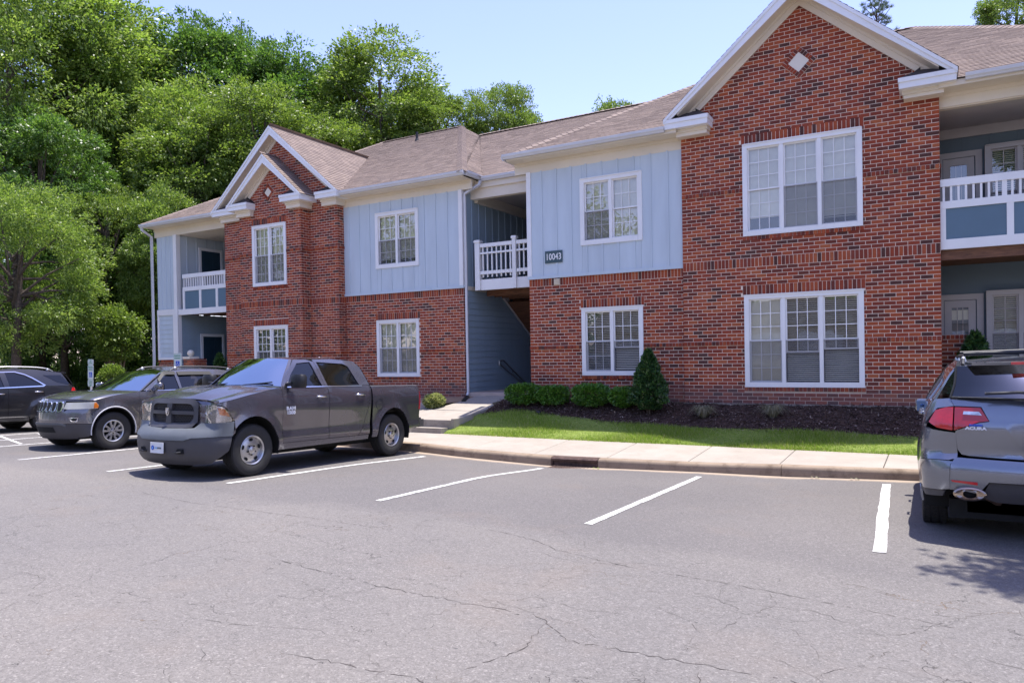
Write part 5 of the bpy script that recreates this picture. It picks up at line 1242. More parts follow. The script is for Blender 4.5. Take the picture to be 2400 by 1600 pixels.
def panel_mesh(poly, fmap, h=.07, rim=.018, off=0.0, mb=None, mirror=False, m=0):
    """triangulate poly, map by fmap(u,v,off), fold the rim inwards"""
    vs, fs = cdt(poly, h); mb = mb or MB(); sg = -1
    top = [fmap(u, v, off) for u, v in vs]
    ed = {}
    for f in fs:
        for a, b in zip(f, f[1:]+f[:1]): ed[(a, b)] = 1
    bnd = [(a, b) for (a, b) in ed if (b, a) not in ed]
    bot = {i: fmap(vs[i][0], vs[i][1], off-rim) for e in bnd for i in e} if rim else {}
    for side in ((1, -1) if mirror else (-1,)):
        base = len(mb.v); mb.v += [(p.x, p.y*side, p.z) for p in top]
        idx = {}
        for i, p in bot.items(): idx[i] = len(mb.v); mb.v.append((p.x, p.y*side, p.z))
        F = [tuple(base+i for i in f) for f in fs]+([(base+b, base+a, idx[a], idx[b]) for a, b in bnd] if rim else [])
        if side > 0: F = [tuple(reversed(f)) for f in F]
        mb.f += F; mb.m += [m]*len(F)
    return mb
def coons(c0, c1, d0, d1, nu=16, nv=12, bulge=lambda u, v: 0, mb=None, m=0, flip=False):
    """c0(u), c1(u): v=0, v=1 edges; d0(v), d1(v): u=0, u=1 edges"""
    mb = mb or MB(); vs = []
    for j in range(nv+1):
        v = j/nv
        for i in range(nu+1):
            u = i/nu
            p = c0(u)*(1-v)+c1(u)*v+d0(v)*(1-u)+d1(v)*u-(c0(0)*(1-u)*(1-v)+c0(1)*u*(1-v)+c1(0)*(1-u)*v+c1(1)*u*v)
            vs.append(p+Vector((0, 0, bulge(u, v))))
    fs = [(j*(nu+1)+i, j*(nu+1)+i+1, (j+1)*(nu+1)+i+1, (j+1)*(nu+1)+i) for j in range(nv) for i in range(nu)]
    if flip: fs = [f[::-1] for f in fs]
    return mb.add(vs, fs, m)
def curve(pts):
    pts = [Vector(p) for p in pts]; n = len(pts); d = [0]
    for a, b in zip(pts[:-1], pts[1:]): d.append(d[-1]+(b-a).length)
    fx = [pchip(d, [p[k] for p in pts]) for k in range(3)]
    return lambda t: Vector((fx[0](t*d[-1]), fx[1](t*d[-1]), fx[2](t*d[-1])))
def wheel(parent, x, y, R, wid, rimR, style, side, steer=0):
    """axle centre at (x,y,R); side=-1: outer face towards -y"""
    w = empty('wheel', (0, 0, 0)); w.parent = parent; w.location = (x, y, R); w.rotation_euler = (0, 0, steer)
    ax = Vector((0, side, 0)); h = wid/2; t = MB()
    pr = [(rimR-.01, -h*.7), (rimR+.01, -h*.9), (R-.05, -h), (R-.015, -h*.92), (R, -h*.72), (R, h*.72), (R-.012, h*.92), (R-.045, h*1.0), (rimR+.045, h*1.0), (rimR+.012, h*.86), (rimR-.005, h*.80)]
    t.lathe(pr, (0, 0, 0), ax, 48)
    t.build('tyre', M['tyre'], None, smooth=40).parent = w
    tr = MB()     # tread blocks
    for k in range(72):
        a = 2*math.pi*k/72; c, s_ = math.cos(a), math.sin(a)
        for q, dd in ((-.62, 0), (0, .04), (.62, 0)):
            a2 = a+dd; c, s_ = math.cos(a2), math.sin(a2); o = Vector((c*(R-.002), side*(q*h)-h*.22, s_*(R-.002)))
            tr.obox(o-Vector((-s_, 0, c))*R*.03, Vector((-s_, 0, c))*R*.062, Vector((0, h*.44, 0)), Vector((c, 0, s_))*.008)
    o = tr.build('tread_blocks', M['tyre'], None); o.parent = w; tag(o, kind='stuff')
    r = MB(); mt = M['alloy'] if style != 'steel' else M['steelrim']
    r.lathe([(rimR-.012, h*.82), (rimR+.004, h*.86), (rimR-.004, h*.90), (rimR-.022, h*.80), (rimR-.035, h*.45), (rimR-.04, -h*.6)], (0, 0, 0), ax, 48)
    def radial(rr, a, d): return Vector((math.cos(a)*rr, side*d, math.sin(a)*rr))
    if style == 'steel':
        r.lathe([(rimR-.035, h*.48), (rimR*.80, h*.52), (rimR*.60, h*.55), (rimR*.50, h*.60), (rimR*.36, h*.60), (rimR*.30, h*.52), (rimR*.27, h*.52), (rimR*.25, h*.80), (rimR*.20, h*.86), (0, h*.87)], (0, 0, 0), ax, 48)
        o = r.build('rim', mt, None, smooth=35); o.parent = w
        hb = MB()
        for k in range(5):
            a = math.radians(90+72*k); c = radial(rimR*.71, a, h*.555); u = radial(1, a, 0); v = Vector((-math.sin(a), 0, math.cos(a))); n = Vector((0, side, 0))
            hb.add([c+u*.026*math.cos(q)*1.0+v*.038*math.sin(q)+n*.006 for q in [i*math.pi/5 for i in range(10)]], [tuple(range(10))] if side < 0 else [tuple(range(9, -1, -1))])
            for j in (0,):
                c2 = radial(rimR*.33, a+.6, h*.64); hb.tube([c2, c2+n*.02], .011, 6)
        hb.build('rim_slots', M['under'], None).parent = w
    else:
        ns = 5; 
        for k in range(ns):
            a = math.radians(90)+2*math.pi*k/ns
            for e in (-1, 1):
                a0_, a1_ = a+e*.17, a+e*.27
                p = [radial(rimR*.20, a+e*.25, h*.72), radial(rimR*.24, a+e*.62, h*.70), radial(rimR*.92, a+e*.40, h*.80), radial(rimR*.94, a+e*.16, h*.80)]
                b = [q-Vector((0, side*.035, 0)) for q in p]
                F = [(0,1,2,3), (0,4,5,1), (1,5,6,2), (2,6,7,3), (3,7,4,0)]
                r.add(p+b, F)
            p = [radial(rimR*.22, a-.3, h*.70), radial(rimR*.22, a+.3, h*.70), radial(rimR*.55, a+.12, h*.70), radial(rimR*.55, a-.12, h*.70)]; r.add(p, [(0, 1, 2, 3)])
        r.lathe([(rimR*.30, h*.62), (rimR*.27, h*.72), (rimR*.14, h*.76), (rimR*.12, h*.80), (0, h*.80)], (0, 0, 0), ax, 24)
        o = r.build('rim', mt, None, smooth=35); o.parent = w
        b = MB(); b.lathe([(rimR*.95, h*.2), (0, h*.2)], (0, 0, 0), ax, 24); b.build('brake_shadow', M['under'], None).parent = w
        b = MB()
        for k in range(5): c2 = radial(rimR*.22, math.radians(54)+2*math.pi*k/5, h*.70); b.tube([c2, c2+Vector((0, side*.012, 0))], .012, 6)
        b.build('rim_slots', M['under'], None).parent = w
    return w
def arch_pts(cx, cz, rx, rz, z0, n=14, flip=False):
    """arch opening from lower front to lower rear (over the top)"""
    a0 = math.asin(max(-1, min(1, (z0-cz)/rz))); out = []
    for i in range(n+1):
        a = (math.pi-a0)+(a0-(math.pi-a0))*i/n; out.append((cx+rx*math.cos(a), cz+rz*math.sin(a)))
    return out[::-1] if flip else out
def strip(mb, pts, w, n):
    """flat ribbon following pts"""
    return mb
def place(root, xw, yw, zw, heading, pitch=0, scale=1):
    root.location = (xw, yw, zw); root.rotation_euler = (0, 0, 0)
    root.matrix_world = Matrix.Translation((xw, yw, zw)) @ Matrix.Rotation(heading, 4, 'Z') @ Matrix.Rotation(pitch, 4, 'Y') @ Matrix.Scale(scale, 4)
    WM[root.name] = Matrix()
def add(mb, name, mat, root, smooth=38):
    o = mb.build(name, mat, None, smooth=smooth); o.parent = root; return o

# ---------------------------------------------------------------- pickup truck
def pickup():
    T = empty('pickup_truck', (0, 0, 0)); tag(T, 'dark gray crew cab pickup truck parked nose out, largest vehicle on the left', 'pickup truck')
    W, L = 1.0, 5.42; FA, RA = .99, 4.45
    ts = pchip([.25,.36,.50,.58,.64,.85,1.05,1.20,1.30,1.37,1.41,1.60,1.80,1.90], [.10,.045,.012,.008,.020,.012,.0,.008,.026,.055,.085,.20,.325,.42])
    tf = pchip([.20,.28,.36,.60,.68,.72,.80,.86,1.15,1.22,1.30], [.14,.06,.02,.0,.02,.05,.16,.19,.215,.25,.32])
    tr = pchip([.3,.5,.7,1.4], [.02,.0,.05,.06])
    K = Skin(L, W, .15, .30, .02, .08, tf, ts, tr, [(FA, .42), (RA, .42)], .030, .50)
    fm = lambda q, z, off: K.at(q, z, off)
    S, SF, SR = K.S, K.SF, K.SR
    P = M['p_truck']
    def pan(name, poly, mat=P, h=.07, rim=.02, off=0, mirror=True, parent=T):
        """left and right copies as parts of their own"""
        res = []
        for sd in ((-1, 1) if mirror else (-1,)):
            mb = MB(); panel_mesh(poly, fm, h, rim, off, mb)
            if sd > 0: mb.v = [(x, -y, z) for x, y, z in mb.v]; mb.f = [f[::-1] for f in mb.f]
            res.append(add(mb, name, mat, parent))
        return res
    g = .006
    fa = arch_pts(FA, .40, .50, .545, .40); ra = arch_pts(RA, .40, .50, .545, .44)
    sx = lambda pts: [(S(x), z) for x, z in pts]
    # fender: headlight edge -> arch -> door
    hl_top = [(.30, 1.135), (.45, 1.09), (.60, .90)]
    pan('fender', sx([(.31, 1.15), (.46, 1.10), (.615, .895), (.615, .70), (.505, .62)]+fa[2:]+[(FA+.50, .36), (1.585-g, .36), (1.585-g, 1.39), (1.50, 1.375), (1.2, 1.325), (.9, 1.275), (.6, 1.215), (.42, 1.18)]))
    pan('front_door', sx([(1.585, .47), (2.655-g, .47), (2.655-g, 1.40), (1.80, 1.40), (1.585, 1.40)]))
    pan('rear_door', sx([(2.66, .47), (3.42, .47), (3.56, .62), (3.72, 1.05), (3.78, 1.40), (2.66, 1.40)]))
    pan('rocker_panel', sx([(1.50, .36), (3.72, .38), (3.72, .46), (1.50, .464)]))
    pan('cab_corner', sx([(3.43, .47), (3.74, .47), (3.80, 1.40), (3.79, 1.40), (3.73, 1.05), (3.57, .615)]))
    # cab greenhouse side (pillars and frames) with the windows cut between them
    pan('door_frame', sx([(1.62, 1.405), (1.74, 1.405), (1.92, 1.60), (2.17, 1.80), (2.50, 1.83), (2.555, 1.405), (2.62, 1.405), (2.60, 1.835), (2.45, 1.87), (2.14, 1.865), (1.80, 1.60)]), h=.06)
    pan('rear_door_frame', sx([(2.625, 1.405), (2.69, 1.405), (2.66, 1.83), (3.34, 1.805), (3.44, 1.75), (3.53, 1.405), (3.82, 1.405), (3.76, 1.74), (3.66, 1.86), (3.10, 1.89), (2.605, 1.875)]), h=.06)
    def win(poly): return pan('side_window', sx(poly), M['tint'], .08, 0, -.018)
    win([(1.74, 1.40), (2.56, 1.40), (2.505, 1.835), (2.16, 1.81), (1.92, 1.61)]); win([(2.68, 1.40), (3.54, 1.40), (3.45, 1.755), (3.35, 1.815), (2.655, 1.84)])
    pan('window_trim', sx([(1.66, 1.385), (3.58, 1.385), (3.58, 1.40), (1.66, 1.40)]), M['chrome'], .1, .01, .006)
    # bed side
    bs = [(3.83, .40), (3.94, .40), (3.952, .44)]+ra[1:-1]+[(4.95, .42), (4.97, .40), (L-.06, .56), (L-.04, .86), (L-.02, 1.36), (4.6, 1.375), (3.83, 1.375)]
    pan('bed_side', sx(bs))
    fc = MB(); panel_mesh([(S(4.02)+.095*math.cos(a), 1.03+.10*math.sin(a)) for a in [i*math.pi/10 for i in range(20)]], fm, .05, .0, .003, fc); add(fc, 'fuel_door', P, T)
    r = MB()
    for a in range(24):
        t0 = a/24*2*math.pi; t1 = (a+1)/24*2*math.pi
        r.tube([fm(S(4.02)+.097*math.cos(t), 1.03+.102*math.sin(t), .004) for t in (t0, t1)], .003, 4, cap=False)
    r.v = [(x, -y, z) for x, y, z in r.v]; add(r, 'fuel_door_seam', M['rubber'], T)
    # door cut lines and side crease
    # hood
    def neg(v, sgn): return Vector((v.x, v.y*sgn, v.z))
    def mirc(f): return lambda t: (neg(f(1-2*t), -1) if t < .5 else neg(f(2*t-1), 1))
    frontE = lambda u: (lambda q: Vector((q.x, q.y*(1 if u > .5 else -1), q.z)))(K.at(abs(2*u-1)*S(.36), 1.235-.06*abs(2*u-1)**3, 0))
    sidep = curve([K.at(S(.36), 1.175, 0), K.at(S(.6), 1.22, 0), K.at(S(.9), 1.28, 0), K.at(S(1.2), 1.33, 0), K.at(S(1.50), 1.382, 0)])
    rear = curve([(1.50, -K.at(S(1.5), 1.382).y, 1.385), (1.40, -.55, 1.41), (1.34, 0, 1.42), (1.40, .55, 1.41), (1.50, K.at(S(1.5), 1.382).y, 1.385)])
    def hb(u, v):
        a = abs(2*u-1); k = min(1, v/.16)**.6*math.sin(math.pi*min(1, .25+v*.70))
        return .055*(1-a**4)*k + .030*math.exp(-((a-.42)/.10)**2)*math.sin(math.pi*min(1, v*.95))+ (-.022*math.exp(-((a-.78)/.10)**2))*k
    h_ = coons(frontE, rear, lambda v: neg(sidep(v), -1), lambda v: sidep(v), 40, 20, hb)
    add(h_, 'hood', P, T, 60)
    lp = MB(); ns = 40
    for i in range(ns):
        a, b = frontE(i/ns), frontE((i+1)/ns); d = Vector((.012, 0, -.035)); lp.quad(a, b, b+d, a+d)
    add(lp, 'hood_lip', P, T)
    # cowl
    cw = MB(); cw.add([(1.50, -.84, 1.37), (1.34, 0, 1.405), (1.50, .84, 1.37), (1.72, .82, 1.40), (1.60, 0, 1.42), (1.72, -.82, 1.40)], [(0, 1, 4, 5), (1, 2, 3, 4)]); add(cw, 'cowl', M['plas'], T)
    wp = MB()
    for y0_, y1_ in ((-.72, -.02), (.02, .62)): wp.tube([(1.50, y0_+.6, 1.425), (1.55, y0_+.2, 1.455), (1.60, y0_, 1.475)], .012, 6)
    add(wp, 'wiper', M['black'], T)
    # windshield and roof
    ap = lambda x, z: K.at(S(x), z, 0)
    bot = curve([neg(ap(1.66, 1.40), -1), (1.53, -.5, 1.425), (1.49, 0, 1.43), (1.53, .5, 1.425), ap(1.66, 1.40)])
    hz = 1.865; e = ap(2.12, hz); top = curve([neg(e, -1), (2.07, -.35, 1.885), (2.05, 0, 1.892), (2.07, .35, 1.885), e])
    pl = curve([ap(1.66, 1.40), ap(1.80, 1.565), ap(1.97, 1.735), ap(2.12, hz)])
    def inner(f, k=.94): return lambda t: Vector((f(t).x, f(t).y*k, f(t).z))
    wsg = coons(bot, top, lambda v: neg(pl(v), -1), pl, 24, 12, lambda u, v: .03*math.sin(math.pi*u)*math.sin(math.pi*v)); add(wsg, 'windshield', M['wind'], T, 180)
    pil = MB(); pc = [pl(i/8) for i in range(9)]
    for sg in (-1, 1):
        pm = MB()
        for a, b in zip(pc[:-1], pc[1:]):
            A, B = neg(a, sg), neg(b, sg); ia = Vector((a.x-.015, (a.y-.055)*sg, a.z+.012)); ib = Vector((b.x-.015, (b.y-.055)*sg, b.z+.012))
            pm.quad(A, B, ib, ia) if sg > 0 else pm.quad(A, ia, ib, B)
        add(pm, 'windshield_pillar', P, T)
    rr = curve([neg(ap(3.66, 1.86), -1), (3.70, -.4, 1.88), (3.71, 0, 1.885), (3.70, .4, 1.88), ap(3.66, 1.86)])
    rail = curve([ap(2.12, hz), ap(2.45, 1.88), ap(3.10, 1.892), ap(3.66, 1.86)])
    add(coons(top, rr, lambda v: neg(rail(v), -1), rail, 24, 14, lambda u, v: .022*math.sin(math.pi*u)**.6*math.sin(math.pi*v)), 'roof', P, T, 60)
    rb = curve([neg(ap(3.80, 1.38), -1), (3.84, 0, 1.38), ap(3.80, 1.38)]); rp = curve([ap(3.66, 1.86), ap(3.76, 1.76), ap(3.82, 1.38)])
    add(coons(rr, rb, lambda v: neg(rp(v), -1), rp, 12, 8), 'rear_window', M['tint'], T, 60)
    # front end
    pan('headlamp', [(SF(.67), .865), (S(.47), .865), (S(.605), .895), (S(.46), 1.09), (S(.31), 1.135), (SF(.65), 1.135)], M['lensback'], .05, .03, -.03)
    lens = pan('headlamp_lens', [(SF(.665), .862), (S(.47), .862), (S(.612), .893), (S(.462), 1.093), (S(.31), 1.14), (SF(.645), 1.14)], M['lens'], .05, 0, .0)
    pan('turn_signal', [(S(.36), .99), (S(.545), .955), (S(.44), 1.075), (S(.335), 1.10)], M['amber'], .05, .01, -.012)
    for sg in (-1, 1):
        for yy, rr_, zz in ((.78, .062, 1.03), (.74, .038, .93)):
            q = K.at(SF(yy), zz, -.015); l = MB(); l.lathe([(rr_, 0), (rr_*.95, -.012), (rr_*.6, -.045), (0, -.055)], (q.x, q.y*sg, q.z), (-.9, sg*.35, 0), 16); add(l, 'reflector_bowl', M['chrome'], T)
    # grille: surround, cross bars, mesh
    def ring(outer, inner_, name, mat, off, rim):
        mb = MB()
        n = len(outer)
        for sg in (-1, 1):
            b = len(mb.v)
            for (a, z), (c, y) in zip(outer, inner_):
                p, q_ = K.at(a, z, off), K.at(c, y, off-.01); r_ = K.at(c, y, off-rim)
                mb.v += [(p.x, p.y*sg, p.z), (q_.x, q_.y*sg, q_.z), (r_.x, r_.y*sg, r_.z)]
            for i in range(n-1):
                for k in (0, 1):
                    f = (b+3*i+k, b+3*i+3+k, b+3*i+4+k, b+3*i+1+k); mb.f.append(f if sg > 0 else f[::-1]); mb.m.append(0)
        return add(mb, name, mat, T)
    out_ = [(0, 1.235)]+[(SF(y), 1.232) for y in (.15, .3, .45)]+[(SF(.57), 1.215), (SF(.64), 1.16), (SF(.645), 1.0), (SF(.64), .88), (SF(.56), .80), (SF(.45), .785), (SF(.2), .785), (0, .785)]
    in_ = [(0, 1.155)]+[(SF(y), 1.155) for y in (.15, .3, .43)]+[(SF(.50), 1.14), (SF(.545), 1.10), (SF(.56), 1.0), (SF(.55), .93), (SF(.50), .87), (SF(.42), .855), (SF(.2), .855), (0, .855)]
    ring(out_, in_, 'grille_surround', M['plas'], .02, .09)
    bk = MB(); panel_mesh([(0, .84), (SF(.57), .84), (SF(.57), 1.17), (0, 1.17)], fm, .12, 0, -.09, bk, True); add(bk, 'grille_back', M['under'], T)
    cb = MB(); panel_mesh([(0, .99), (SF(.56), .985), (SF(.56), 1.04), (0, 1.045)], fm, .1, .05, .012, cb, True); add(cb, 'grille_bar', M['plas'], T)
    cb = MB(); panel_mesh([(0, .85), (.075, .85), (.055, 1.015), (.075, 1.16), (0, 1.16)], fm, .1, .05, .016, cb, True); add(cb, 'grille_bar', M['plas'], T)
    hx = MB(); s_ = .036
    for j in range(12):
        for i in range(18):
            z = .862+j*s_*.78; q = .02+(i+.5*(j & 1))*s_
            if q > SF(.55) or z > 1.15: continue
            for (a, b), (c, d) in (((q, z), (q+s_/2, z+s_*.39)), ((q+s_/2, z+s_*.39), (q+s_, z)) , ((q+s_/2, z+s_*.39), (q+s_/2, z+s_*.39+.012))):
                for sg in (-1, 1):
                    p0, p1 = K.at(a, b, -.03), K.at(c, d, -.03); p0.y *= sg; p1.y *= sg; hx.tube([p0, p1], .0042, 4, cap=False)
    tag(add(hx, 'grille_mesh', M['plas'], T, 0), kind='stuff')
    hp = MB(); panel_mesh([(0, 1.17), (SF(.60), 1.15), (SF(.60), .83), (SF(.72), .84), (SF(.72), 1.13), (S(.34), 1.12), (S(.36), 1.20), (0, 1.25)], fm, .06, 0, -.022, hp, True); add(hp, 'header_panel', P, T)
    # badge shield
    em = MB(); o = K.at(0, 1.03, .035); sh = [(-.04, .055), (.04, .055), (.043, .0), (.028, -.045), (0, -.07), (-.028, -.045), (-.043, 0)]
    em.prism([(o.x, a, o.z+b) for a, b in sh], (-.012, 0, 0)); eb = add(em, 'shield_emblem', M['chrome'], T)
    e2 = MB(); sh2 = [(-.03, .044), (.03, .044), (.032, 0), (.0, -.054), (-.032, 0)]; e2.prism([(o.x-.0125, a, o.z+b) for a, b in sh2], (-.002, 0, 0)); add(e2, 'shield_field', M['black'], T)
    e3 = MB()
    for sg in (-1, 1):
        e3.tube([(o.x-.017, sg*.004, o.z+.036), (o.x-.018, sg*.022, o.z+.030), (o.x-.018, sg*.026, o.z+.006), (o.x-.018, sg*.016, o.z-.012)], .006, 6, r2=.003)
    e3.tube([(o.x-.018, 0, o.z+.034), (o.x-.02, 0, o.z-.035)], .012, 6, r2=.006); add(e3, 'head_emblem', M['chrome'], T)
    # bumper
    bu = MB(); panel_mesh([(0, .60), (SF(.5), .60), (SF(.62), .64), (S(.33), .66), (S(.56), .66), (S(.60), .88), (S(.47), .865), (SF(.68), .86), (SF(.60), .785), (0, .775)], fm, .06, .03, .012, bu, True); add(bu, 'bumper_top', M['plas2'], T)
    lo = MB(); panel_mesh([(0, .22), (SF(.6), .22), (SF(.9), .25), (S(.40), .36), (S(.50), .44), (S(.555), .655), (S(.33), .655), (SF(.62), .635), (SF(.5), .595), (0, .595)], fm, .06, .03, .0, lo, True); add(lo, 'bumper_lower', M['plas'], T)
    for sg in (-1, 1):
        hk = MB(); a = K.at(SF(.42), .44, .012); hk.box(a.x-.0, sg*.34, .40, a.x+.04, sg*.50, .475); add(hk, 'tow_hook_pocket', M['under'], T)
        hk = MB(); hk.tube([(a.x-.005, sg*.36, .42), (a.x-.04, sg*.38, .42), (a.x-.045, sg*.45, .425), (a.x-.005, sg*.48, .43)], .014, 6); add(hk, 'tow_hook', M['black'], T)
    # plate
    fr_ = K.at(0, .50, .01); pl_ = MB(); pl_.box(fr_.x-.012, -.155, .40, fr_.x-.002, .155, .565); add(pl_, 'plate', M['platewhite'], T)
    pf = MB(); px = fr_.x-.016
    for y0_, z0_, y1_, z1_ in ((-.155, .40, .155, .408), (-.155, .557, .155, .565), (-.155, .408, -.147, .557), (.147, .408, .155, .557)): pf.box(px, y0_, z0_, px+.004, y1_, z1_)
    add(pf, 'plate_frame', M['white'], T)
    ds = MB(); ds.prism([(px-.001, .095+.034*math.cos(a), .48+.036*math.sin(a)) for a in [i*math.pi/10 for i in range(20)]], (-.001, 0, 0)); add(ds, 'plate_disc', M['blueink'], T)
    ds = MB(); ds.prism([(px-.003, .095+.016*math.cos(a), .477+.016*math.sin(a)) for a in [i*math.pi/8 for i in range(16)]], (-.001, 0, 0)); add(ds, 'plate_disc_core', M['cyanink'], T)
    rot = Matrix.Rotation(math.radians(-90), 4, 'Z') @ RXp
    def ltext(body, size, mat, loc, sx=1, name='lettering', R=rot, bold=.0):
        o = text_mesh(name, body, size, mat, Matrix.Translation(loc) @ R, None, .001, sx, bold=bold); o.parent = T; return o
    for i_ in range(8):
        mk_ = MB(); y9 = .035-i_*.019; mk_.box(px-.003, y9-.0125, .468, px-.002, y9, .492); add(mk_, 'plate_mark', M['cyanink'] if i_ < 3 else M['darkink'], T, 0)
    # mirrors, handles, badges
    for sg in (-1, 1):
        a = ap(1.80, 1.40); mm = MB(); mm.tube([(1.74, sg*(a.y-.02), 1.44), (1.73, sg*(a.y+.12), 1.46)], .03, 8)
        bx_ = [(1.66, .03, 0), (1.82, .03, 0), (1.82, .25, 0), (1.66, .23, 0)]
        y0_ = a.y+.07
        vs = []; 
        for (zz, k) in ((1.385, .85), (1.41, 1.0), (1.56, 1.0), (1.605, .80)):
            for q in range(12):
                t = 2*math.pi*q/12; cxx = 1.80+.085*k*math.copysign(abs(math.cos(t))**.6, math.cos(t)); cyy = y0_+.13+.145*k*math.copysign(abs(math.sin(t))**.6, math.sin(t)); vs.append((cxx, sg*cyy, zz))
        fs = [(r_*12+q, r_*12+(q+1) % 12, (r_+1)*12+(q+1) % 12, (r_+1)*12+q) for r_ in range(3) for q in range(12)]+[tuple(range(12)), tuple(range(47, 35, -1))]
        mm.add(vs, fs); add(mm, 'side_mirror', M['black'], T, 50)
        for hxx, hz_ in ((2.47, 1.215), (3.48, 1.225)):
            o = K.at(S(hxx), hz_, .0); h = MB(); h.tube([(hxx-.10, sg*(o.y), hz_+.004), (hxx-.085, sg*(o.y+.032), hz_+.004), (hxx+.085, sg*(o.y+.032), hz_), (hxx+.10, sg*o.y, hz_)], .016, 8); add(h, 'door_handle', M['chrome'], T, 50)
            c = MB(); c.ball((hxx+.01, sg*(o.y-.012), hz_-.05), .075, (1, .25, .9)); add(c, 'handle_cup', M['p_truck'], T, 180)
        RS = (Matrix.Rotation(math.radians(180 if sg > 0 else 0), 4, 'Z') @ RXp)
        yb_ = sg*(K.at(S(1.75), 1.0, .004).y)
        if sg < 0: pass
        ltext('RAM', .085, M['silver'], (1.75, yb_, 1.035), 1.15, 'badge_lettering', RS, .004); ltext('1500', .078, M['silver'], (1.75, yb_, .965), 1.2, 'badge_lettering', RS, .004)
    # bed interior, tailgate, rear lamps, bumper
    bd = MB(); z0_ = .86; yi = .80
    bd.box(3.85, -yi, z0_-.02, L-.06, yi, z0_)
    for sg in (-1, 1): bd.box(3.85, sg*yi, z0_, L-.06, sg*(yi+.01), 1.36)
    bd.box(3.85, -yi, z0_, 3.86, yi, 1.36); add(bd, 'bed_liner', M['black'], T, 0)
    for sg in (-1, 1):
        rl = MB(); n = 12
        for i in range(n):
            x0_, x1_ = 3.83+(L-.02-3.83)*i/n, 3.83+(L-.02-3.83)*(i+1)/n; a, b = K.at(S(min(x0_, L-.12)), 1.372), K.at(S(min(x1_, L-.12)), 1.372)
            q = [(x0_, a.y*sg, 1.372), (x1_, b.y*sg, 1.372), (x1_, sg*yi, 1.385), (x0_, sg*yi, 1.385)]; rl.add(q, [(0, 1, 2, 3) if sg > 0 else (3, 2, 1, 0)])
        add(rl, 'bed_rail_cap', M['plas'], T)
    tg = MB(); panel_mesh([(SR(.83), .60), (K.tot, .60), (K.tot, 1.375), (SR(.83), 1.375)], fm, .15, .04, 0, tg, True); add(tg, 'tailgate', P, T)
    pan('tail_lamp', [(S(L-.13), .88), (SR(.84), .88), (SR(.84), 1.25), (S(L-.10), 1.25)], M['red'], .05, .02, .012)
    rb_ = MB(); rb_.box(L-.02, -.95, .50, L+.10, .95, .66); rb_.box(L-.12, -.97, .50, L-.02, -.90, .70); rb_.box(L-.12, .90, .50, L-.02, .97, .70); add(rb_, 'rear_bumper', M['plas'], T, 30)
    # cabin, underbody
    ub = MB(); ub.box(.25, -.60, .26, L-.3, .60, .44); ub.box(1.52, -.86, .34, 3.8, .86, .47); ub.box(.45, -.62, .42, 1.5, .62, 1.0); ub.box(3.9, -.62, .42, 5.2, .62, .8); add(ub, 'underbody', M['under'], T, 0)
    for sg in (-1, 1):
        for cx_ in (FA, RA):
            l = MB(); l.lathe([(.54, .0), (.54, .36), (0, .36)], (cx_, sg*.97, .42), (0, -1, 0), 20, e1=(1, 0, 0), a0=-.25, a1=math.pi+.25) if sg > 0 else l.lathe([(.54, .0), (.54, .36), (0, .36)], (cx_, sg*.97, .42), (0, 1, 0), 20, e1=(1, 0, 0), a0=math.pi-.25, a1=2*math.pi+.25)
            l.v = [(x, y, max(z, .30)) for x, y, z in l.v]
            l.v = [(x, y, z) for x, y, z in l.v]; add(l, 'wheel_liner', M['under'], T)
    cabin(T, 1.6, 3.7, .80, .5, 1.38)
    for sg in (-1, 1):
        wheel(T, FA, sg*.845, .403, .265, .232, 'steel', sg); wheel(T, RA, sg*.845, .403, .265, .232, 'steel', sg)
    an = MB(); an.tube([(3.35, -.05, 1.90), (3.38, -.05, 1.925)], .03, 8); add(an, 'cab_marker', M['lensback'], T)
    return T
M['platewhite'] = plain('plate_white', (.72,.74,.76), .4); M['blueink'] = plain('blue_ink', (.03,.10,.55), .4); M['cyanink'] = plain('pale_blue_ink', (.15,.45,.85), .4); M['darkink'] = plain('slate_ink', (.06,.09,.14), .5)
M['seat'] = plain('seat_fabric', (.045,.043,.045), .8)
def cabin(T, x0, x1, w, z0, zb):
    b = MB(); b.box(x0, -w, z0, x1, w, z0+.04); b.box(x0-.05, -w, z0, x0+.0, w, zb-.06); b.box(x0, -w, zb-.2, x0+.35, w, zb-.02); add(b, 'dashboard', M['plas'], T, 0)
    for i, x in enumerate((x0+.85, x0+1.65)):
        for sg in (-1, 1):
            s = MB(); s.box(x-.25, sg*.38-.24, z0+.1, x+.25, sg*.38+.24, z0+.42); s.obox((x+.18, sg*.38-.24, z0+.38), (.12, 0, 0), (0, .48, 0), (.14, 0, .62)); s.box(x+.30, sg*.38-.13, z0+1.0, x+.40, sg*.38+.13, z0+1.17); add(s, 'seat', M['seat'], T, 30)
    s = MB(); c = Vector((x0+.48, -.38, zb-.02)); n = 20
    s.tube([c+Vector((.06*math.sin(a), .18*math.cos(a), .18*math.sin(a))) for a in [2*math.pi*i/n for i in range(n+1)]], .014, 6); add(s, 'steering_wheel', M['black'], T)

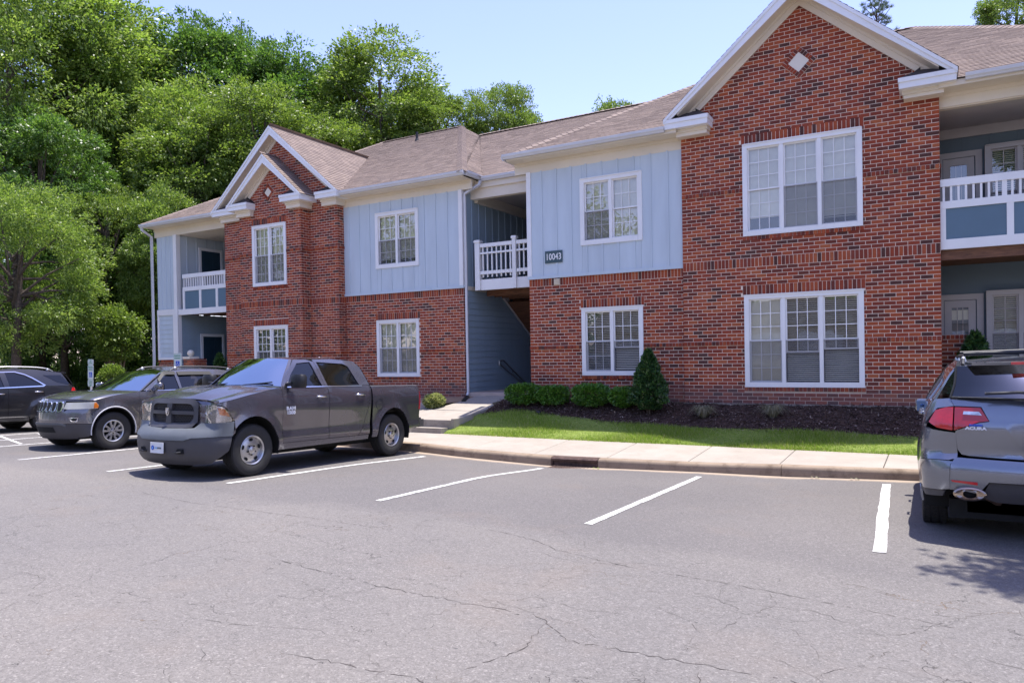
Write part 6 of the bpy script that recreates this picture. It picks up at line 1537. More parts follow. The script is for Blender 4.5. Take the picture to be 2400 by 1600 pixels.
# ---------------------------------------------------------------- SUVs
def suv(label, paint, D, front=None, rearf=None, name='suv', cat='SUV', inside=True):
    T = empty(name, (0, 0, 0)); tag(T, label, cat, None); P = M[paint]
    L, W, FA, RA, R = D['L'], D['W'], D['FA'], D['RA'], D['R']; AR = D.get('AR', R+.09)
    K = Skin(L, W, D.get('bowF', .22), D.get('rF', .34), D.get('bowR', .10), D.get('rR', .26), pchip(*D['tf']), pchip(*D['ts']), pchip(*D['tr']), [(FA, R+.01), (RA, R+.01)], D.get('flare', .03), AR)
    fm = lambda q, z, off: K.at(q, z, off); S, SF, SR = K.S, K.SF, K.SR
    neg = lambda v, sg: Vector((v.x, v.y*sg, v.z))
    def pan(nm, poly, mat=P, h=.06, rim=.02, off=0, both=True):
        for sd in ((-1, 1) if both else (-1,)):
            mb = MB(); panel_mesh(poly, fm, h, rim, off, mb)
            if sd > 0: mb.v = [(x, -y, z) for x, y, z in mb.v]; mb.f = [f[::-1] for f in mb.f]
            add(mb, nm, mat, T)
    def cen(nm, poly, mat=P, h=.06, rim=.02, off=0):
        mb = MB(); panel_mesh(poly, fm, h, rim, off, mb, True); return add(mb, nm, mat, T)
    sx = lambda pts: [(S(x), z) for x, z in pts]
    g = .006; zr_ = D['rock']; ri, re_ = AR, AR
    fa = arch_pts(FA, R, AR, AR+.02, zr_+.04); ra = arch_pts(RA, R, AR, AR+.02, zr_+.04)
    d0, d1, d2 = D['doors']; HE = D['hood']          # hood edge points (x, z)
    belt = pchip([p[0] for p in D['belt']], [p[1] for p in D['belt']])
    top = [(x, belt(x)) for x in (HE[-1][0],)]
    fpoly = D['fender_front']+fa[1:]+[(FA+AR, zr_), (d0-g, zr_), (d0-g, belt(d0)), (HE[-1][0], HE[-1][1])]+HE[::-1][1:]
    pan('fender', sx(fpoly))
    bl = lambda a, b, n=5: [(a+(b-a)*i/n, belt(a+(b-a)*i/n)) for i in range(n+1)]
    zl = zr_+.10
    pan('front_door', sx([(d0, zl), (d1-g, zl)]+bl(d0, d1-g)[::-1])); 
    dr = [(d1, zl), (d2-.28, zl), (d2-.16, zl+.12), (d2-.05, zl+.36), (d2, belt(d2)-.02)]
    pan('rear_door', sx(dr+bl(d1, d2)[::-1]))
    pan('rocker_panel', sx([(FA+AR+.02, zr_), (RA-AR-.02, zr_), (RA-AR-.02, zl-.005), (FA+AR+.02, zl-.005)]), D.get('rockmat', P))
    xe = D['qend']
    pan('quarter_panel', sx([(d2-.275, zl), (RA-AR, zr_+.04)]+ra[1:]+D['qlow']+[(xe, belt(xe))]+bl(d2+g, xe)[::-1][1:]+[(d2+g-.045, zl+.36), (d2-.155, zl+.115)]))
    for poly, nm, mt in D['green']: pan(nm, sx(poly), P if mt is None else M[mt], .055, .02 if mt is None else 0, 0 if mt is None else -.014)
    for poly in D.get('chromes', []): pan('window_trim', sx(poly), M['chrome'], .1, .008, .006)
    # hood
    h0 = HE[0]; fz = D['hoodz']
    frontE = lambda u: neg(K.at(abs(2*u-1)*S(h0[0]), fz+(h0[1]-fz)*abs(2*u-1)**2.5, -.01), 1 if u > .5 else -1)
    side = curve([K.at(S(x), z, 0) for x, z in HE]); cx0, cz0 = D['cowl']; e = K.at(S(HE[-1][0]), HE[-1][1])
    rear = curve([neg(e, -1), (cx0+.05, -e.y*.6, cz0-.005), (cx0, 0, cz0), (cx0+.05, e.y*.6, cz0-.005), e])
    cr = D.get('crown', .05)
    add(coons(frontE, rear, lambda v: neg(side(v), -1), side, 36, 18, lambda u, v: cr*(1-abs(2*u-1)**4)*math.sin(math.pi*min(1, .12+v*.85))*min(1, v/.12)+.014*math.exp(-((abs(2*u-1)-.55)/.1)**2)*math.sin(math.pi*min(1, v*.95))), 'hood', P, T, 60)
    lp = MB()
    for i in range(36): a, b = frontE(i/36), frontE((i+1)/36); d = Vector((.015, 0, -.03)); lp.quad(a, b, b+d, a+d)
    add(lp, 'hood_lip', P, T)
    # glass and roof
    ap = lambda x, z: K.at(S(x), z, 0)
    A = D['apillar']; RR = D['roof']
    bot = curve([neg(ap(*A[0]), -1), (cx0+.12, -.5, cz0+.01), (cx0+.07, 0, cz0+.015), (cx0+.12, .5, cz0+.01), ap(*A[0])])
    pl = curve([ap(*q) for q in A]); hd = ap(*A[-1]); tp = curve([neg(hd, -1), (hd.x-.07, 0, hd.z+.035), hd])
    add(coons(bot, tp, lambda v: neg(pl(v), -1), pl, 24, 12, lambda u, v: .02*math.sin(math.pi*u)*math.sin(math.pi*v)), 'windshield', M['wind'], T, 180)
    cw = MB(); cw.add([tuple(rear(i/10)) for i in range(11)]+[tuple(bot(i/10)-Vector((0,0,.004))) for i in range(11)], [(i, i+1, 12+i, 11+i) for i in range(10)]); add(cw, 'cowl', M['plas'], T)
    rail = curve([ap(*q) for q in RR]); re2 = ap(*RR[-1]); rtop = curve([neg(re2, -1), (re2.x+D.get('rbow', .05), 0, re2.z+.03), re2])
    add(coons(tp, rtop, lambda v: neg(rail(v), -1), rail, 24, 20, lambda u, v: .012*math.sin(math.pi*u)**.6*math.sin(math.pi*v)), 'roof', P, T, 60)
    for sg in (-1, 1):
        pm = MB(); pc = [pl(i/8) for i in range(9)]
        for a, b in zip(pc[:-1], pc[1:]):
            ia = Vector((a.x-.01, (a.y-.05)*sg, a.z+.010)); ib = Vector((b.x-.01, (b.y-.05)*sg, b.z+.010)); AA, B = neg(a, sg), neg(b, sg)
            pm.quad(AA, B, ib, ia) if sg > 0 else pm.quad(AA, ia, ib, B)
        add(pm, 'windshield_pillar', P, T)
        wheel(T, FA, sg*(W-.125), R, .235, D.get('rim', .225), 'alloy', sg); wheel(T, RA, sg*(W-.125), R, .235, D.get('rim', .225), 'alloy', sg)
        for c in (FA, RA):
            l = MB(); l.lathe([(AR+.03, .0), (AR+.03, .34), (0, .34)], (c, sg*(W-.04), R+.01), (0, -sg, 0), 20, e1=(1, 0, 0), a0=(-.25 if sg > 0 else math.pi-.25), a1=(math.pi+.25 if sg > 0 else 2*math.pi+.25)); l.v = [(x, y, max(z, zr_-.06)) for x, y, z in l.v]; add(l, 'wheel_liner', M['under'], T)
        mx, mz_ = D['mirror']; a = ap(mx, mz_); a.y += D.get('mirout', 0); m_ = MB(); vs = []
        for zz, k in ((-.055, .8), (-.03, 1), (.07, 1), (.105, .7)):
            for q in range(12): t = 2*math.pi*q/12; vs.append((mx+.07*k*math.copysign(abs(math.cos(t))**.6, math.cos(t)), sg*(a.y+.17+.11*k*math.copysign(abs(math.sin(t))**.6, math.sin(t))), mz_+.05+zz))
        m_.add(vs, [(r_*12+q, r_*12+(q+1) % 12, (r_+1)*12+(q+1) % 12, (r_+1)*12+q) for r_ in range(3) for q in range(12)]+[tuple(range(12)), tuple(range(47, 35, -1))])
        m_.tube([(mx, sg*(a.y-.02), mz_-.03), (mx, sg*(a.y+.12), mz_+.01)], .022, 8); add(m_, 'side_mirror', P if D.get('mirpaint') else M['black'], T, 50)
        gl = MB(); gl.quad(*[(mx+.073, sg*(a.y+.17+u), mz_+.055+v) for u, v in ((-.09, -.06), (.09, -.06), (.09, .07), (-.09, .07))]); add(gl, 'mirror_glass', M['mirg'], T, 0)
        for hx, hz in D['handles']:
            o = K.at(S(hx), hz, 0); h = MB(); h.tube([(hx-.10, sg*o.y, hz), (hx-.08, sg*(o.y+.03), hz), (hx+.08, sg*(o.y+.03), hz), (hx+.10, sg*o.y, hz)], .014, 8); add(h, 'door_handle', M[D.get('handlemat', 'chrome')] if D.get('handlemat') != 'paint' else P, T, 50)
        if 'rack' in D:
            x0, x1, zt_ = D['rack']; pts = []; 
            for i in range(13):
                x = x0+(x1-x0)*i/12; q = rail(min(1, max(0, (x-RR[0][0])/(RR[-1][0]-RR[0][0])))); pts.append((x, sg*(q.y-.05), q.z+(.055 if 0 < i < 12 else .0)))
            rk = MB(); rk.tube(pts, .017, 6); add(rk, 'roof_rail', M[D.get('rackmat', 'plas')], T, 50)
            for xc_ in D.get('crossbars', ()):
                if sg > 0: cb = MB(); yy = rail((xc_-RR[0][0])/(RR[-1][0]-RR[0][0])); cb.tube([(xc_, -yy.y+.05, yy.z+.085), (xc_, 0, yy.z+.10), (xc_, yy.y-.05, yy.z+.085)], .02, 8); add(cb, 'roof_crossbar', M['black'], T, 50)
            ft = MB()
            for i in (1, 11): ft.ball((pts[i][0], pts[i][1], pts[i][2]-.03), .045, (1.1, .6, 1))
            add(ft, 'roof_rail_foot', M['alloy'], T, 180)
    # tail: rear window
    rw = D['rearwin']; rb = curve([neg(ap2(K, rw[-1]), -1), (rw[-1][0]+.05, 0, rw[-1][1]), ap2(K, rw[-1])]); rp = curve([re2]+[ap2(K, q) for q in rw])
    for q9 in [[neg(rp(i/10), sg)+Vector((.004, 0, .002)) for i in range(11)] for sg in (-1, 1)]+[[rb(i/12)+Vector((.004, 0, .004)) for i in range(13)], [pl(0), pl(.5), pl(1)], [neg(pl(0), -1), neg(pl(.5), -1), neg(pl(1), -1)]]: sl = MB(); sl.tube(q9, .010, 5); add(sl, 'glass_seal', M['rubber'], T)
    add(coons(rtop, rb, lambda v: neg(rp(v), -1), rp, 16, 10, lambda u, v: 0), 'rear_window', M['tint'], T, 60)
    ub = MB(); ub.box(.35, -W+.25, zr_-.06, L-.35, W-.25, zr_+.12); ub.box(FA+AR+.05, -W+.1, zr_-.02, RA-AR-.05, W-.1, zr_+.1); ub.box(.5, -W+.40, zr_, FA+.6, W-.40, D['hoodz']-.25); ub.box(RA-.6, -W+.40, zr_, L-.35, W-.40, .9); add(ub, 'underbody', M['under'], T, 0)
    cabin(T, D['cowl'][0]+.25, d2-.1, W-.2, .45, belt(d0))
    return T, K, pan, cen, sx, fm
def ap2(K, q): return K.at(K.S(q[0]) if len(q) == 2 else K.SR(q[2]), q[1], 0)
# gray SUV with the slotted grille
ZS = [.20,.28,.38,.55,.75,.95,1.05,1.12,1.18,1.24,1.40,1.60,1.72]
DJ = dict(L=4.82, W=.97, FA=.93, RA=3.85, R=.385, AR=.46, rock=.30, flare=.035,
    ts=(ZS, [.10,.05,.035,.03,.02,.0,.004,.02,.04,.07,.155,.27,.36]), tf=([.18,.26,.40,.60,.72,.80,.84,1.02,1.08,1.2], [.22,.12,.04,.0,.01,.02,.05,.09,.14,.3]), tr=([.2,.5,.8,1.2,1.7], [.05,0,0,.03,.3]),
    doors=(1.50, 2.50, 3.45), hood=[(.52, 1.035), (.75, 1.085), (1.0, 1.13), (1.3, 1.165), (1.52, 1.19)], hoodz=1.06, belt=[(1.45, 1.18), (2.3, 1.21), (3.4, 1.235), (4.5, 1.25)],
    fender_front=[(.50, 1.02), (.60, .93), (.60, .84), (.475, .79), (.475, .52)], cowl=(1.34, 1.20), crown=.045,
    apillar=[(1.56, 1.20), (1.85, 1.395), (2.20, 1.60), (2.38, 1.64)], roof=[(2.38, 1.64), (2.9, 1.69), (3.7, 1.685), (4.35, 1.62)], rearwin=[(4.50, 1.45), (4.62, 1.22)],
    qend=4.70, qlow=[(4.55, .40), (4.70, .45)], mirror=(1.86, 1.22), handles=[(2.30, 1.07), (3.25, 1.09)], handlemat='paint', rack=(2.45, 4.2, 1.76), mirpaint=True,
    green=[([(1.60, 1.205), (1.75, 1.205), (2.05, 1.42), (2.35, 1.58), (2.48, 1.60), (2.50, 1.22), (2.56, 1.22), (2.56, 1.615), (3.30, 1.60), (3.42, 1.50), (3.50, 1.24), (3.60, 1.24), (3.55, 1.55), (4.10, 1.53), (4.25, 1.42), (4.30, 1.255), (4.62, 1.255), (4.50, 1.45), (4.35, 1.62), (3.7, 1.68), (2.9, 1.685), (2.38, 1.635), (2.0, 1.46)], 'greenhouse_frame', None),
        ([(1.75, 1.20), (2.50, 1.21), (2.485, 1.61), (2.35, 1.59), (2.05, 1.43)], 'side_window', 'tint'), ([(2.55, 1.21), (3.51, 1.23), (3.43, 1.51), (3.30, 1.61), (2.555, 1.62)], 'side_window', 'tint'), ([(3.59, 1.235), (4.31, 1.25), (4.26, 1.43), (4.10, 1.54), (3.545, 1.56)], 'side_window', 'tint')],
    chromes=[[(1.66, 1.195), (3.56, 1.228), (3.56, 1.24), (1.66, 1.207)]])
T, K, pan, cen, sx, fm = suv('gray SUV with a slotted chrome grille and yellowed headlamps beside the pickup', 'p_jeep', DJ)
S_, SF_, SR_ = K.S, K.SF, K.SR
cen('nose_panel', [(0, .80), (SF_(.50), .80), (SF_(.52), 1.02), (S_(.50), 1.015), (0, 1.055)], M['p_jeep'], .05, .03, -.012)
pan('headlamp', [(SF_(.50), .86), (SF_(.56), .85), (S_(.585), .865), (S_(.60), .93), (S_(.54), 1.0), (SF_(.54), .985)], M['hazy'], .05, .03, .004)
pan('turn_signal', [(S_(.50), .872), (S_(.585), .872), (S_(.595), .925), (S_(.545), .985), (S_(.51), .98)], M['amber'], .04, .01, .009)
for i in range(7):
    c = -.405+i*.135
    for sg, nm, w_, mt, of in ((1, 'grille_ring', .052, 'chrome', .012), (1, 'grille_slot', .038, 'under', .020)):
        m = MB(); n = 16; pts = []
        for k in range(n):
            t = 2*math.pi*k/n; yy = c+w_*math.copysign(abs(math.cos(t))**.5, math.cos(t)); zz = .905+(w_*2.0 if nm == 'grille_ring' else w_*2.45)*math.copysign(abs(math.sin(t))**.6, math.sin(t))
            p = K.at(SF_(abs(yy)), zz, of-.01); p.y = yy; pts.append(p)
        m.prism(pts, (.03 if nm == 'grille_ring' else .012, 0, 0)); add(m, nm, M[mt], T, 30)
cen('bumper_upper', [(0, .56), (S_(.47), .56), (S_(.47), .79), (S_(.595), .84), (S_(.58), .862), (SF_(.56), .848), (SF_(.51), .80), (0, .79)], M['p_jeep'], .06, .03, .0)
cen('bumper_trim', [(0, .535), (SF_(.45), .535), (SF_(.55), .50), (SF_(.55), .545), (SF_(.45), .57), (0, .57)], M['plas2'], .06, .02, .012)
cen('bumper_lower', [(0, .24), (SF_(.6), .24), (S_(.42), .30), (S_(.47), .36), (S_(.47), .55), (0, .55)], M['plas'], .06, .03, .0)
cen('lower_intake', [(0, .38), (SF_(.34), .38), (SF_(.30), .49), (0, .49)], M['under'], .08, .0, .004)
for w_, mt, of, nm in ((0, 'chrome', .012, 'fog_lamp_ring'), (.025, 'under', .018, 'fog_lamp')):
    pan(nm, [(SF_(.60)+w_, .68-w_*.6), (SF_(.66)+w_, .60+w_*.7), (SF_(.78)-w_, .60+w_*.7), (SF_(.80)-w_, .685-w_*.6)], M[mt], .03, .02, of)
for sg in (-1,):   # bright arch lip on the near side
    for cx_ in (DJ['FA'],):
        m = MB(); m.tube([K.at(S_(cx_+.475*math.cos(a)), .395+.495*math.sin(a), .006) for a in [math.radians(-8+i*196/20) for i in range(21)]], .011, 6); m.v = [(x, -y, z) for x, y, z in m.v]; add(m, 'wheel_arch_trim', M['gutter'], T, 60)
for x0, x1 in ((1.80, 2.50), (2.56, 3.46)):
    m = MB(); n = 8
    for sg in (-1,):
        up = [(2.02 if x0 < 2 else x0, 1.47 if x0 < 2 else 1.63), (x0+.45, 1.64), (x1, 1.64)]; f_ = pchip([u[0] for u in up], [u[1] for u in up])
        for i in range(n):
            a, b = up[0][0]+(x1-up[0][0])*i/n, up[0][0]+(x1-up[0][0])*(i+1)/n
            q = [K.at(S_(a), f_(a)-.01, .012), K.at(S_(b), f_(b)-.01, .012), K.at(S_(b), f_(b)-.085, .035), K.at(S_(a), f_(a)-.085, .035)]; m.quad(*[(p.x, -p.y, p.z) for p in q])
    add(m, 'rain_guard', M['rubber'], T)
rot = Matrix.Rotation(math.radians(-90), 4, 'Z') @ RXp
o = text_mesh('hood_lettering', 'Jeep', .05, M['silver'], Matrix.Translation((K.at(0, 1.045, .01).x-.004, 0, 1.045)) @ rot, None, .002, 1.1, bold=.003); o.parent = T
place(T, -15.77, 8.13, lot(-15.5, 9.06)+.030*.93, math.radians(90), math.radians(1.7))
# black SUV, far left
DE = dict(L=4.80, W=.92, FA=.94, RA=3.80, R=.36, AR=.44, rock=.30, flare=.045, rR=.30,
    ts=(ZS, [.09,.04,.02,.012,.0,.005,.015,.03,.045,.07,.15,.27,.36]), tf=([.18,.26,.40,.60,.80,1.0,1.2], [.2,.1,.02,.0,.03,.1,.3]), tr=([.2,.4,.6,.9,1.05,1.2,1.5,1.7], [.10,.02,0,.02,.04,.10,.26,.36]),
    doors=(1.60, 2.86, 3.74), hood=[(.5, .96), (.75, 1.02), (1.0, 1.06), (1.3, 1.09), (1.62, 1.12)], hoodz=1.0, belt=[(1.45, 1.12), (2.3, 1.15), (3.4, 1.19), (4.95, 1.20)],
    fender_front=[(.48, .93), (.55, .80), (.45, .50)], cowl=(1.38, 1.13), apillar=[(1.65, 1.13), (1.95, 1.33), (2.30, 1.53), (2.50, 1.60)], roof=[(2.50, 1.60), (3.0, 1.655), (3.6, 1.645), (4.28, 1.56)], rearwin=[(4.42, 1.40, .66), (4.62, 1.19, .72)],
    qend=4.50, qlow=[(4.38, .36), (4.50, .40)], mirror=(1.9, 1.16), handles=[(2.66, 1.01), (3.60, 1.05)], rack=(2.6, 4.1, 1.7), rackmat='alloy',
    green=[([(1.68, 1.135), (1.85, 1.135), (2.15, 1.36), (2.45, 1.52), (2.72, 1.545), (2.77, 1.165), (2.90, 1.17), (2.86, 1.56), (3.10, 1.55), (3.30, 1.485), (3.46, 1.395), (3.63, 1.275), (3.72, 1.20), (4.50, 1.205), (4.40, 1.28), (4.28, 1.555), (3.6, 1.64), (3.0, 1.65), (2.50, 1.595), (2.1, 1.42)], 'greenhouse_frame', None),
        ([(1.85, 1.13), (2.78, 1.16), (2.73, 1.555), (2.45, 1.53), (2.15, 1.37)], 'side_window', 'tint'), ([(2.89, 1.165), (3.73, 1.195), (3.64, 1.285), (3.47, 1.405), (3.31, 1.495), (3.10, 1.56), (2.855, 1.57)], 'side_window', 'tint')],
    chromes=[[(1.76, 1.12), (3.73, 1.185), (3.80, 1.23), (3.72, 1.215), (1.76, 1.138)], [(2.45, 1.545), (3.10, 1.565), (3.32, 1.50), (3.48, 1.41), (3.65, 1.29), (3.76, 1.205), (3.79, 1.225), (3.67, 1.31), (3.50, 1.43), (3.33, 1.52), (3.11, 1.585), (2.45, 1.562)], [(1.5, .40), (3.3, .40), (3.3, .415), (1.5, .415)]])
T, K, pan, cen, sx, fm = suv('black SUV cut off by the left edge of the photo', 'p_black', DE)
pan('rear_side_glass', [(K.S(3.78), 1.49), (K.S(4.24), 1.49), (K.S(4.42), 1.26), (K.S(4.36), 1.24), (K.S(4.10), 1.30)], M['tint'], .06, 0, .006)
pan('rear_corner', [(K.S(4.505), .62), (K.SR(.74), .61), (K.SR(.74), 1.17), (K.S(4.505), 1.18)], M['p_black'], .06, .03, 0)
pan('tail_lamp', [(K.S(4.44), 1.05), (K.SR(.60), .99), (K.SR(.60), 1.13), (K.S(4.50), 1.15)], M['red'], .05, .03, .014)
# the third pane in the rear quarter
cen('liftgate', [(K.SR(.74), .62), (K.tot, .62), (K.tot, 1.17), (K.SR(.66), 1.17)], M['p_black'], .08, .03, 0)
cen('rear_bumper', [(K.S(4.38), .34), (K.tot, .30), (K.tot, .61), (K.SR(.75), .61), (K.S(4.505), .62), (K.S(4.505), .5)], M['p_black'], .08, .03, .004)
sp = MB(); sp.add([(4.25, -.58, 1.60), (4.25, .58, 1.60), (4.50, .52, 1.565), (4.50, -.52, 1.565), (4.25, -.58, 1.55), (4.25, .58, 1.55), (4.50, .52, 1.545), (4.50, -.52, 1.545)], [(0,1,2,3),(7,6,5,4),(3,2,6,7),(0,3,7,4),(1,5,6,2)]); add(sp, 'roof_spoiler', M['p_black'], T, 30)
place(T, -21.47, 6.95, lot(-20.6, 7.9)+.03*.96, math.radians(90), math.radians(1.7))
# silver gray SUV at the right, tail towards the camera
DA = dict(L=4.84, W=.995, FA=.96, RA=3.79, R=.375, AR=.455, rock=.27, flare=.03, rR=.30, bowR=.09,
    ts=([.20,.28,.38,.55,.75,.95,1.10,1.22,1.32,1.40,1.50,1.62,1.74], [.09,.05,.03,.02,.0,.0,.018,.045,.085,.135,.195,.262,.36]), tf=([.2,.4,.8,1.1], [.2,0,.05,.2]),
    tr=([.40,.50,.56,.70,.78,.82,.86,.98,1.12,1.20,1.30,1.38,1.50,1.68,1.76], [.10,.04,.02,.0,.015,.05,.085,.065,.05,.075,.10,.14,.20,.34,.42]),
    doors=(1.45, 2.45, 3.40), hood=[(.5, 1.0), (.75, 1.06), (1.0, 1.1), (1.3, 1.14), (1.5, 1.17)], hoodz=1.05, belt=[(1.45, 1.17), (2.3, 1.22), (3.4, 1.28), (4.6, 1.36)],
    fender_front=[(.48, .98), (.55, .80), (.45, .50)], cowl=(1.3, 1.18), apillar=[(1.52, 1.18), (1.85, 1.4), (2.20, 1.6), (2.42, 1.66)], roof=[(2.42, 1.66), (3.0, 1.73), (3.8, 1.735), (4.52, 1.69)], rearwin=[(4.66, 1.53, .73), (4.77, 1.39, .765)], rbow=.05,
    qend=4.55, qlow=[(4.22, .50), (4.42, .52), (4.50, .80), (4.55, 1.10)], mirror=(1.8, 1.06), mirout=-.19, crossbars=(3.0, 4.12), handles=[(2.30, 1.10), (3.25, 1.14)], handlemat='paint', rack=(2.6, 4.35, 1.7), rackmat='black', mirpaint=True,
    green=[([(1.60, 1.185), (1.75, 1.185), (2.05, 1.40), (2.35, 1.58), (2.46, 1.59), (2.50, 1.23), (2.56, 1.23), (2.56, 1.605), (3.30, 1.59), (3.42, 1.49), (3.48, 1.285), (3.58, 1.29), (3.55, 1.55), (4.10, 1.53), (4.30, 1.36), (4.56, 1.37), (4.52, 1.50), (4.45, 1.685), (3.8, 1.73), (3.0, 1.725), (2.42, 1.655), (2.0, 1.45)], 'greenhouse_frame', None),
        ([(1.75, 1.18), (2.50, 1.22), (2.47, 1.60), (2.35, 1.59), (2.05, 1.41)], 'side_window', 'tint'), ([(2.55, 1.22), (3.49, 1.28), (3.43, 1.50), (3.30, 1.60), (2.555, 1.615)], 'side_window', 'tint'), ([(3.57, 1.285), (4.31, 1.355), (4.11, 1.54), (3.545, 1.56)], 'side_window', 'tint')],
    chromes=[[(1.66, 1.17), (4.3, 1.345), (4.3, 1.36), (1.66, 1.185)]])
T, K, pan, cen, sx, fm = suv('silver gray SUV with red tail lamps and a big oval exhaust, at the right edge', 'p_acura', DA)
S_, SR_ = K.S, K.SR
P = M['p_acura']
# rear corner, lamps, gate, bumper
pan('rear_corner_panel', [(S_(4.555), 1.10), (SR_(.90), 1.08), (SR_(.705), 1.06), (SR_(.70), 1.08), (SR_(.69), .82), (SR_(.76), .80), (SR_(.86), .80), (S_(4.50), .78)], P, .05, .03, -.002)
pan('rear_shoulder', [(S_(4.555), 1.13), (SR_(.90), 1.29), (SR_(.72), 1.315), (SR_(.765), 1.385), (SR_(.80), 1.385), (S_(4.56), 1.37)], P, .05, .03, 0)
pan('tail_lamp', [(SR_(.935), 1.155), (SR_(.86), 1.105), (SR_(.725), 1.085), (SR_(.722), 1.305), (SR_(.80), 1.302), (SR_(.90), 1.27)], M['red'], .04, .03, .014)
pan('tail_lamp', [(SR_(.712), 1.085), (SR_(.60), 1.135), (SR_(.52), 1.17), (SR_(.435), 1.185), (SR_(.505), 1.305), (SR_(.71), 1.305)], M['red2'], .04, .03, .016)
pan('reverse_lamp', [(SR_(.645), 1.24), (SR_(.49), 1.235), (SR_(.515), 1.268), (SR_(.64), 1.27)], M['lensback'], .03, .01, .021)
cen('liftgate', [(SR_(.70), 1.08), (SR_(.69), .90), (SR_(.66), .855), (SR_(.60), .845), (K.tot, .835), (K.tot, 1.375), (SR_(.755), 1.375), (SR_(.715), 1.315), (SR_(.50), 1.312), (SR_(.43), 1.18), (SR_(.52), 1.162), (SR_(.60), 1.127)], P, .045, .03, 0)
cen('plate_recess', [(SR_(.33), 1.17), (SR_(.17), .92), (K.tot, .915), (K.tot, 1.17)], P, .05, .03, -.0+.012)
cen('bumper_center', [(SR_(.745), .52), (SR_(.66), .52), (SR_(.52), .50), (SR_(.43), .62), (K.tot, .63), (K.tot, .82), (SR_(.68), .828), (SR_(.71), .815), (SR_(.735), .76)], P, .05, .03, .022)
cen('rear_diffuser', [(SR_(.50), .46), (SR_(.38), .42), (K.tot, .42), (K.tot, .62), (SR_(.43), .61)], M['plas'], .06, .03, -.01)
pan('bumper_corner', [(S_(4.22), .50), (S_(4.50), .49), (SR_(.86), .505), (SR_(.75), .52), (SR_(.742), .76), (SR_(.72), .79), (SR_(.86), .795), (S_(4.50), .775), (S_(4.42), .53)], P, .05, .03, .004)
pan('bumper_underlip', [(S_(4.26), .43), (S_(4.5), .42), (SR_(.84), .44), (SR_(.80), .50), (S_(4.50), .485), (S_(4.26), .495)], M['plas'], .05, .03, -.01)
pan('bumper_reflector', [(SR_(.735), .615), (SR_(.72), .60), (SR_(.52), .585), (SR_(.52), .612)], M['red'], .04, .01, .028)
for sg in (-1, 1):
    m = MB(); c = Vector((4.80, sg*.585, .497)); n = 28
    def ov(r, k, dx): return [c+Vector((dx, r*math.cos(2*math.pi*i/n), r*k*math.sin(2*math.pi*i/n))) for i in range(n)]
    rings = [ov(.125, .42, -.10), ov(.135, .47, .0), ov(.118, .42, .012), ov(.075, .62, -.005), ov(.055, .70, .0), ov(.05, .70, -.02), ov(.05, .70, -.15)]
    vs = [p for r_ in rings for p in r_]; m.add(vs, [(a*n+i, a*n+(i+1) % n, (a+1)*n+(i+1) % n, (a+1)*n+i) for a in range(len(rings)-1) for i in range(n)]); add(m, 'exhaust_tip', M['exh'], T, 50)
    m = MB(); m.add(ov(.05, .70, -.06), [tuple(range(n))]); add(m, 'exhaust_bore', M['under'], T, 0)
m = MB(); m.tube([(4.66, -.46, .47), (4.60, -.36, .40), (4.3, -.3, .34)], .028, 8); add(m, 'exhaust_pipe', M['rust'], T, 60)
w = MB(); w.tube([(4.83, -.46, 1.445), (4.85, -.2, 1.46), (4.86, .02, 1.45)], .014, 6); w.ball((4.86, .0, 1.45), .035); add(w, 'rear_wiper', M['black'], T, 60)
sp = MB(); sp.add([(4.42, -.60, 1.735), (4.42, .60, 1.735), (4.57, .55, 1.725), (4.61, 0, 1.74), (4.57, -.55, 1.725), (4.42, -.60, 1.70), (4.42, .60, 1.70), (4.56, .55, 1.70), (4.60, 0, 1.71), (4.56, -.55, 1.70)], [(0,1,2,3,4),(9,8,7,6,5),(2,7,8,3),(3,8,9,4),(4,9,5,0),(1,6,7,2)]); add(sp, 'roof_spoiler', P, T, 30)
m = MB(); m.box(4.585, -.24, 1.708, 4.625, .24, 1.734); add(m, 'brake_light', M['red'], T, 20)
m = MB(); q = K.at(K.tot, 1.05, .02).x; m.box(q, -.155, .955, q+.01, .155, 1.11); add(m, 'plate', M['platewhite'], T, 0)
rotb = Matrix.Rotation(math.radians(90), 4, 'Z') @ RXp
qq = K.at(SR_(.53), 1.11, .004)
for body, z, sz, mt, sxx in (('ACURA', 1.112, .036, 'silver', 1.4), ('JACKSON', 1.142, .022, 'blueink', 1.1)):
    ql = K.at(SR_(.53), z, .012); o = text_mesh('rear_lettering', body, sz, M[mt], Matrix.Translation((ql.x+.004, -.53, z)) @ Matrix.Rotation(math.radians(-7), 4, 'Z') @ rotb, None, .002, sxx, bold=.002); o.parent = T
place(T, .875, 8.05+4.84, lot(.9, 9.1)-.005, math.radians(-90), 0)
M_ = None
#CARS
TRK = pickup(); place(TRK, -10.36, 7.02, lot(-10.2, 8.01)+.033*.99, math.radians(90), math.radians(1.75))
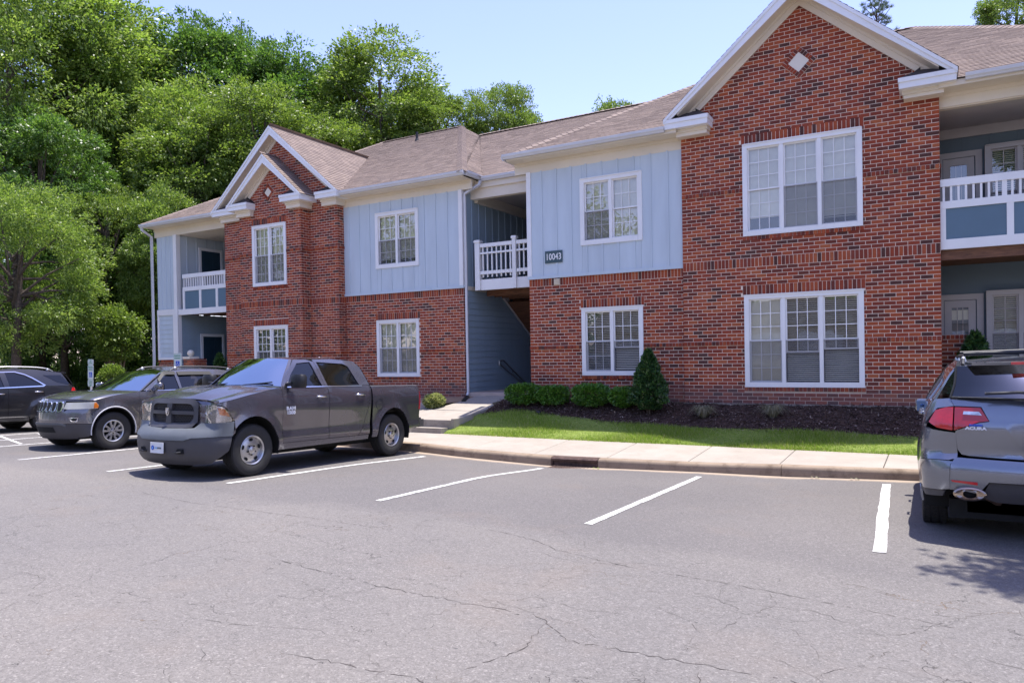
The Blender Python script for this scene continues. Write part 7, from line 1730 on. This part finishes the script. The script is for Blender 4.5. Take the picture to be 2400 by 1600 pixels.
# ================================================================== signs and small things
M['signwhite'] = plain('sign_white', (.62,.66,.64), .4, var=.04); M['signgreen'] = plain('sign_green_ink', (.05,.30,.14), .5); M['signblue'] = plain('sign_blue_ink', (.01,.07,.48), .5)
def parking_sign(x, y, zt, plates, label, lean=0, rz=0, w=.305):
    zb = zsw(x, y) if y < SBY else gz_(x, y); T = empty('parking_sign', (0, 0, 0)); tag(T, label, 'sign', 'handicapped parking signs')
    p = MB(); p.box(-.028, 0, 0, .028, .012, zt-zb); p.box(-.028, .012, 0, -.020, .035, zt-zb); p.box(.020, .012, 0, .028, .035, zt-zb); add(p, 'post', M['gutter'], T, 0)
    H = zt-zb; z = H
    def tx(body, sz, mt, zz, sx=1, xx=0): o = text_mesh('sign_lettering', body, sz, mt, Matrix.Translation((xx, -.008, zz)) @ RXp, None, .001, sx, bold=.001); o.parent = T
    for kind, h in plates:
        b = MB(); c = .03; pts = [(-w/2+c, z), (w/2-c, z), (w/2, z-c), (w/2, z-h+c), (w/2-c, z-h), (-w/2+c, z-h), (-w/2, z-h+c), (-w/2, z-c)]
        b.prism([(a, -.004, q) for a, q in pts], (0, .004, 0)); add(b, 'sign_plate', M['signwhite'], T, 0)
        bd = MB(); t = .006; m_ = .014
        for q0, q1, q2, q3 in ((-w/2+m_, z-m_-t, w/2-m_, z-m_), (-w/2+m_, z-h+m_, w/2-m_, z-h+m_+t), (-w/2+m_, z-h+m_+t, -w/2+m_+t, z-m_-t), (w/2-m_-t, z-h+m_+t, w/2-m_, z-m_-t)): bd.box(q0, -.006, q1, q2, -.0045, q3)
        add(bd, 'sign_border', M['signgreen'], T, 0)
        if kind == 'res':
            tx('RESERVED', .052, M['signgreen'], z-.075, 1.0); tx('PARKING', .052, M['signgreen'], z-.145, 1.0)
            u = MB(); s_ = .075; zc = z-.30; u.box(-s_, -.0065, zc-s_*1.05, s_, -.005, zc+s_*1.05); add(u, 'symbol_field', M['signblue'], T, 0)
            wv = MB()
            wv.ball((-.008, -.007, zc+.055), .011, (1, .1, 1), 0, 10, 6); y_ = -.0085
            wv.tube([(-.008, y_, zc+.04), (-.004, y_, zc-.0), (.022, y_, zc-.002), (.036, y_, zc-.04), (.046, y_, zc-.038)], .006, 5)
            wv.tube([(-.006, y_, zc+.022), (.020, y_, zc+.020)], .005, 5)
            wv.tube([(-.010+.034*math.cos(a), y_, zc-.022+.034*math.sin(a)) for a in [math.radians(120+i*14) for i in range(17)]], .005, 5); add(wv, 'wheelchair_symbol', M['signwhite'], T, 0)
        elif kind == 'pen':
            tx('MAXIMUM', .040, M['signgreen'], z-.06); tx('PENALTY', .040, M['signgreen'], z-.115); tx('$250', .055, M['signgreen'], z-.18)
        elif kind == 'van': tx('VAN', .045, M['signgreen'], z-.06); tx('ACCESSIBLE', .034, M['signgreen'], z-.11)
        z -= h+.004
    T.matrix_world = Matrix.Translation((x, y, zb)) @ Matrix.Rotation(math.radians(lean), 4, 'Y') @ Matrix.Rotation(math.radians(rz), 4, 'Z'); WM[T.name] = Matrix()
parking_sign(-22.75, 13.2, .12, [('van', .17), ('res', .45), ('pen', .22)], 'tall narrow handicapped parking sign with three plates, leaning, left of the SUVs', 2.5, 0)
parking_sign(-18.45, 13.2, .24, [('res', .45), ('pen', .22)], 'handicapped parking sign above the roof of the gray SUV, in front of the porch', 0, 5)
# brick pier with a stone ball
PR = empty('brick_pier', (-22.45, 16.5, -1.3)); tag(PR, 'short brick pier with a pale stone ball on its cap', 'pier')
m = MB(); m.box(-22.73, 16.5, -1.4, -22.17, 17.0, .088); o = m.build('pier_core', M['mortar'], PR)
k = 0; zz = -1.3
while zz < .08:
    off = .5*(k % 2)
    for i in range(4):
        a, b = -22.73+(i-off)*.2, -22.73+(i+1-off)*.2-.012; a, b = max(a, -22.735), min(b, -22.165)
        if b-a > .03: q = MB(); q.box(a, 16.488, zz, b, 16.5, min(zz+.066, .088)); q.build('brick', M['brick'], PR)
    for i in range(3):
        a, b = 16.49+(i-off)*.2, 16.49+(i+1-off)*.2-.012; a, b = max(a, 16.50), min(b, 17.0)
        if b-a > .03: q = MB(); q.box(-22.17, a, zz, -22.158, b, min(zz+.066, .088)); q.build('brick', M['brick'], PR)
    k += 1; zz += .079
m = MB(); m.box(-22.75, 16.47, .088, -22.36, 16.85, .17); m.build('pier_cap', M['cream'], PR)
m = MB(); m.ball((-22.55, 16.65, .29), .115, seg=20, rings=14); m.lathe([(.07, 0), (.045, .03)], (-22.55, 16.65, .17), (0, 0, 1), 16); m.build('stone_ball', M['cream'], PR, smooth=60)
# litter leaves by the curb
for x, y, lb in ((-1.62, 12.3, 'dry leaf on the asphalt by the curb, left of the rightmost stall line'), (-1.05, 12.28, 'dry pale leaf by the curb just left of the rightmost stall line'), (-5.3, 12.2, 'small green weed at the storm drain')):
    m = MB(); z = lot(x, y)+.01
    for i in range(5):
        a = i*1.3; r = .05; c = Vector((x+.03*math.cos(a), y+.03*math.sin(a), z+.004*i)); d = Vector((math.cos(a), math.sin(a), .3)); s_ = Vector((-math.sin(a), math.cos(a), .2)); m.quad(c, c+d*r*.5+s_*r*.4, c+d*r, c+d*r*.5-s_*r*.4)
    o = m.build('fallen_leaf' if 'leaf' in lb else 'weed', M['drygrass'] if 'leaf' in lb else M['leaf_lime']); tag(o, lb, 'leaf' if 'leaf' in lb else 'weed')
v = MB(); v.tube([(-8.15, 15.42, mz(-8.15, 15.42)), (-8.15, 15.42, mz(-8.15, 15.42)+.10)], .012, 8); v.lathe([(.0, .14), (.05, .12), (.06, .09), (.015, .09)], (-8.15, 15.42, mz(-8.15, 15.42)), (0, 0, 1), 12)
tag(v.build('path_light', M['black'], smooth=40), 'small dark garden light in the mulch before the hedge', 'light')
# what stands behind the camera and shows in the panes and paint
def back_wood(n, cl):
    P_ = []
    for (x, y, r, h) in cl:
        m_ = n//len(cl); d = rdir(m_); rr = RNG.uniform(.6, 1.05, m_)[:, None]*(1+.15*np.sin(d[:, :1]*9)); P_.append(np.stack([x+d[:, 0]*r*rr[:, 0], y+d[:, 1]*r*rr[:, 0], h*.55+d[:, 2]*h*.48*rr[:, 0]-1], 1))
    c = np.concatenate(P_); k = len(c); return np_mesh('opposite_woods', leaf_quads(c, rdir(k), rdir(k), RNG.uniform(.35, .7, k), RNG.uniform(.25, .45, k)), 4, M['leaf_oak'])
cl = [(-52, -14, 6, 13), (-44, -20, 6, 15), (-36, -26, 6, 14), (-28, -30, 6, 15), (-19, -33, 6, 13), (-58, -5, 6, 14), (-8, -34, 5, 7), (14, -32, 6, 5), (24, -24, 6, 15), (32, -14, 6, 14), (38, -2, 6, 13), (5, -34, 5, 5), (27, 4, 4, 10)]
tag(link('opposite_woods', back_wood(60000, cl)), 'trees across the parking lot, seen only as reflections in glass and paint', 'woods', kind='stuff')
G = empty('garage_block', (-8, -20, -1.2)); tag(G, 'low tan garage across the lot, seen only reflected in the ground floor windows', 'garage')
m = MB(); m.box(-22, -24, -1.3, 6, -18, 1.6); m.build('garage_wall', M['tan'], G) if 'tan' in M else m.build('garage_wall', plain('tan_garage_wall', (.45,.34,.25), .8), G)
m = MB(); m.prism([(-22.4, -17.6, 1.55), (-22.4, -24.4, 1.55), (-22.4, -21, 3.6)], (28.8, 0, 0)); m.build('garage_roof', M['shingle_dark'], G)
for i in range(8): m = MB(); m.box(-21.2+i*3.4, -17.96, -1.25, -18.7+i*3.4, -17.94, 1.0); m.build('garage_door', M['white'], G)
